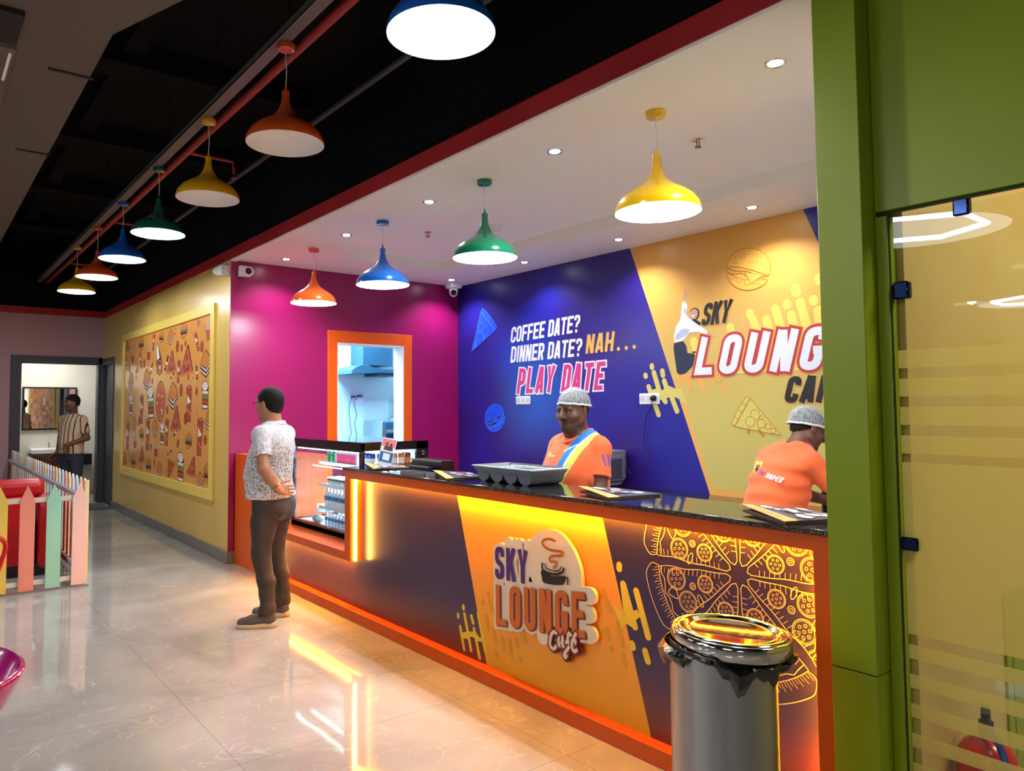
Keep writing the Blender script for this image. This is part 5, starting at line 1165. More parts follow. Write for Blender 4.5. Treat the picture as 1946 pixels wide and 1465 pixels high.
M_tee = mat('orange_tee', rgb(232, 100, 46), .75, sheen=.2, bump=.06, bscale=300)
T_bl = mat('tee_blue', rgb(0, 118, 220), .7); T_lm = mat('tee_lime', rgb(196, 206, 84), .7); T_pu = mat('tee_purple', rgb(112, 76, 160), .7); T_wh = mat('tee_white', rgb(238, 238, 240), .7); T_db = mat('tee_deep_blue', rgb(40, 70, 190), .7)
def surf_decal(name, F, sgn, shapes, parent, off=.002):
    """flat printed shapes wrapped onto the shirt; shapes = [(points (x, z), material)]"""
    b = B(); mats = []
    for n, (pts, m) in enumerate(shapes):
        if m not in mats: mats.append(m)
        vs = [b.verts.new((p[0], F.surf(p[0], p[1], sgn)+sgn*(off+n*.00025), p[1])) for p in pts]
        for t in tessellate_polygon([[Vector((p[0], p[1], 0)) for p in pts]]):
            try: b.faces.new([vs[i] for i in t]).material_index = mats.index(m)
            except ValueError: pass
    return obj(name, b, mats, parent)
def text_polys(s, x0, x1, z, h, m, w=.5, t=.2, gap=.1, slope=0):
    D = Decal(0); out = []
    adv = [w]*len(s); tot = sum(adv)+gap*(len(s)-1); sx = (x1-x0)/tot; x = 0
    for ch in s:
        g = glyph(ch, w, t)
        for st in g or ():
            if st is None: continue
            ps = [Vector((x0+sx*(x+p[0]), z+h*p[1]+slope*(x+p[0])*sx)) for p in st]
            if ch in 'OD' : ps.append(ps[0])
            for i in range(len(ps)-1):
                d = ps[i+1]-ps[i]
                if d.length < 1e-6: continue
                nn = Vector((-d.y, d.x)).normalized()*t*h*.5; out.append(([tuple(ps[i]+nn), tuple(ps[i+1]+nn), tuple(ps[i+1]-nn), tuple(ps[i]-nn)], m))
        x += w+gap
    D.bm.free(); return out
def heart(cx, cz, s, m):
    return [([(cx+s*.062*16*math.sin(t)**3, cz+s*.062*(13*math.cos(t)-5*math.cos(2*t)-2*math.cos(3*t)-math.cos(4*t))) for t in np.linspace(0, 2*PI, 30, endpoint=False)], m)]

# ---------------- cook facing the customers
def person_cook():
    c = (3.38, 3.24); yaw = math.radians(92); SK = skin_mat('brown', 100, 66, 50); DK = mat('skin_beard', rgb(76, 50, 39), .6); LP = mat('skin_lips', rgb(84, 50, 44), .45)
    H = Head((0, .055, 1.525), math.radians(2), -.10, 0, 1.03)
    Lsh, Lel, Lwr = (-.176, .0, 1.295), (-.212, .07, 1.05), (-.10, .24, .95); Rsh, Rel, Rwr = (.176, .0, 1.295), (.212, .07, 1.05), (.10, .24, .95)
    F = Field((-.36, -.22, .55), (.36, .36, 1.72), .0045)
    H.build(F, .012); F.cone(H.P(0, -.02, -.06), (0, -.01, 1.36), .064, .07, .03); F.prof([(.6, 0, 0, .15, .12), (1.0, 0, .02, .18, .15), (1.2, 0, .01, .185, .145), (1.33, 0, -.01, .18, .11), (1.39, 0, -.01, .11, .08)], .03)
    for sh, el, wr, sd in ((Lsh, Lel, Lwr, -1), (Rsh, Rel, Rwr, 1)):
        m = tuple((np.array(el)*.6+np.array(wr)*.4)); F.chain([sh, el, m, wr], [.058, .049, .047, .031], .02); hand(F, wr, (-sd*.25, .9, -.1), (0, -.2, -1), sd, .3)
    F.chain([(-.09, 0, .62), (-.09, 0, .56)], [.09, .08]); F.chain([(.09, 0, .62), (.09, 0, .56)], [.09, .08])
    def pick(X, Y, Z):
        x, y, z = H.mats(X, Y, Z); r = np.zeros(len(X), int)
        r[(y > .07) & (z < -.044) & (z > -.070) & (np.abs(x) < .026)] = 2
        nz = .012*np.sin(x*400+z*310)*np.sin(y*370+z*170); r[(z > -.125) & (z+nz < -.082+.25*np.clip(np.abs(x)-.03, 0, 1)) & (y > .0)] = 1
        return r
    body = field_obj('person', F, [SK, DK, LP], None, pick); body.location = (c[0], c[1], 0); body.rotation_euler = (0, 0, yaw)
    tag(body, 'cook in hairnet and orange tee with blue and lime stripes standing behind the counter', 'person')
    F = Field((-.14, -.14, 1.42), (.14, .2, 1.70), .004); hair_field(F, H, .005, .026, .55, -.05); field_obj('hair', F, M_hair, body)
    H.face_bits(body, M_brow, M_brow); hairnet(body, H, .022, .036, .18, -.03)
    F = Field((-.36, -.24, .84), (.36, .30, 1.46), .0042)
    F.prof([(.86, 0, .02, .205, .17), (1.0, 0, .03, .203, .172), (1.12, 0, .028, .2, .17), (1.22, 0, .015, .195, .158), (1.29, 0, .0, .185, .138), (1.335, 0, -.01, .15, .112), (1.39, 0, -.01, .088, .08)], .02, .004, 2.4, folds(.0026, 5, 30))
    for s_, sh, el in ((-1, Lsh, Lel), (1, Rsh, Rel)):
        F.cone((s_*.05, -.015, 1.378), (s_*.155, -.005, 1.325), .042, .055, .04); F.cone((s_*.13, -.005, 1.285), sh, .058, .056, .035); e = np.array(sh)+(np.array(el)-np.array(sh))*.74; F.cone(sh, e, .058, .07, .03)
        shv, elv = np.array(sh), np.array(el); v = (elv-shv)/np.linalg.norm(elv-shv); q = shv+v*.175
        F.keep(lambda X, Y, Z, v=v, q=q, s_=s_: np.where((X*s_ > .206) & (Z > 1.0), (X-q[0])*v[0]+(Y-q[1])*v[1]+(Z-q[2])*v[2], -1))
    F.ell((0, .075, 1.40), (.062, .07, .045), .01, 'sub')
    def pk(X, Y, Z):
        r = np.zeros(len(X), int); t = (1.40-Z)/.38; fr = (Y > -.03) & (X > -.2)
        xb = -.105+.165*np.clip(t, 0, 2)**.8; r[fr & (np.abs(X-xb) < .027*(1-.3*t)) & (t > -.05) & (t < .55)] = 1; r[fr & (np.abs(X-xb) < .021*(1-.3*t)) & (t >= .55) & (t < 1.05)] = 4
        xl = -.155+.16*np.clip(t, 0, 2)**.85; wl = .034*np.clip(1-((t-.45)/.5)**2, 0, 1); r[fr & (np.abs(X-xl) < wl)] = 2
        xw = -.165+.15*np.clip(t, 0, 2)+.03; r[fr & (np.abs(X-(xb-.034)) < .0035) & (t > 0) & (t < .9)] = 3; r[fr & (np.abs((X+.07)*.5-(Z-1.315)*-1) < .003) & (X < 0) & (X > -.15)] = 3
        sl = (X < -.19) & (Z > 1.20) & (Z < 1.265); 
        for yy in (-.03, .0, .03): r[sl & (np.abs(Y-yy-.02) < .008)] = 5
        return r
    tee = field_obj('t_shirt', F, [M_tee, T_bl, T_lm, T_wh, T_db, T_pu], body, pk)
    surf_decal('chest_mark', F, 1, heart(.12, 1.255, .018, T_lm)+[([(.10-.0, 1.245), (.062, 1.247), (.062, 1.252), (.10, 1.251)], T_wh)], tee)
    b = B(); tube(b, smooth_path([(.075, -.04, 1.41), (.078, .03, 1.392), (.05, .085, 1.36), (0, .118, 1.335), (-.05, .085, 1.36), (-.078, .03, 1.392), (-.075, -.04, 1.41), (0, -.085, 1.41)], 4, True), .009, 6, closed=True); obj('collar', b, M_tee, tee, smooth=True)
    F = Field((-.25, -.22, .05), (.25, .24, .9), .008); F.prof([(.7, 0, 0, .17, .14), (.88, 0, .01, .18, .15)], .03)
    for s_ in (-1, 1): F.chain([(s_*.09, 0, .8), (s_*.1, .01, .48), (s_*.1, -.02, .1)], [.1, .07, .055], .03)
    field_obj('trousers', F, mat('black_trousers', rgb(26, 26, 30), .8), body)
    for s_ in (-1, 1): shoe(body, (s_*.1, -.08), (s_*.13, .19), mat('black_shoe', rgb(24, 24, 26), .5), mat('black_sole', rgb(30, 30, 30), .7))
person_cook()

# ---------------- second worker, back turned
def person_helper():
    c = (4.20, 2.44); yaw = math.radians(-108); SK = skin_mat('brown', 100, 66, 50)
    H = Head((.03, .26, 1.405), math.radians(-18), -.42, -.08, 1.0)
    Rsh, Rel, Rwr = (.178, .13, 1.215), (.265, .27, 1.03), (.13, .46, .965); Lsh, Lel, Lwr = (-.178, .13, 1.215), (-.23, .25, 1.03), (-.02, .45, .96)
    tor = [(.60, 0, 0, .15, .12), (.86, 0, .0, .165, .13), (.98, 0, .03, .165, .135), (1.10, 0, .07, .17, .135), (1.20, 0, .11, .175, .12), (1.265, 0, .14, .15, .095), (1.31, 0, .17, .09, .075)]
    F = Field((-.36, -.2, .5), (.38, .68, 1.56), .0048); H.build(F, .004); F.cone(H.P(0, -.02, -.06), (0, .155, 1.26), .058, .066, .03)
    F.prof([(a, b_, d, e-.014, f-.014) for a, b_, d, e, f in tor], .03)
    for sh, el, wr, sd in ((Lsh, Lel, Lwr, -1), (Rsh, Rel, Rwr, 1)):
        m = tuple((np.array(el)*.6+np.array(wr)*.4)); F.chain([sh, el, m, wr], [.052, .046, .044, .029], .02); hand(F, wr, (-sd*.5, .8, -.25), (0, 0, -1), sd, .6)
    F.chain([(-.09, 0, .62), (-.09, 0, .52)], [.09, .08]); F.chain([(.09, 0, .62), (.09, 0, .52)], [.09, .08])
    body = field_obj('person', F, SK, None); body.location = (c[0], c[1], 0); body.rotation_euler = (0, 0, yaw)
    tag(body, 'worker in hairnet and orange tee bending with back turned beside the green pillar', 'person')
    F = Field(tuple(H.c-.17), tuple(H.c+.17), .004); hair_field(F, H, .006, .01, .6, -.085); field_obj('hair', F, M_hair, body)
    H.face_bits(body, M_brow); hairnet(body, H, .026, .02, .22, -.03)
    F = Field((-.36, -.2, .84), (.36, .42, 1.38), .0045)
    F.prof([(.865, 0, .0, .185, .15), (.94, 0, .012, .183, .15), (1.02, 0, .04, .182, .15), (1.12, 0, .075, .185, .148), (1.20, 0, .108, .19, .135), (1.26, 0, .135, .165, .11), (1.315, 0, .165, .095, .082)], .02, .004, 2.4, folds(.006, 12, 70))
    for s_, sh, el in ((-1, Lsh, Lel), (1, Rsh, Rel)):
        F.cone((s_*.05, .155, 1.30), (s_*.15, .14, 1.245), .042, .055, .04); F.cone((s_*.12, .13, 1.225), sh, .06, .06, .04); e = np.array(sh)+(np.array(el)-np.array(sh))*.7; F.cone(sh, e, .06, .066, .03)
        shv, elv = np.array(sh), np.array(el); v = (elv-shv)/np.linalg.norm(elv-shv); q = shv+v*.165
        F.keep(lambda X, Y, Z, v=v, q=q, s_=s_: np.where((X*s_ > .196) & (Z > .95), (X-q[0])*v[0]+(Y-q[1])*v[1]+(Z-q[2])*v[2], -1))
    tee = field_obj('t_shirt', F, M_tee, body)
    sh = heart(-.082, 1.185, .042, T_lm)+[([(-.092, 1.165), (-.082, 1.195), (-.072, 1.17), (-.066, 1.2), (-.058, 1.165), (-.075, 1.15)], mat('tee_navy', rgb(30, 40, 60), .7))]
    sh += text_polys('SKY', -.035, .025, 1.145, .027, T_pu, slope=-.2)+text_polys('JUMPER', .033, .155, 1.131, .027, T_wh, slope=-.2)
    surf_decal('back_lettering', F, -1, sh, tee)
    F = Field((-.25, -.22, .05), (.25, .24, .92), .008); F.prof([(.7, 0, -.02, .17, .14), (.90, 0, .0, .17, .14)], .03)
    for s_ in (-1, 1): F.chain([(s_*.09, -.01, .8), (s_*.1, .01, .48), (s_*.1, -.02, .1)], [.1, .07, .055], .03)
    field_obj('trousers', F, mat('black_trousers', rgb(26, 26, 30), .8), body)
    for s_ in (-1, 1): shoe(body, (s_*.1, -.08), (s_*.13, .19), mat('black_shoe', rgb(24, 24, 26), .5), mat('black_sole', rgb(30, 30, 30), .7))
person_helper()

# ---------------- man by the washroom
def person_visitor():
    c = (1.95, 12.1); yaw = math.radians(128); SK = skin_mat('deep', 98, 66, 52)
    H = Head((0, .03, 1.645), math.radians(-26), 0, 0, 1.0)
    Lsh, Lel, Lwr = (-.18, 0, 1.40), (-.25, -.01, 1.13), (-.06, .19, 1.03); Rsh, Rel, Rwr = (.18, 0, 1.40), (.24, -.03, 1.13), (.17, .10, .92)
    F = Field((-.36, -.22, -.02), (.36, .34, 1.8), .007); H.build(F); F.cone(H.P(0, -.02, -.06), (0, -.01, 1.44), .056, .06, .03)
    F.prof([(.9, 0, 0, .145, .105), (1.1, 0, .01, .145, .115), (1.3, 0, 0, .16, .11), (1.42, 0, -.01, .15, .09), (1.47, 0, -.01, .08, .06)], .03)
    for sh, el, wr, sd in ((Lsh, Lel, Lwr, -1), (Rsh, Rel, Rwr, 1)): F.chain([sh, el, wr], [.05, .042, .029], .02); hand(F, wr, (-sd*-.6, .3, -.5), (sd*-1, -.2, 0), sd, .5)
    for s_ in (-1, 1): F.chain([(s_*.09, 0, .93), (s_*.1, .02, .5), (s_*.11, -.02, .08)], [.08, .05, .035], .03)
    body = field_obj('person', F, SK, None); body.location = (c[0], c[1], 0); body.rotation_euler = (0, 0, yaw)
    tag(body, 'man in beige and black striped shirt and navy jeans in front of the washroom', 'person')
    F = Field(tuple(H.c-.17), tuple(H.c+.17), .006); hair_field(F, H, .012, .012, .6, -.06); field_obj('hair', F, M_hair, body); H.face_bits(body, M_brow)
    F = Field((-.36, -.22, .9), (.36, .28, 1.55), .0065)
    F.prof([(.91, 0, .01, .17, .132), (1.05, 0, .02, .172, .14), (1.2, 0, .012, .172, .135), (1.34, 0, 0, .18, .122), (1.42, 0, -.01, .165, .1), (1.475, 0, -.01, .085, .07)], .02, .004, 2.3, folds(.003, 2))
    for s_, sh, el in ((-1, Lsh, Lel), (1, Rsh, Rel)):
        e = np.array(sh)+(np.array(el)-np.array(sh))*.6; F.cone((s_*.04, 0, 1.455), (s_*.14, 0, 1.41), .04, .052, .04); F.cone((s_*.12, 0, 1.395), sh, .055, .056, .04); F.cone(sh, e, .056, .062, .03)
    m = bpy.data.materials.new('striped_shirt'); m.use_nodes = True; nt = m.node_tree; N = nt.nodes; L = nt.links; b = N['Principled BSDF']; b.inputs['Roughness'].default_value = .8
    tc = N.new('ShaderNodeTexCoord'); sx = N.new('ShaderNodeSeparateXYZ'); L.new(tc.outputs['Object'], sx.inputs[0]); a = N.new('ShaderNodeMath'); a.operation = 'MULTIPLY'; a.inputs[1].default_value = 15; L.new(sx.outputs[0], a.inputs[0])
    f = N.new('ShaderNodeMath'); f.operation = 'FRACT'; L.new(a.outputs[0], f.inputs[0]); g = N.new('ShaderNodeMath'); g.operation = 'LESS_THAN'; g.inputs[1].default_value = .24; L.new(f.outputs[0], g.inputs[0])
    mx = N.new('ShaderNodeMix'); mx.data_type = 'RGBA'; L.new(g.outputs[0], mx.inputs[0]); mx.inputs[6].default_value = rgb(196, 170, 138); mx.inputs[7].default_value = rgb(36, 24, 24); L.new(mx.outputs[2], b.inputs['Base Color'])
    field_obj('shirt', F, m, body)
    F = Field((-.25, -.2, .06), (.25, .22, 1.0), .008); F.prof([(.8, 0, 0, .16, .12), (.97, 0, .01, .16, .125)], .03)
    for s_ in (-1, 1): F.chain([(s_*.09, 0, .85), (s_*.105, .02, .5), (s_*.11, -.02, .1)], [.095, .07, .055], .03)
    F.keep(lambda X, Y, Z: Z-.97); field_obj('trousers', F, mat('navy_jeans', rgb(34, 44, 66), .8, var=.3, vscale=6), body)
    for s_ in (-1, 1): shoe(body, (s_*.11, -.08), (s_*.14, .19), mat('black_shoe', rgb(24, 24, 26), .5), mat('black_sole', rgb(30, 30, 30), .7))
person_visitor()

# ------------------------------------------------------------------ display fridge
fr = thing('display_fridge', 'black-framed glass drinks chiller glowing white on the orange ledge', 'display fridge', (3.1, 5.65, .5))
M_bf = mat('black_frame', rgb(14, 14, 16), .22, coat=.4); M_sh = mat('fridge_shelf', rgb(226, 236, 242), .3); M_fg = thin_glass('fridge_glass', (.93, .97, .98, 1), .8)
fx0, fx1, fy0, fy1, fzt = -.27, .36, -.63, .67, .775
b = B()
for (a, c_) in (((fx0, fy0, .0), (fx0+.045, fy1, .06)), ((fx0, fy0, fzt-.07), (fx0+.03, fy1, fzt)), ((fx0, fy0, .06), (fx0+.03, fy0+.045, fzt-.07)), ((fx0, fy1-.045, .06), (fx0+.03, fy1, fzt-.07)),
                ((fx0, fy0, fzt-.06), (fx1, fy0+.02, fzt)), ((fx1-.12, fy0, 0), (fx1, fy0+.025, fzt)), ((fx0, fy0, 0), (fx1, fy0+.02, .06)), ((fx0, fy1-.02, 0), (fx1, fy1, .06)), ((fx0, fy1-.02, fzt-.06), (fx1, fy1, fzt)), ((fx1-.03, fy1-.03, 0), (fx1, fy1, fzt)), ((fx0, fy0, 0), (fx1, fy1, .045))): box(b, a, c_)
obj('frame', b, M_bf, fr, bevel=.004)
b = B(); box(b, (fx0-.005, fy0-.005, fzt), (fx1, fy1, fzt+.008)); obj('glass_top', b, mat('black_glass_top', rgb(8, 8, 10), .02, spec=1, coat=1), fr)
b = B(); box(b, (fx0+.012, fy0+.045, .06), (fx0+.018, fy1-.045, fzt-.07)); obj('front_glass', b, M_fg, fr)
b = B(); box(b, (fx0+.03, fy0+.008, .06), (fx1-.12, fy0+.013, fzt-.06)); obj('side_glass', b, M_fg, fr)
b = B(); box(b, (fx0+.03, fy1-.012, .06), (fx1-.03, fy1-.007, fzt-.06)); obj('side_glass', b, M_fg, fr)
b = B(); box(b, (fx1-.02, fy0+.03, .05), (fx1-.01, fy1-.03, fzt-.01)); obj('back_panel', b, M_sh, fr)
b = B(); box(b, (fx0+.05, fy0+.05, .0455), (fx1-.03, fy1-.05, .05)); obj('floor_panel', b, M_sh, fr)
b = B(); lathe(b, [(.018, 0), (.018, .01), (.014, .014), (0, .014)], 20); obj('lock', b, M_chr, fr, loc=(fx1-.055, fy0, fzt-.09), rot=(PI/2, 0, 0))
shz = (.19, .385, .575)
for k, z in enumerate(shz):
    b = B(); box(b, (fx0+.10-.02*k*0, fy0+.05, z-.012), (fx1-.03, .30, z)); box(b, (fx0+.095, fy0+.05, z-.016), (fx0+.10, .30, z+.012)); obj('shelf', b, M_sh, fr)
for k, z in enumerate((.17, .365, .555, fzt-.075)):
    lamp('AREA', (.06, -.15, z-.01), 26 if k < 3 else 20, (.74, .9, 1), parent=fr, shape='RECTANGLE', size=.2, size_y=.8)
M_strip = mat('fridge_led', (1, 1, 1, 1), .5, emit=(.85, .95, 1, 1), es=9)
for z in (fzt-.078, .555): 
    b = B(); box(b, (fx0+.035, fy0+.06, z-.006), (fx0+.045, fy1-.06 if z > .6 else .3, z)); obj('light_tube', b, M_strip, fr)
FX, FY_, FZ = 3.1, 5.65, .5
# drinks: one of each kind, then copies
M_pet = mat('bottle_plastic', rgb(226, 240, 248), .12, alpha=1, spec=.7, coat=.3); M_cap = mat('bottle_cap_white', rgb(240, 244, 246), .4); M_lbl = mat('bottle_label_blue', rgb(60, 140, 200), .4)
def bottle(x, y, z, s=1, lab=M_lbl, body=M_pet):
    t = thing('drink_bottle', None, None, (x, y, z))
    b = B(); lathe(b, [(0, 0), (.028*s, 0), (.03*s, .006), (.03*s, .05*s), (.027*s, .055*s), (.03*s, .062*s), (.03*s, .11*s), (.022*s, .132*s), (.012*s, .142*s), (.012*s, .148*s)], 14); obj('body', b, body, t, smooth=True)
    b = B(); lathe(b, [(.0304*s, .064*s), (.0304*s, .10*s)], 14); obj('label_band', b, lab, t, smooth=True)
    b = B(); lathe(b, [(.014*s, .145*s), (.014*s, .165*s), (0, .166*s)], 12); obj('cap', b, M_cap, t, smooth=True); return t
def row(proto, pts, cat, group, labels):
    for i, p in enumerate(pts):
        o = proto if i == 0 else copy_tree(proto)
        o.location = p; tag(o, labels(i) if callable(labels) else labels, cat, group)
p0 = bottle(0, 0, 0, 1.0); yy = [5.12+.062*i for i in range(13)]
row(p0, [(FX+fx0+.14, y, FZ+shz[0]) for y in yy], 'bottle', 'clear bottles on the lower chiller shelf', 'upright clear bottle in the front row of the lower chiller shelf')
p1 = bottle(0, 0, 0, .66)
row(p1, [(FX+fx0+.09+.07*r, 5.12+.06*i+.03*r, FZ+.051) for r in range(3) for i in range(12-r*2)], 'bottle', 'small water bottles on the chiller floor', 'small water bottle standing on the chiller floor')
for k, (x, y, rz, lb) in enumerate(((2.96, 6.02, .5, 'large water bottle lying on its side, upper of two, at the left of the chiller'), (2.93, 6.0, -.5, 'large water bottle lying on its side on the chiller floor, lower of two'))):
    o = bottle(x, y, 0, 1.25); o.rotation_euler = (PI/2-.0, 0, rz+(PI if k else 0)*0+.3); o.location = (x, y+.02, FZ+.046+.04+(.078 if k == 0 else 0)); tag(o, lb, 'bottle', None)
# cup packs with white lids
M_cup = mat('juice_pack', rgb(200, 216, 226), .3); M_lid2 = mat('pack_lid', rgb(244, 246, 240), .4); M_jc = mat('pack_fruit', rgb(90, 80, 60), .5)
t = thing('dessert_cup', None, None)
b = B(); lathe(b, [(0, 0), (.02, 0), (.029, .055)], 14); obj('cup', b, M_cup, t, smooth=True); b = B(); lathe(b, [(.0292, .04), (.0302, .056)], 14); obj('fruit_band', b, M_jc, t, smooth=True)
b = B(); lathe(b, [(.033, .056), (.033, .064), (.03, .068), (0, .068)], 14); obj('lid', b, M_lid2, t, smooth=True)
row(t, [(FX+fx0+.14+.07*r, 5.13+.068*i, FZ+shz[1]+.0) for r in range(2) for i in range(11)], 'cup', 'lidded cups on the middle chiller shelf', 'white-lidded dessert cup on the middle chiller shelf')
# cans and cartons on the top shelf
def can(nm, base, band, word=None, wm=None):
    t = thing('drink_can', None, None); b = B(); lathe(b, [(0, 0), (.022, 0), (.028, .008), (.028, .104), (.022, .112), (0, .111)], 18); obj('body', b, base, t, smooth=True)
    b = B(); lathe(b, [(.0283, .03), (.0283, .075)], 18); obj('print_band', b, band, t, smooth=True)
    if word:
        b = B(); mats = [wm]
        h = .026; zz = .012; xo = 0
        for ch in word:
            g = {'S': 'S', 'p': 'P', 'r': 'R', 'i': 'I', 't': 'T', 'e': 'E'}.get(ch, ch); gl = glyph(g, .55 if g != 'I' else .25, .17)
            for st in gl:
                if st is None: continue
                ps = [Vector((p_[1]*h-h/2, zz+p_[0]*h)) for p_ in st]
                for q0, q1 in zip(ps, ps[1:]):
                    d = q1-q0
                    if d.length < 1e-6: continue
                    n_ = Vector((-d.y, d.x)).normalized()*.0026; f = [q0+n_, q1+n_, q1-n_, q0-n_]
                    b.faces.new([b.verts.new((-math.sqrt(max(0, .0288**2-v.x**2)), v.x, v.y)) for v in f])
            zz += h*(.33 if g == 'I' else .64)
        obj('lettering', b, wm, t)
    return t
K_gr = mat('can_green', rgb(20, 140, 90), .25, metal=.3); K_bl = mat('can_blue', rgb(30, 90, 200), .25, metal=.3); K_or = mat('bottle_orange', rgb(214, 130, 60), .3); K_wh = mat('can_white', rgb(236, 238, 240), .3); K_br = mat('bottle_brown', rgb(140, 74, 50), .3)
cn = can('green', K_gr, K_gr, 'Sprite', K_wh)
row(cn, [(2.965, 5.815, FZ+shz[2]), (2.965, 5.745, FZ+shz[2])], 'can', 'green soft drink cans', lambda i: ('green can with white vertical lettering, left one on the top chiller shelf', 'green can with white vertical lettering beside the pink carton')[i])
cn = can('blue', K_bl, K_wh)
row(cn, [(2.975+.07*r, 5.11+.062*i, FZ+shz[2]) for r in range(1) for i in range(3)]+[(3.04+.065*i, 5.09, FZ+shz[2]) for i in range(2)], 'can', 'blue and white cans on the top chiller shelf', 'blue and white can on the top chiller shelf near the corner')
cn = can('orange', K_or, K_wh)
row(cn, [(3.17+.062*i, 5.09, FZ+shz[2]) for i in range(2)], 'bottle', 'orange juice bottles', 'orange juice bottle with white band seen through the side glass')
cn = can('brown', K_br, K_or)
row(cn, [(3.296, 5.09, FZ+shz[2]), (3.24, 5.16, FZ+shz[2]), (3.30, 5.17, FZ+shz[2])], 'bottle', 'brown drink bottles', 'brown drink bottle seen through the side glass')
b = B(); box(b, (2.95, 5.31, FZ+shz[2]), (3.02, 5.70, FZ+shz[2]+.112)); o = tag(obj('drink_carton', b, mat('pale_carton', rgb(190, 200, 226), .4), bevel=.002), 'long pale carton with pink front on the top chiller shelf', 'carton')
b = B(); box(b, (2.948, 5.33, FZ+shz[2]+.012), (2.9495, 5.66, FZ+shz[2]+.088)); obj('pink_print', b, mat('carton_pink', rgb(226, 70, 120), .4), o)
# ------------------------------------------------------------------ things on the granite top
CZ = 1.115
M_kraft = mat('kraft_paper', rgb(222, 172, 98), .6); M_mdark = mat('menu_dark', rgb(70, 72, 84), .35); M_mwhite = mat('menu_white_print', rgb(232, 232, 236), .4); M_mpink = mat('menu_food_print', rgb(150, 96, 84), .4); M_page = mat('menu_pages', rgb(120, 88, 66), .6)
def menu(label, corners, seed):
    """booklet: kraft spine edge first corner pair (a, b), far pair (c, d)"""
    r = random.Random(seed); a, b_, c_, d = [Vector((p[0], p[1], 0)) for p in corners]
    t = thing('menu_booklet', label, 'menu', (a.x, a.y, CZ+.001), 0, 'menu booklets on the granite top')
    def Q(u, v, z): p = (a+(b_-a)*u)*(1-v)+(d+(c_-d)*u)*v-a; return (p.x, p.y, z)
    def slab(bm, u0, u1, v0, v1, z0, z1, lift=0):
        vs = [bm.verts.new(Q(u, v, z+lift*(1-v)*u)) for z in (z0, z1) for u, v in ((u0, v0), (u1, v0), (u1, v1), (u0, v1))]
        for q in ((0, 3, 2, 1), (4, 5, 6, 7), (0, 1, 5, 4), (1, 2, 6, 5), (2, 3, 7, 6), (3, 0, 4, 7)): bm.faces.new([vs[i] for i in q])
    bm = B(); slab(bm, 0, 1, 0, 1, 0, .002); slab(bm, .02, .98, .02, .98, .002, .006); obj('pages', bm, M_page, t)
    bm = B(); slab(bm, 0, 1, .18, 1.0, .007, .0095, .016); cv = obj('cover', bm, M_mdark, t)
    bm = B(); slab(bm, 0, 1, -.01, .2, .0072, .0098, .0165); obj('kraft_edge', bm, M_kraft, t)
    D = B(); mats = [M_mwhite, M_mpink, M_mdark]
    for k in range(15):
        u, v = r.uniform(.14, .86), r.uniform(.32, .88); ra = r.uniform(.05, .13); m_ = 0 if k < 8 else r.choice((0, 1, 1))
        pts = []
        for j in range(12):
            an = j*PI/6; rr = ra*r.uniform(.7, 1.15); pts.append((min(.96, max(.04, u+rr*math.cos(an))), min(.97, max(.22, v+rr*.9*math.sin(an)))))
        f = D.faces.new([D.verts.new(Q(p[0], p[1], .0098+.016*(1-p[1])*p[0]+.00025*(k+1))) for p in pts]); f.material_index = m_
    obj('food_print', D, mats, cv)
    D = B()
    for k in range(7):
        u = .2+k*.09; vs = [D.verts.new(Q(uu, vv, .0101+.0165*(1-vv)*uu)) for uu, vv in ((u, .08), (u+.06, .08), (u+.06, .10), (u, .10))]; D.faces.new(vs)
    obj('edge_lettering', D, M_page, cv)
    return t
menu('kraft-edged menu booklet lying nearest the green pillar', [(2.615, 1.47), (2.82, 1.775), (3.005, 1.64), (2.90, 1.36)], 1)
menu('kraft-edged menu booklet lying between the grey cutlery tray and the pillar', [(2.66, 2.36), (2.80, 2.69), (3.0, 2.62), (2.975, 2.30)], 2)
menu('kraft-edged menu booklet partly behind the grey cutlery tray', [(2.612, 3.60), (2.775, 3.97), (2.985, 3.86), (2.87, 3.56)], 3)
menu('kraft-edged menu booklet under the tilted payment placard by the chiller', [(2.635, 4.50), (2.735, 4.80), (2.93, 4.79), (2.91, 4.42)], 4)
# payment placard (no code printed)
t = thing('payment_placard', 'tilted clear payment stand with red, white and blue card on the granite top', 'placard', (2.70, 4.47, CZ+.03))
Mx = Matrix.Rotation(math.radians(-31), 4, 'Z') @ Matrix.Rotation(math.radians(13), 4, 'Y') @ Matrix.Rotation(math.radians(-14), 4, 'X')
def card(name, u0, u1, z0, z1, d, m, par): 
    b = B(); box(b, (u0, d-.001, z0), (u1, d, z1)); o = obj(name, b, m, par); o.data.transform(Mx); return o
cd = card('acrylic_sheet', -.052, .052, 0, .20, .002, mat('pale_acrylic', rgb(206, 210, 216), .2), t)
b = B(); box(b, (-.052, -.05, -.002), (.052, .03, .002)); o = obj('foot', b, mat('pale_acrylic', rgb(206, 210, 216), .2), t, rot=(0, 0, math.radians(-31)))
card('card_red', -.046, .046, .115, .192, .0, mat('card_red', rgb(214, 110, 110), .4), cd)
card('card_white', -.046, .046, .07, .135, -.0012, mat('card_white', rgb(226, 228, 232), .4), cd)
card('card_blue', -.046, .046, .03, .098, -.0018, mat('card_blue', rgb(20, 84, 140), .4), cd)
card('card_panel', -.024, .024, .040, .088, -.003, mat('card_light', rgb(214, 222, 230), .4), cd)
for i, x in enumerate((-.012, .018)):
    b = B(); prism(b, ell((x, .158-.006*i), .0085, .011, n=14), -.0045, -.0035, ax=1); prism(b, [(x-.019, .112), (x+.019, .112), (x+.014, .138), (x, .146), (x-.014, .138)], -.0044, -.0036, ax=1); o = obj('printed_head', b, mat('card_dark', rgb(60, 34, 40), .5), cd); o.data.transform(Mx)
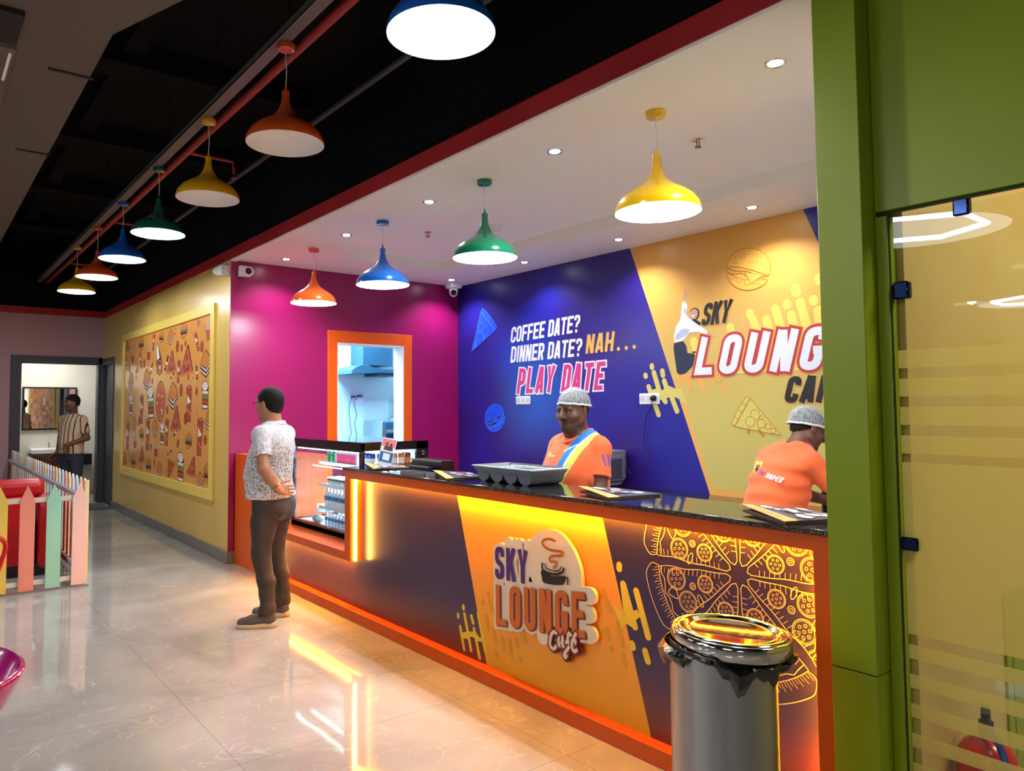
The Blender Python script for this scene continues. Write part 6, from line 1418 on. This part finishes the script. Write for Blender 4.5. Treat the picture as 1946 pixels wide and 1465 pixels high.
# billing terminal behind the placard
t = thing('billing_terminal', 'low black billing machine with silver edges behind the menus', 'billing machine', (2.93, 4.26, CZ))
b = B(); prism(b, [(-.20, 0), (.2, 0), (.2, .02), (.15, .075), (-.2, .075), (-.2, .0)], -.03, .085, ax=0); obj('body', b, mat('black_plastic', rgb(12, 12, 14), .3), t, bevel=.003)
b = B(); box(b, (-.036, -.2, .066), (-.030, .2, .078)); obj('silver_edge', b, mat('silver_edge', rgb(150, 152, 154), .35, metal=.4), t)
b = B(); box(b, (-.09, -.12, .0), (-.032, .1, .03)); tr_ = obj('paper_tray', b, mat('dark_blue_plastic', rgb(20, 30, 50), .3), t, bevel=.003)
b = B(); box(b, (-.094, -.12, .028), (-.088, .1, .036)); obj('silver_edge', b, mat('silver_edge', rgb(150, 152, 154), .35, metal=.4), tr_)
t = thing('steel_pen_box', 'open metal-rimmed box at the granite edge beside the second menu', 'box', (2.665, 3.98, CZ))
b = B(); box(b, (-.035, -.12, 0), (.05, .16, .004)); obj('base', b, mat('black_plastic', rgb(12, 12, 14), .3), t)
b = B()
for a, c_ in (((-.037, -.122, 0), (-.033, .162, .022)), ((.048, -.122, 0), (.052, .162, .022)), ((-.037, -.122, 0), (.052, -.118, .022)), ((-.037, .158, 0), (.052, .162, .022))): box(b, a, c_)
obj('rim', b, mat('silver_edge', rgb(150, 152, 154), .35, metal=.4), t)
# grey cutlery tray with four rounded compartments
t = thing('cutlery_tray', 'grey plastic cutlery tray with four round-bottomed compartments on the granite top', 'cutlery tray', (2.885, 3.245, CZ))
M_tg = mat('tray_grey_plastic', rgb(128, 134, 140), .38)
def tray():
    b = B(); L2, W2 = .265, .155; H_ = .09; n = 4
    def prof_(k):  # bottom height along the length (scalloped)
        f = (k/40)*4 % 1; return .064*(1-math.sqrt(max(0, 1-(2*f-1)**2)))
    outer = []
    yy = [-(L2-.02)+2*(L2-.02)*k/40 for k in range(41)]; zb = [min(.06, prof_(k)) if 0 < k < 40 else .06 for k in range(41)]
    f0 = [b.verts.new((-W2+.03, y, z)) for y, z in zip(yy, zb)]; f1 = [b.verts.new((W2-.03, y, z)) for y, z in zip(yy, zb)]
    m0 = [b.verts.new((-W2+.022, y*1.01, .064)) for y in yy]; m1 = [b.verts.new((W2-.022, y*1.01, .064)) for y in yy]
    t0 = [b.verts.new((-W2+.01, y*1.04, H_)) for y in yy]; t1 = [b.verts.new((W2-.01, y*1.04, H_)) for y in yy]
    for k in range(40):
        b.faces.new((f0[k], f0[k+1], f1[k+1], f1[k])); b.faces.new((f0[k], m0[k], m0[k+1], f0[k+1])); b.faces.new((m0[k], t0[k], t0[k+1], m0[k+1])); b.faces.new((f1[k], f1[k+1], m1[k+1], m1[k])); b.faces.new((m1[k], m1[k+1], t1[k+1], t1[k]))
    for k in (0, 40): b.faces.new((f0[k], f1[k], m1[k], m0[k])); b.faces.new((m0[k], m1[k], t1[k], t0[k]))
    return b
o = obj('body', tray(), M_tg, t, smooth=True, auto=.5); s_ = o.modifiers.new('wall', 'SOLIDIFY'); s_.thickness = .003
b = B(); W2, L2 = .155, .272
rim = fillet([(-W2, -L2), (W2, -L2), (W2, L2), (-W2, L2)], .025, True); inn = fillet([(-W2+.016, -L2+.016), (W2-.016, -L2+.016), (W2-.016, L2-.016), (-W2+.016, L2-.016)], .02, True)
va = [[b.verts.new((p.x, p.y, z)) for p in pts] for pts, z in ((rim, .086), (rim, .092), (inn, .094), (inn, .087))]
for j in range(4):
    A, Bq = va[j], va[(j+1) % 4]
    for i in range(len(A)): b.faces.new((A[i], A[(i+1) % len(A)], Bq[(i+1) % len(A)], Bq[i]))
obj('rim', b, mat('tray_rim', rgb(190, 202, 210), .3), t, smooth=True)
for k in range(3):
    y = -.1325+.1325*k; b = B(); box(b, (-.12, y-.003, .035), (.12, y+.003, .075)); obj('divider', b, M_tg, t, bevel=.002)
rr = random.Random(4)
M_wrap = mat('clear_wrap', rgb(186, 196, 202), .25)
pk = thing('wrapped_cutlery', None, None); b = B(); tube(b, [(-.07, 0, 0), (.02, .0, 0)], .004, 5); box(b, (.02, -.012, -.002), (.07, .012, .002)); obj('spoon', b, M_wrap, pk)
row(pk, [(2.885+rr.uniform(-.05, .05), 3.245+rr.uniform(-.2, .2), CZ+.066+i*.0012) for i in range(14)], 'cutlery', 'plastic spoons in the cutlery tray', 'pale plastic spoon lying in the grey cutlery tray')
for o in [o for o in COL.objects if o.name.startswith('wrapped_cutlery')]: o.rotation_euler = (rr.uniform(-.1, .1), rr.uniform(-.08, .08), rr.uniform(-1, 1))
# ------------------------------------------------------------------ on the back worktop
t = thing('microwave_oven', 'grey microwave with chamfered housing on the back worktop behind the cook', 'microwave', (5.2, 4.80, .80))
t.rotation_euler = (0, 0, PI/2)
M_mw = mat('microwave_grey', rgb(112, 116, 128), .4); M_mwd = mat('microwave_dark', rgb(70, 72, 82), .4)
b = B(); prism(b, [(-.25, .02), (.17, .02), (.25, .09), (.25, .345), (-.25, .345)][::-1], -.18, .18, ax=0)
for v in b.verts: v.co.y = -v.co.y
obj('housing', b, M_mw, t, bevel=.008)
b = B(); box(b, (-.196, -.20, .065), (-.181, .22, .30)); dr = obj('door', b, M_mw, t, bevel=.006)
b = B(); box(b, (-.2, -.17, .085), (-.1965, .2, .27)); obj('door_window', b, M_mwd, dr, bevel=.003)
for sx_ in (-.14, .14):
    for sy in (-.15, .2): b = B(); lathe(b, [(.015, 0), (.015, .02)], 10, c=(sx_, sy, 0), cap0=True); obj('foot', b, M_mwd, t)
b = B(); box(b, (4.98, 5.1, .801), (5.3, 5.42, .86)); tag(obj('kitchen_scale', b, mat('dark_slate', rgb(36, 44, 70), .3), bevel=.006), 'dark flat appliance on the back worktop behind the cutlery tray', 'appliance')
t = thing('tape_roll_stand', 'upright black ring-shaped roll beside the bending worker', 'roll holder', (4.95, 2.50, .80))
b = B(); tube(b, [(0, .072*math.cos(a), .43+.105*math.sin(a)) for a in np.linspace(0, 2*PI, 28, endpoint=False)], .03, 8, closed=True); obj('ring', b, mat('black_ring', rgb(30, 28, 22), .3), t, smooth=True)
b = B(); box(b, (-.06, -.08, 0), (.06, .08, .02)); tube(b, [(0, 0, .02), (0, 0, .33)], .02, 8); obj('stand', b, mat('black_plastic', rgb(12, 12, 14), .3), t)
# ------------------------------------------------------------------ sockets and cord on the mural
def plate(label, y, z, w_, h_, plug=False):
    t = thing('wall_socket', label, 'socket', (5.519, y, z)); b = B(); box(b, (-.012, -w_/2, -h_/2), (0, w_/2, h_/2)); obj('plate', b, M_plate, t, bevel=.004)
    M_in2 = mat('switch_plate_inset', rgb(196, 198, 202), .35)
    for k in range(3):
        yk = w_/2-w_*(k+.5)/3; b = B(); box(b, (-.0145, yk-w_*.13, -h_*.3), (-.012, yk+w_*.13, h_*.3)); o = obj('switch_module', b, M_in2, t, bevel=.001)
        b = B()
        for dy, dz in ((0, .012), (-.008, -.008), (.008, -.008)): box(b, (-.0149, yk+dy-.002, dz-.002), (-.0144, yk+dy+.002, dz+.002))
        obj('pin_hole', b, mat('pin_dark', rgb(60, 60, 64), .5), o)
    return t
plate('white switch plate under the pink slogan lettering', 6.13, 1.632, .235, .092)
t = plate('white socket with a black plug on the blue mural near the yellow drips', 4.385, 1.626, .228, .10)
b = B(); lathe(b, [(.028, 0), (.028, .02), (.018, .045), (.01, .05), (0, .05)], 16, M=Matrix.Translation((-.012, -.06, .005)) @ Matrix.Rotation(-PI/2, 4, 'Y')); obj('plug', b, mat('black_plastic', rgb(12, 12, 14), .3), t, smooth=True)
cd_ = [(5.46, 4.325, 1.62), (5.485, 4.34, 1.56), (5.49, 4.411, 1.444), (5.49, 4.44, 1.224), (5.48, 4.39, 1.07), (5.46, 4.463, 1.02), (5.44, 4.55, .935), (5.43, 4.585, .96), (5.43, 4.605, 1.04)]
b = B(); tube(b, smooth_path(cd_, 5), .0042, 6); tag(obj('power_cord', b, mat('black_cord', rgb(16, 16, 24), .4), smooth=True), 'thin black power cord looping down the blue mural to the microwave', 'cord')
# ------------------------------------------------------------------ steel bin
t = thing('trash_can', 'tall steel litter bin with domed-rim lid and black bag before the counter', 'trash can', (2.185, 1.46, 0))
def steel():
    m = bpy.data.materials.new('bin_steel'); m.use_nodes = True; nt = m.node_tree; N = nt.nodes; L = nt.links; b = N['Principled BSDF']; b.inputs['Metallic'].default_value = 1
    b.inputs['Base Color'].default_value = rgb(176, 172, 166); tc = N.new('ShaderNodeTexCoord'); mp = N.new('ShaderNodeMapping'); mp.inputs['Scale'].default_value = (14, 14, .5); L.new(tc.outputs['Object'], mp.inputs[0])
    n = N.new('ShaderNodeTexNoise'); n.inputs['Scale'].default_value = 2; n.inputs['Detail'].default_value = 4; L.new(mp.outputs[0], n.inputs[0]); r = N.new('ShaderNodeMapRange'); r.inputs[3].default_value = .22; r.inputs[4].default_value = .5; L.new(n.outputs[0], r.inputs[0]); L.new(r.outputs[0], b.inputs['Roughness'])
    bp = N.new('ShaderNodeBump'); bp.inputs['Strength'].default_value = .08; bp.inputs['Distance'].default_value = .01; L.new(n.outputs[0], bp.inputs['Height']); L.new(bp.outputs[0], b.inputs['Normal']); return m
M_bin = steel(); M_lidm = mat('polished_steel', rgb(206, 200, 192), .09, metal=1)
b = B(); lathe(b, [(0, .0), (.165, .0), (.17, .01), (.17, .03), (.167, .035), (.167, .78)], 64); obj('drum', b, M_bin, t, smooth=True)
b = B(); lathe(b, [(.186, .765), (.19, .768), (.191, .80), (.188, .812), (.182, .816), (.176, .812), (.172, .818), (.165, .820), (.155, .816), (.150, .806), (.143, .804), (.138, .812), (.130, .812), (.12, .806), (0, .806)], 72)
o = obj('lid', b, M_lidm, t, smooth=True, auto=1.2); o.rotation_euler = (.03, .02, 0)
bn = random.Random(5); b = B(); n = 54; rings = [[] for _ in range(4)]
for i in range(n):
    a = 2*PI*i/n; dr_ = .04+.028*math.sin(a*3+1.2)+.022*math.sin(a*7)+bn.uniform(-.012, .018)
    if abs(((a-PI*1.28+PI) % (2*PI))-PI) < .16: dr_ += .045
    ou = .006+.012*abs(math.sin(a*5+.4))+bn.uniform(0, .006)
    if abs(((a+.9+PI) % (2*PI))-PI) < .5: ou += .028; dr_ += .012
    for k, (r_, z_) in enumerate(((.184, .768), (.184+ou, .764-dr_*.3), (.180+ou*.8, .764-dr_*.75), (.176+ou*.4, .764-dr_))): rings[k].append(b.verts.new((r_*math.cos(a), r_*math.sin(a), z_)))
for k in range(3):
    for i in range(n): b.faces.new((rings[k][i], rings[k][(i+1) % n], rings[k+1][(i+1) % n], rings[k+1][i]))
o = obj('bin_bag', b, mat('black_bin_bag', rgb(10, 10, 12), .18, spec=.8, bump=.5, bscale=22), t, smooth=False); s_ = o.modifiers.new('t', 'SOLIDIFY'); s_.thickness = .0015
# ------------------------------------------------------------------ picket fences and seats at the left
FC = dict(yellow=mat('picket_yellow', rgb(222, 188, 82), .5), coral=mat('picket_coral', rgb(224, 138, 118), .5), mint=mat('picket_mint', rgb(150, 204, 176), .5), pink=mat('picket_pink', rgb(240, 192, 180), .5), blue=mat('picket_blue', rgb(186, 214, 226), .5), cream=mat('picket_cream', rgb(240, 214, 150), .5), coral2=mat('picket_salmon', rgb(232, 170, 156), .5), white=mat('picket_white', rgb(226, 226, 226), .5))
M_rail = mat('fence_rail', rgb(206, 200, 188), .5)
t = thing('picket_fence', 'pastel picket fence facing the hall in front of the red seats', 'fence', (1.24, 7.2, 0))
def picket(par, m, x, y, z0, h, w_, along='x'):
    b = B(); pf = [(-w_/2, z0), (w_/2, z0), (w_/2, h-.13), (0, h), (-w_/2, h-.13)]
    prism(b, pf, -.009, .009, ax=1 if along == 'x' else 0); o = obj('picket', b, m, par, bevel=.002); o.location = (x, y, 0); return o
seq = ['pink', 'mint', 'coral', 'yellow', 'pink', 'blue', 'coral', 'mint', 'yellow', 'pink']
for i, c_ in enumerate(seq): picket(t, FC[c_], -.01-i*.2, -.0, .02, .905, .113)
for z in (.06, .755):
    b = B(); box(b, (-1.95, .01, z), (.03, .024, z+.04)); obj('rail', b, M_rail, t, bevel=.002)
b = B(); box(b, (-1.95, -.03, -.0), (.07, -.0, .012)); obj('floor_track', b, M_ss, t)
t = thing('picket_fence', 'pastel picket fence running back toward the washroom wall', 'fence', (1.305, 7.248, 0))
b = B(); box(b, (-.03, -.02, .03), (.004, 0.0, .92)); obj('end_board', b, FC['cream'], t, bevel=.002)
seq = ['cream', 'coral2', 'blue', 'white', 'cream', 'coral2', 'blue', 'white']
for i in range(30):
    b = B(); w_ = .113; prism(b, [(-w_/2, .04), (w_/2, .04), (w_/2, .86), (w_/2-.02, .905), (0, .93), (-w_/2+.02, .905), (-w_/2, .86)], -.02, -.004, ax=0); o = obj('picket', b, FC[seq[i % 8]], t, bevel=.002); o.location = (0, .1+i*.2, 0)
for z in (.09, .74):
    b = B(); box(b, (-.055, .02, z), (-.022, 6.05, z+.045)); obj('rail', b, mat('fence_rail_grey', rgb(178, 178, 184), .5), t, bevel=.002)
M_redv = mat('red_vinyl', rgb(178, 10, 18), .32, coat=.15, bump=.05, bscale=14)
t = thing('sofa', 'glossy red vinyl sofa behind the pastel picket fence', 'sofa', (.2, 7.95, 0))
b = B(); box(b, (-1.6, -.02, .72), (.86, .16, .90)); obj('head_roll', b, M_redv, t, bevel=.07, seg=5)
b = B(); box(b, (-1.6, -.04, .1), (.78, .14, .74)); obj('backrest', b, M_redv, t, bevel=.03, seg=3)
b = B(); box(b, (-1.6, .12, .12), (.9, .75, .46)); obj('seat', b, M_redv, t, bevel=.05, seg=4)
b = B(); box(b, (.80, -.1, .06), (1.0, .8, .70)); obj('armrest', b, M_redv, t, bevel=.06, seg=4)
b = B(); box(b, (-1.55, -.02, .0), (.95, .7, .11)); obj('base', b, M_bf, t)
# red lattice chair and magenta moulded chair at the left edge
M_redp = mat('red_plastic', rgb(196, 24, 34), .3, coat=.3); M_magp = mat('magenta_plastic', rgb(168, 18, 110), .18, coat=.6)
t = thing('lattice_chair', 'red chair with open lattice back cut by the left edge', 'chair', (.22, 5.15, 0), .4)
bk = [(-.24, -.02, .46), (-.27, -.04, .62), (-.27, -.05, .74), (-.2, -.05, .79), (0, -.06, .80), (.2, -.05, .79), (.27, -.05, .74), (.25, -.04, .62), (.2, -.02, .46)]
b = B(); tube(b, smooth_path(bk, 6), .014, 8)
for k in range(7):
    x = -.2+k*.066; tube(b, [(x, -.055, .785), (x+.06, -.04, .62), (x*.85, -.02, .47)], .006, 6); tube(b, [(x, -.055, .785), (x-.06, -.04, .62), (x*.85, -.02, .47)], .006, 6)
obj('backrest', b, M_redp, t, smooth=True)
b = B(); box(b, (-.22, -.02, .43), (.22, .40, .46)); obj('seat', b, M_redp, t, bevel=.02, seg=3)
for sx_, sy in ((-1, 0), (1, 0), (-1, 1), (1, 1)):
    b = B(); tube(b, [(sx_*.18, .02+sy*.34, .44), (sx_*.22, -.02+sy*.42, .0)], .014, 8); obj('leg', b, M_redp, t, smooth=True)
t = thing('moulded_chair', 'shiny magenta plastic chair with rounded rim at the lower left edge', 'chair', (-.03, 3.16, 0), -.25)
sec = [(.0, .40), (.16, .41), (.27, .46), (.335, .54), (.37, .615), (.385, .635), (.40, .625), (.39, .60), (.35, .52), (.29, .43), (.17, .375), (.0, .365)]
b = B(); lathe(b, sec, 40); 
for v in b.verts: v.co.y *= .82; v.co.z += .05*max(0, v.co.y)*2
obj('seat_shell', b, M_magp, t, smooth=True, auto=1.5)
for sx_, sy in ((-1, -1), (1, -1), (-1, 1), (1, 1)):
    b = B(); tube(b, [(sx_*.14, sy*.13, .385), (sx_*.24, sy*.22, .0)], .016, 8); obj('leg', b, M_redp, t, smooth=True)
# ------------------------------------------------------------------ fire extinguisher behind the glass
t = thing('fire_extinguisher', 'red fire extinguisher with blue hose behind the glass partition', 'fire extinguisher', (3.0, .985, 0), math.radians(-72))
M_ext = mat('extinguisher_red', rgb(200, 40, 34), .25, coat=.4)
b = B(); lathe(b, [(0, 0), (.085, 0), (.09, .01), (.09, .33), (.086, .36), (.068, .392), (.04, .41), (.02, .415), (.0, .416)], 36); obj('cylinder_body', b, M_ext, t, smooth=True)
b = B(); lathe(b, [(.0905, .12), (.0905, .27)], 36, a0=-2.7, a1=-.9); o = obj('label_sheet', b, mat('ext_label', rgb(60, 34, 34), .5), t)
b = B(); lathe(b, [(.0909, .235), (.0909, .255)], 24, a0=-2.5, a1=-1.6); obj('label_band', b, mat('ext_label_white', rgb(206, 206, 208), .5), o)
b = B(); lathe(b, [(.018, .41), (.022, .43), (.022, .47), (0, .475)], 16); box(b, (-.014, -.02, .46), (.014, .07, .475)); box(b, (-.014, -.03, .49), (.014, .08, .50)); tube(b, [(0, -.02, .475), (0, -.02, .5)], .008, 6); obj('valve', b, mat('black_valve', rgb(30, 34, 44), .35), t, bevel=.002)
b = B(); tube(b, smooth_path([(0, -.02, .45), (.03, -.07, .43), (.05, -.10, .36), (.06, -.105, .25), (.065, -.10, .1)], 6), .012, 8); obj('hose', b, mat('blue_hose', rgb(40, 60, 140), .3), t, smooth=True)
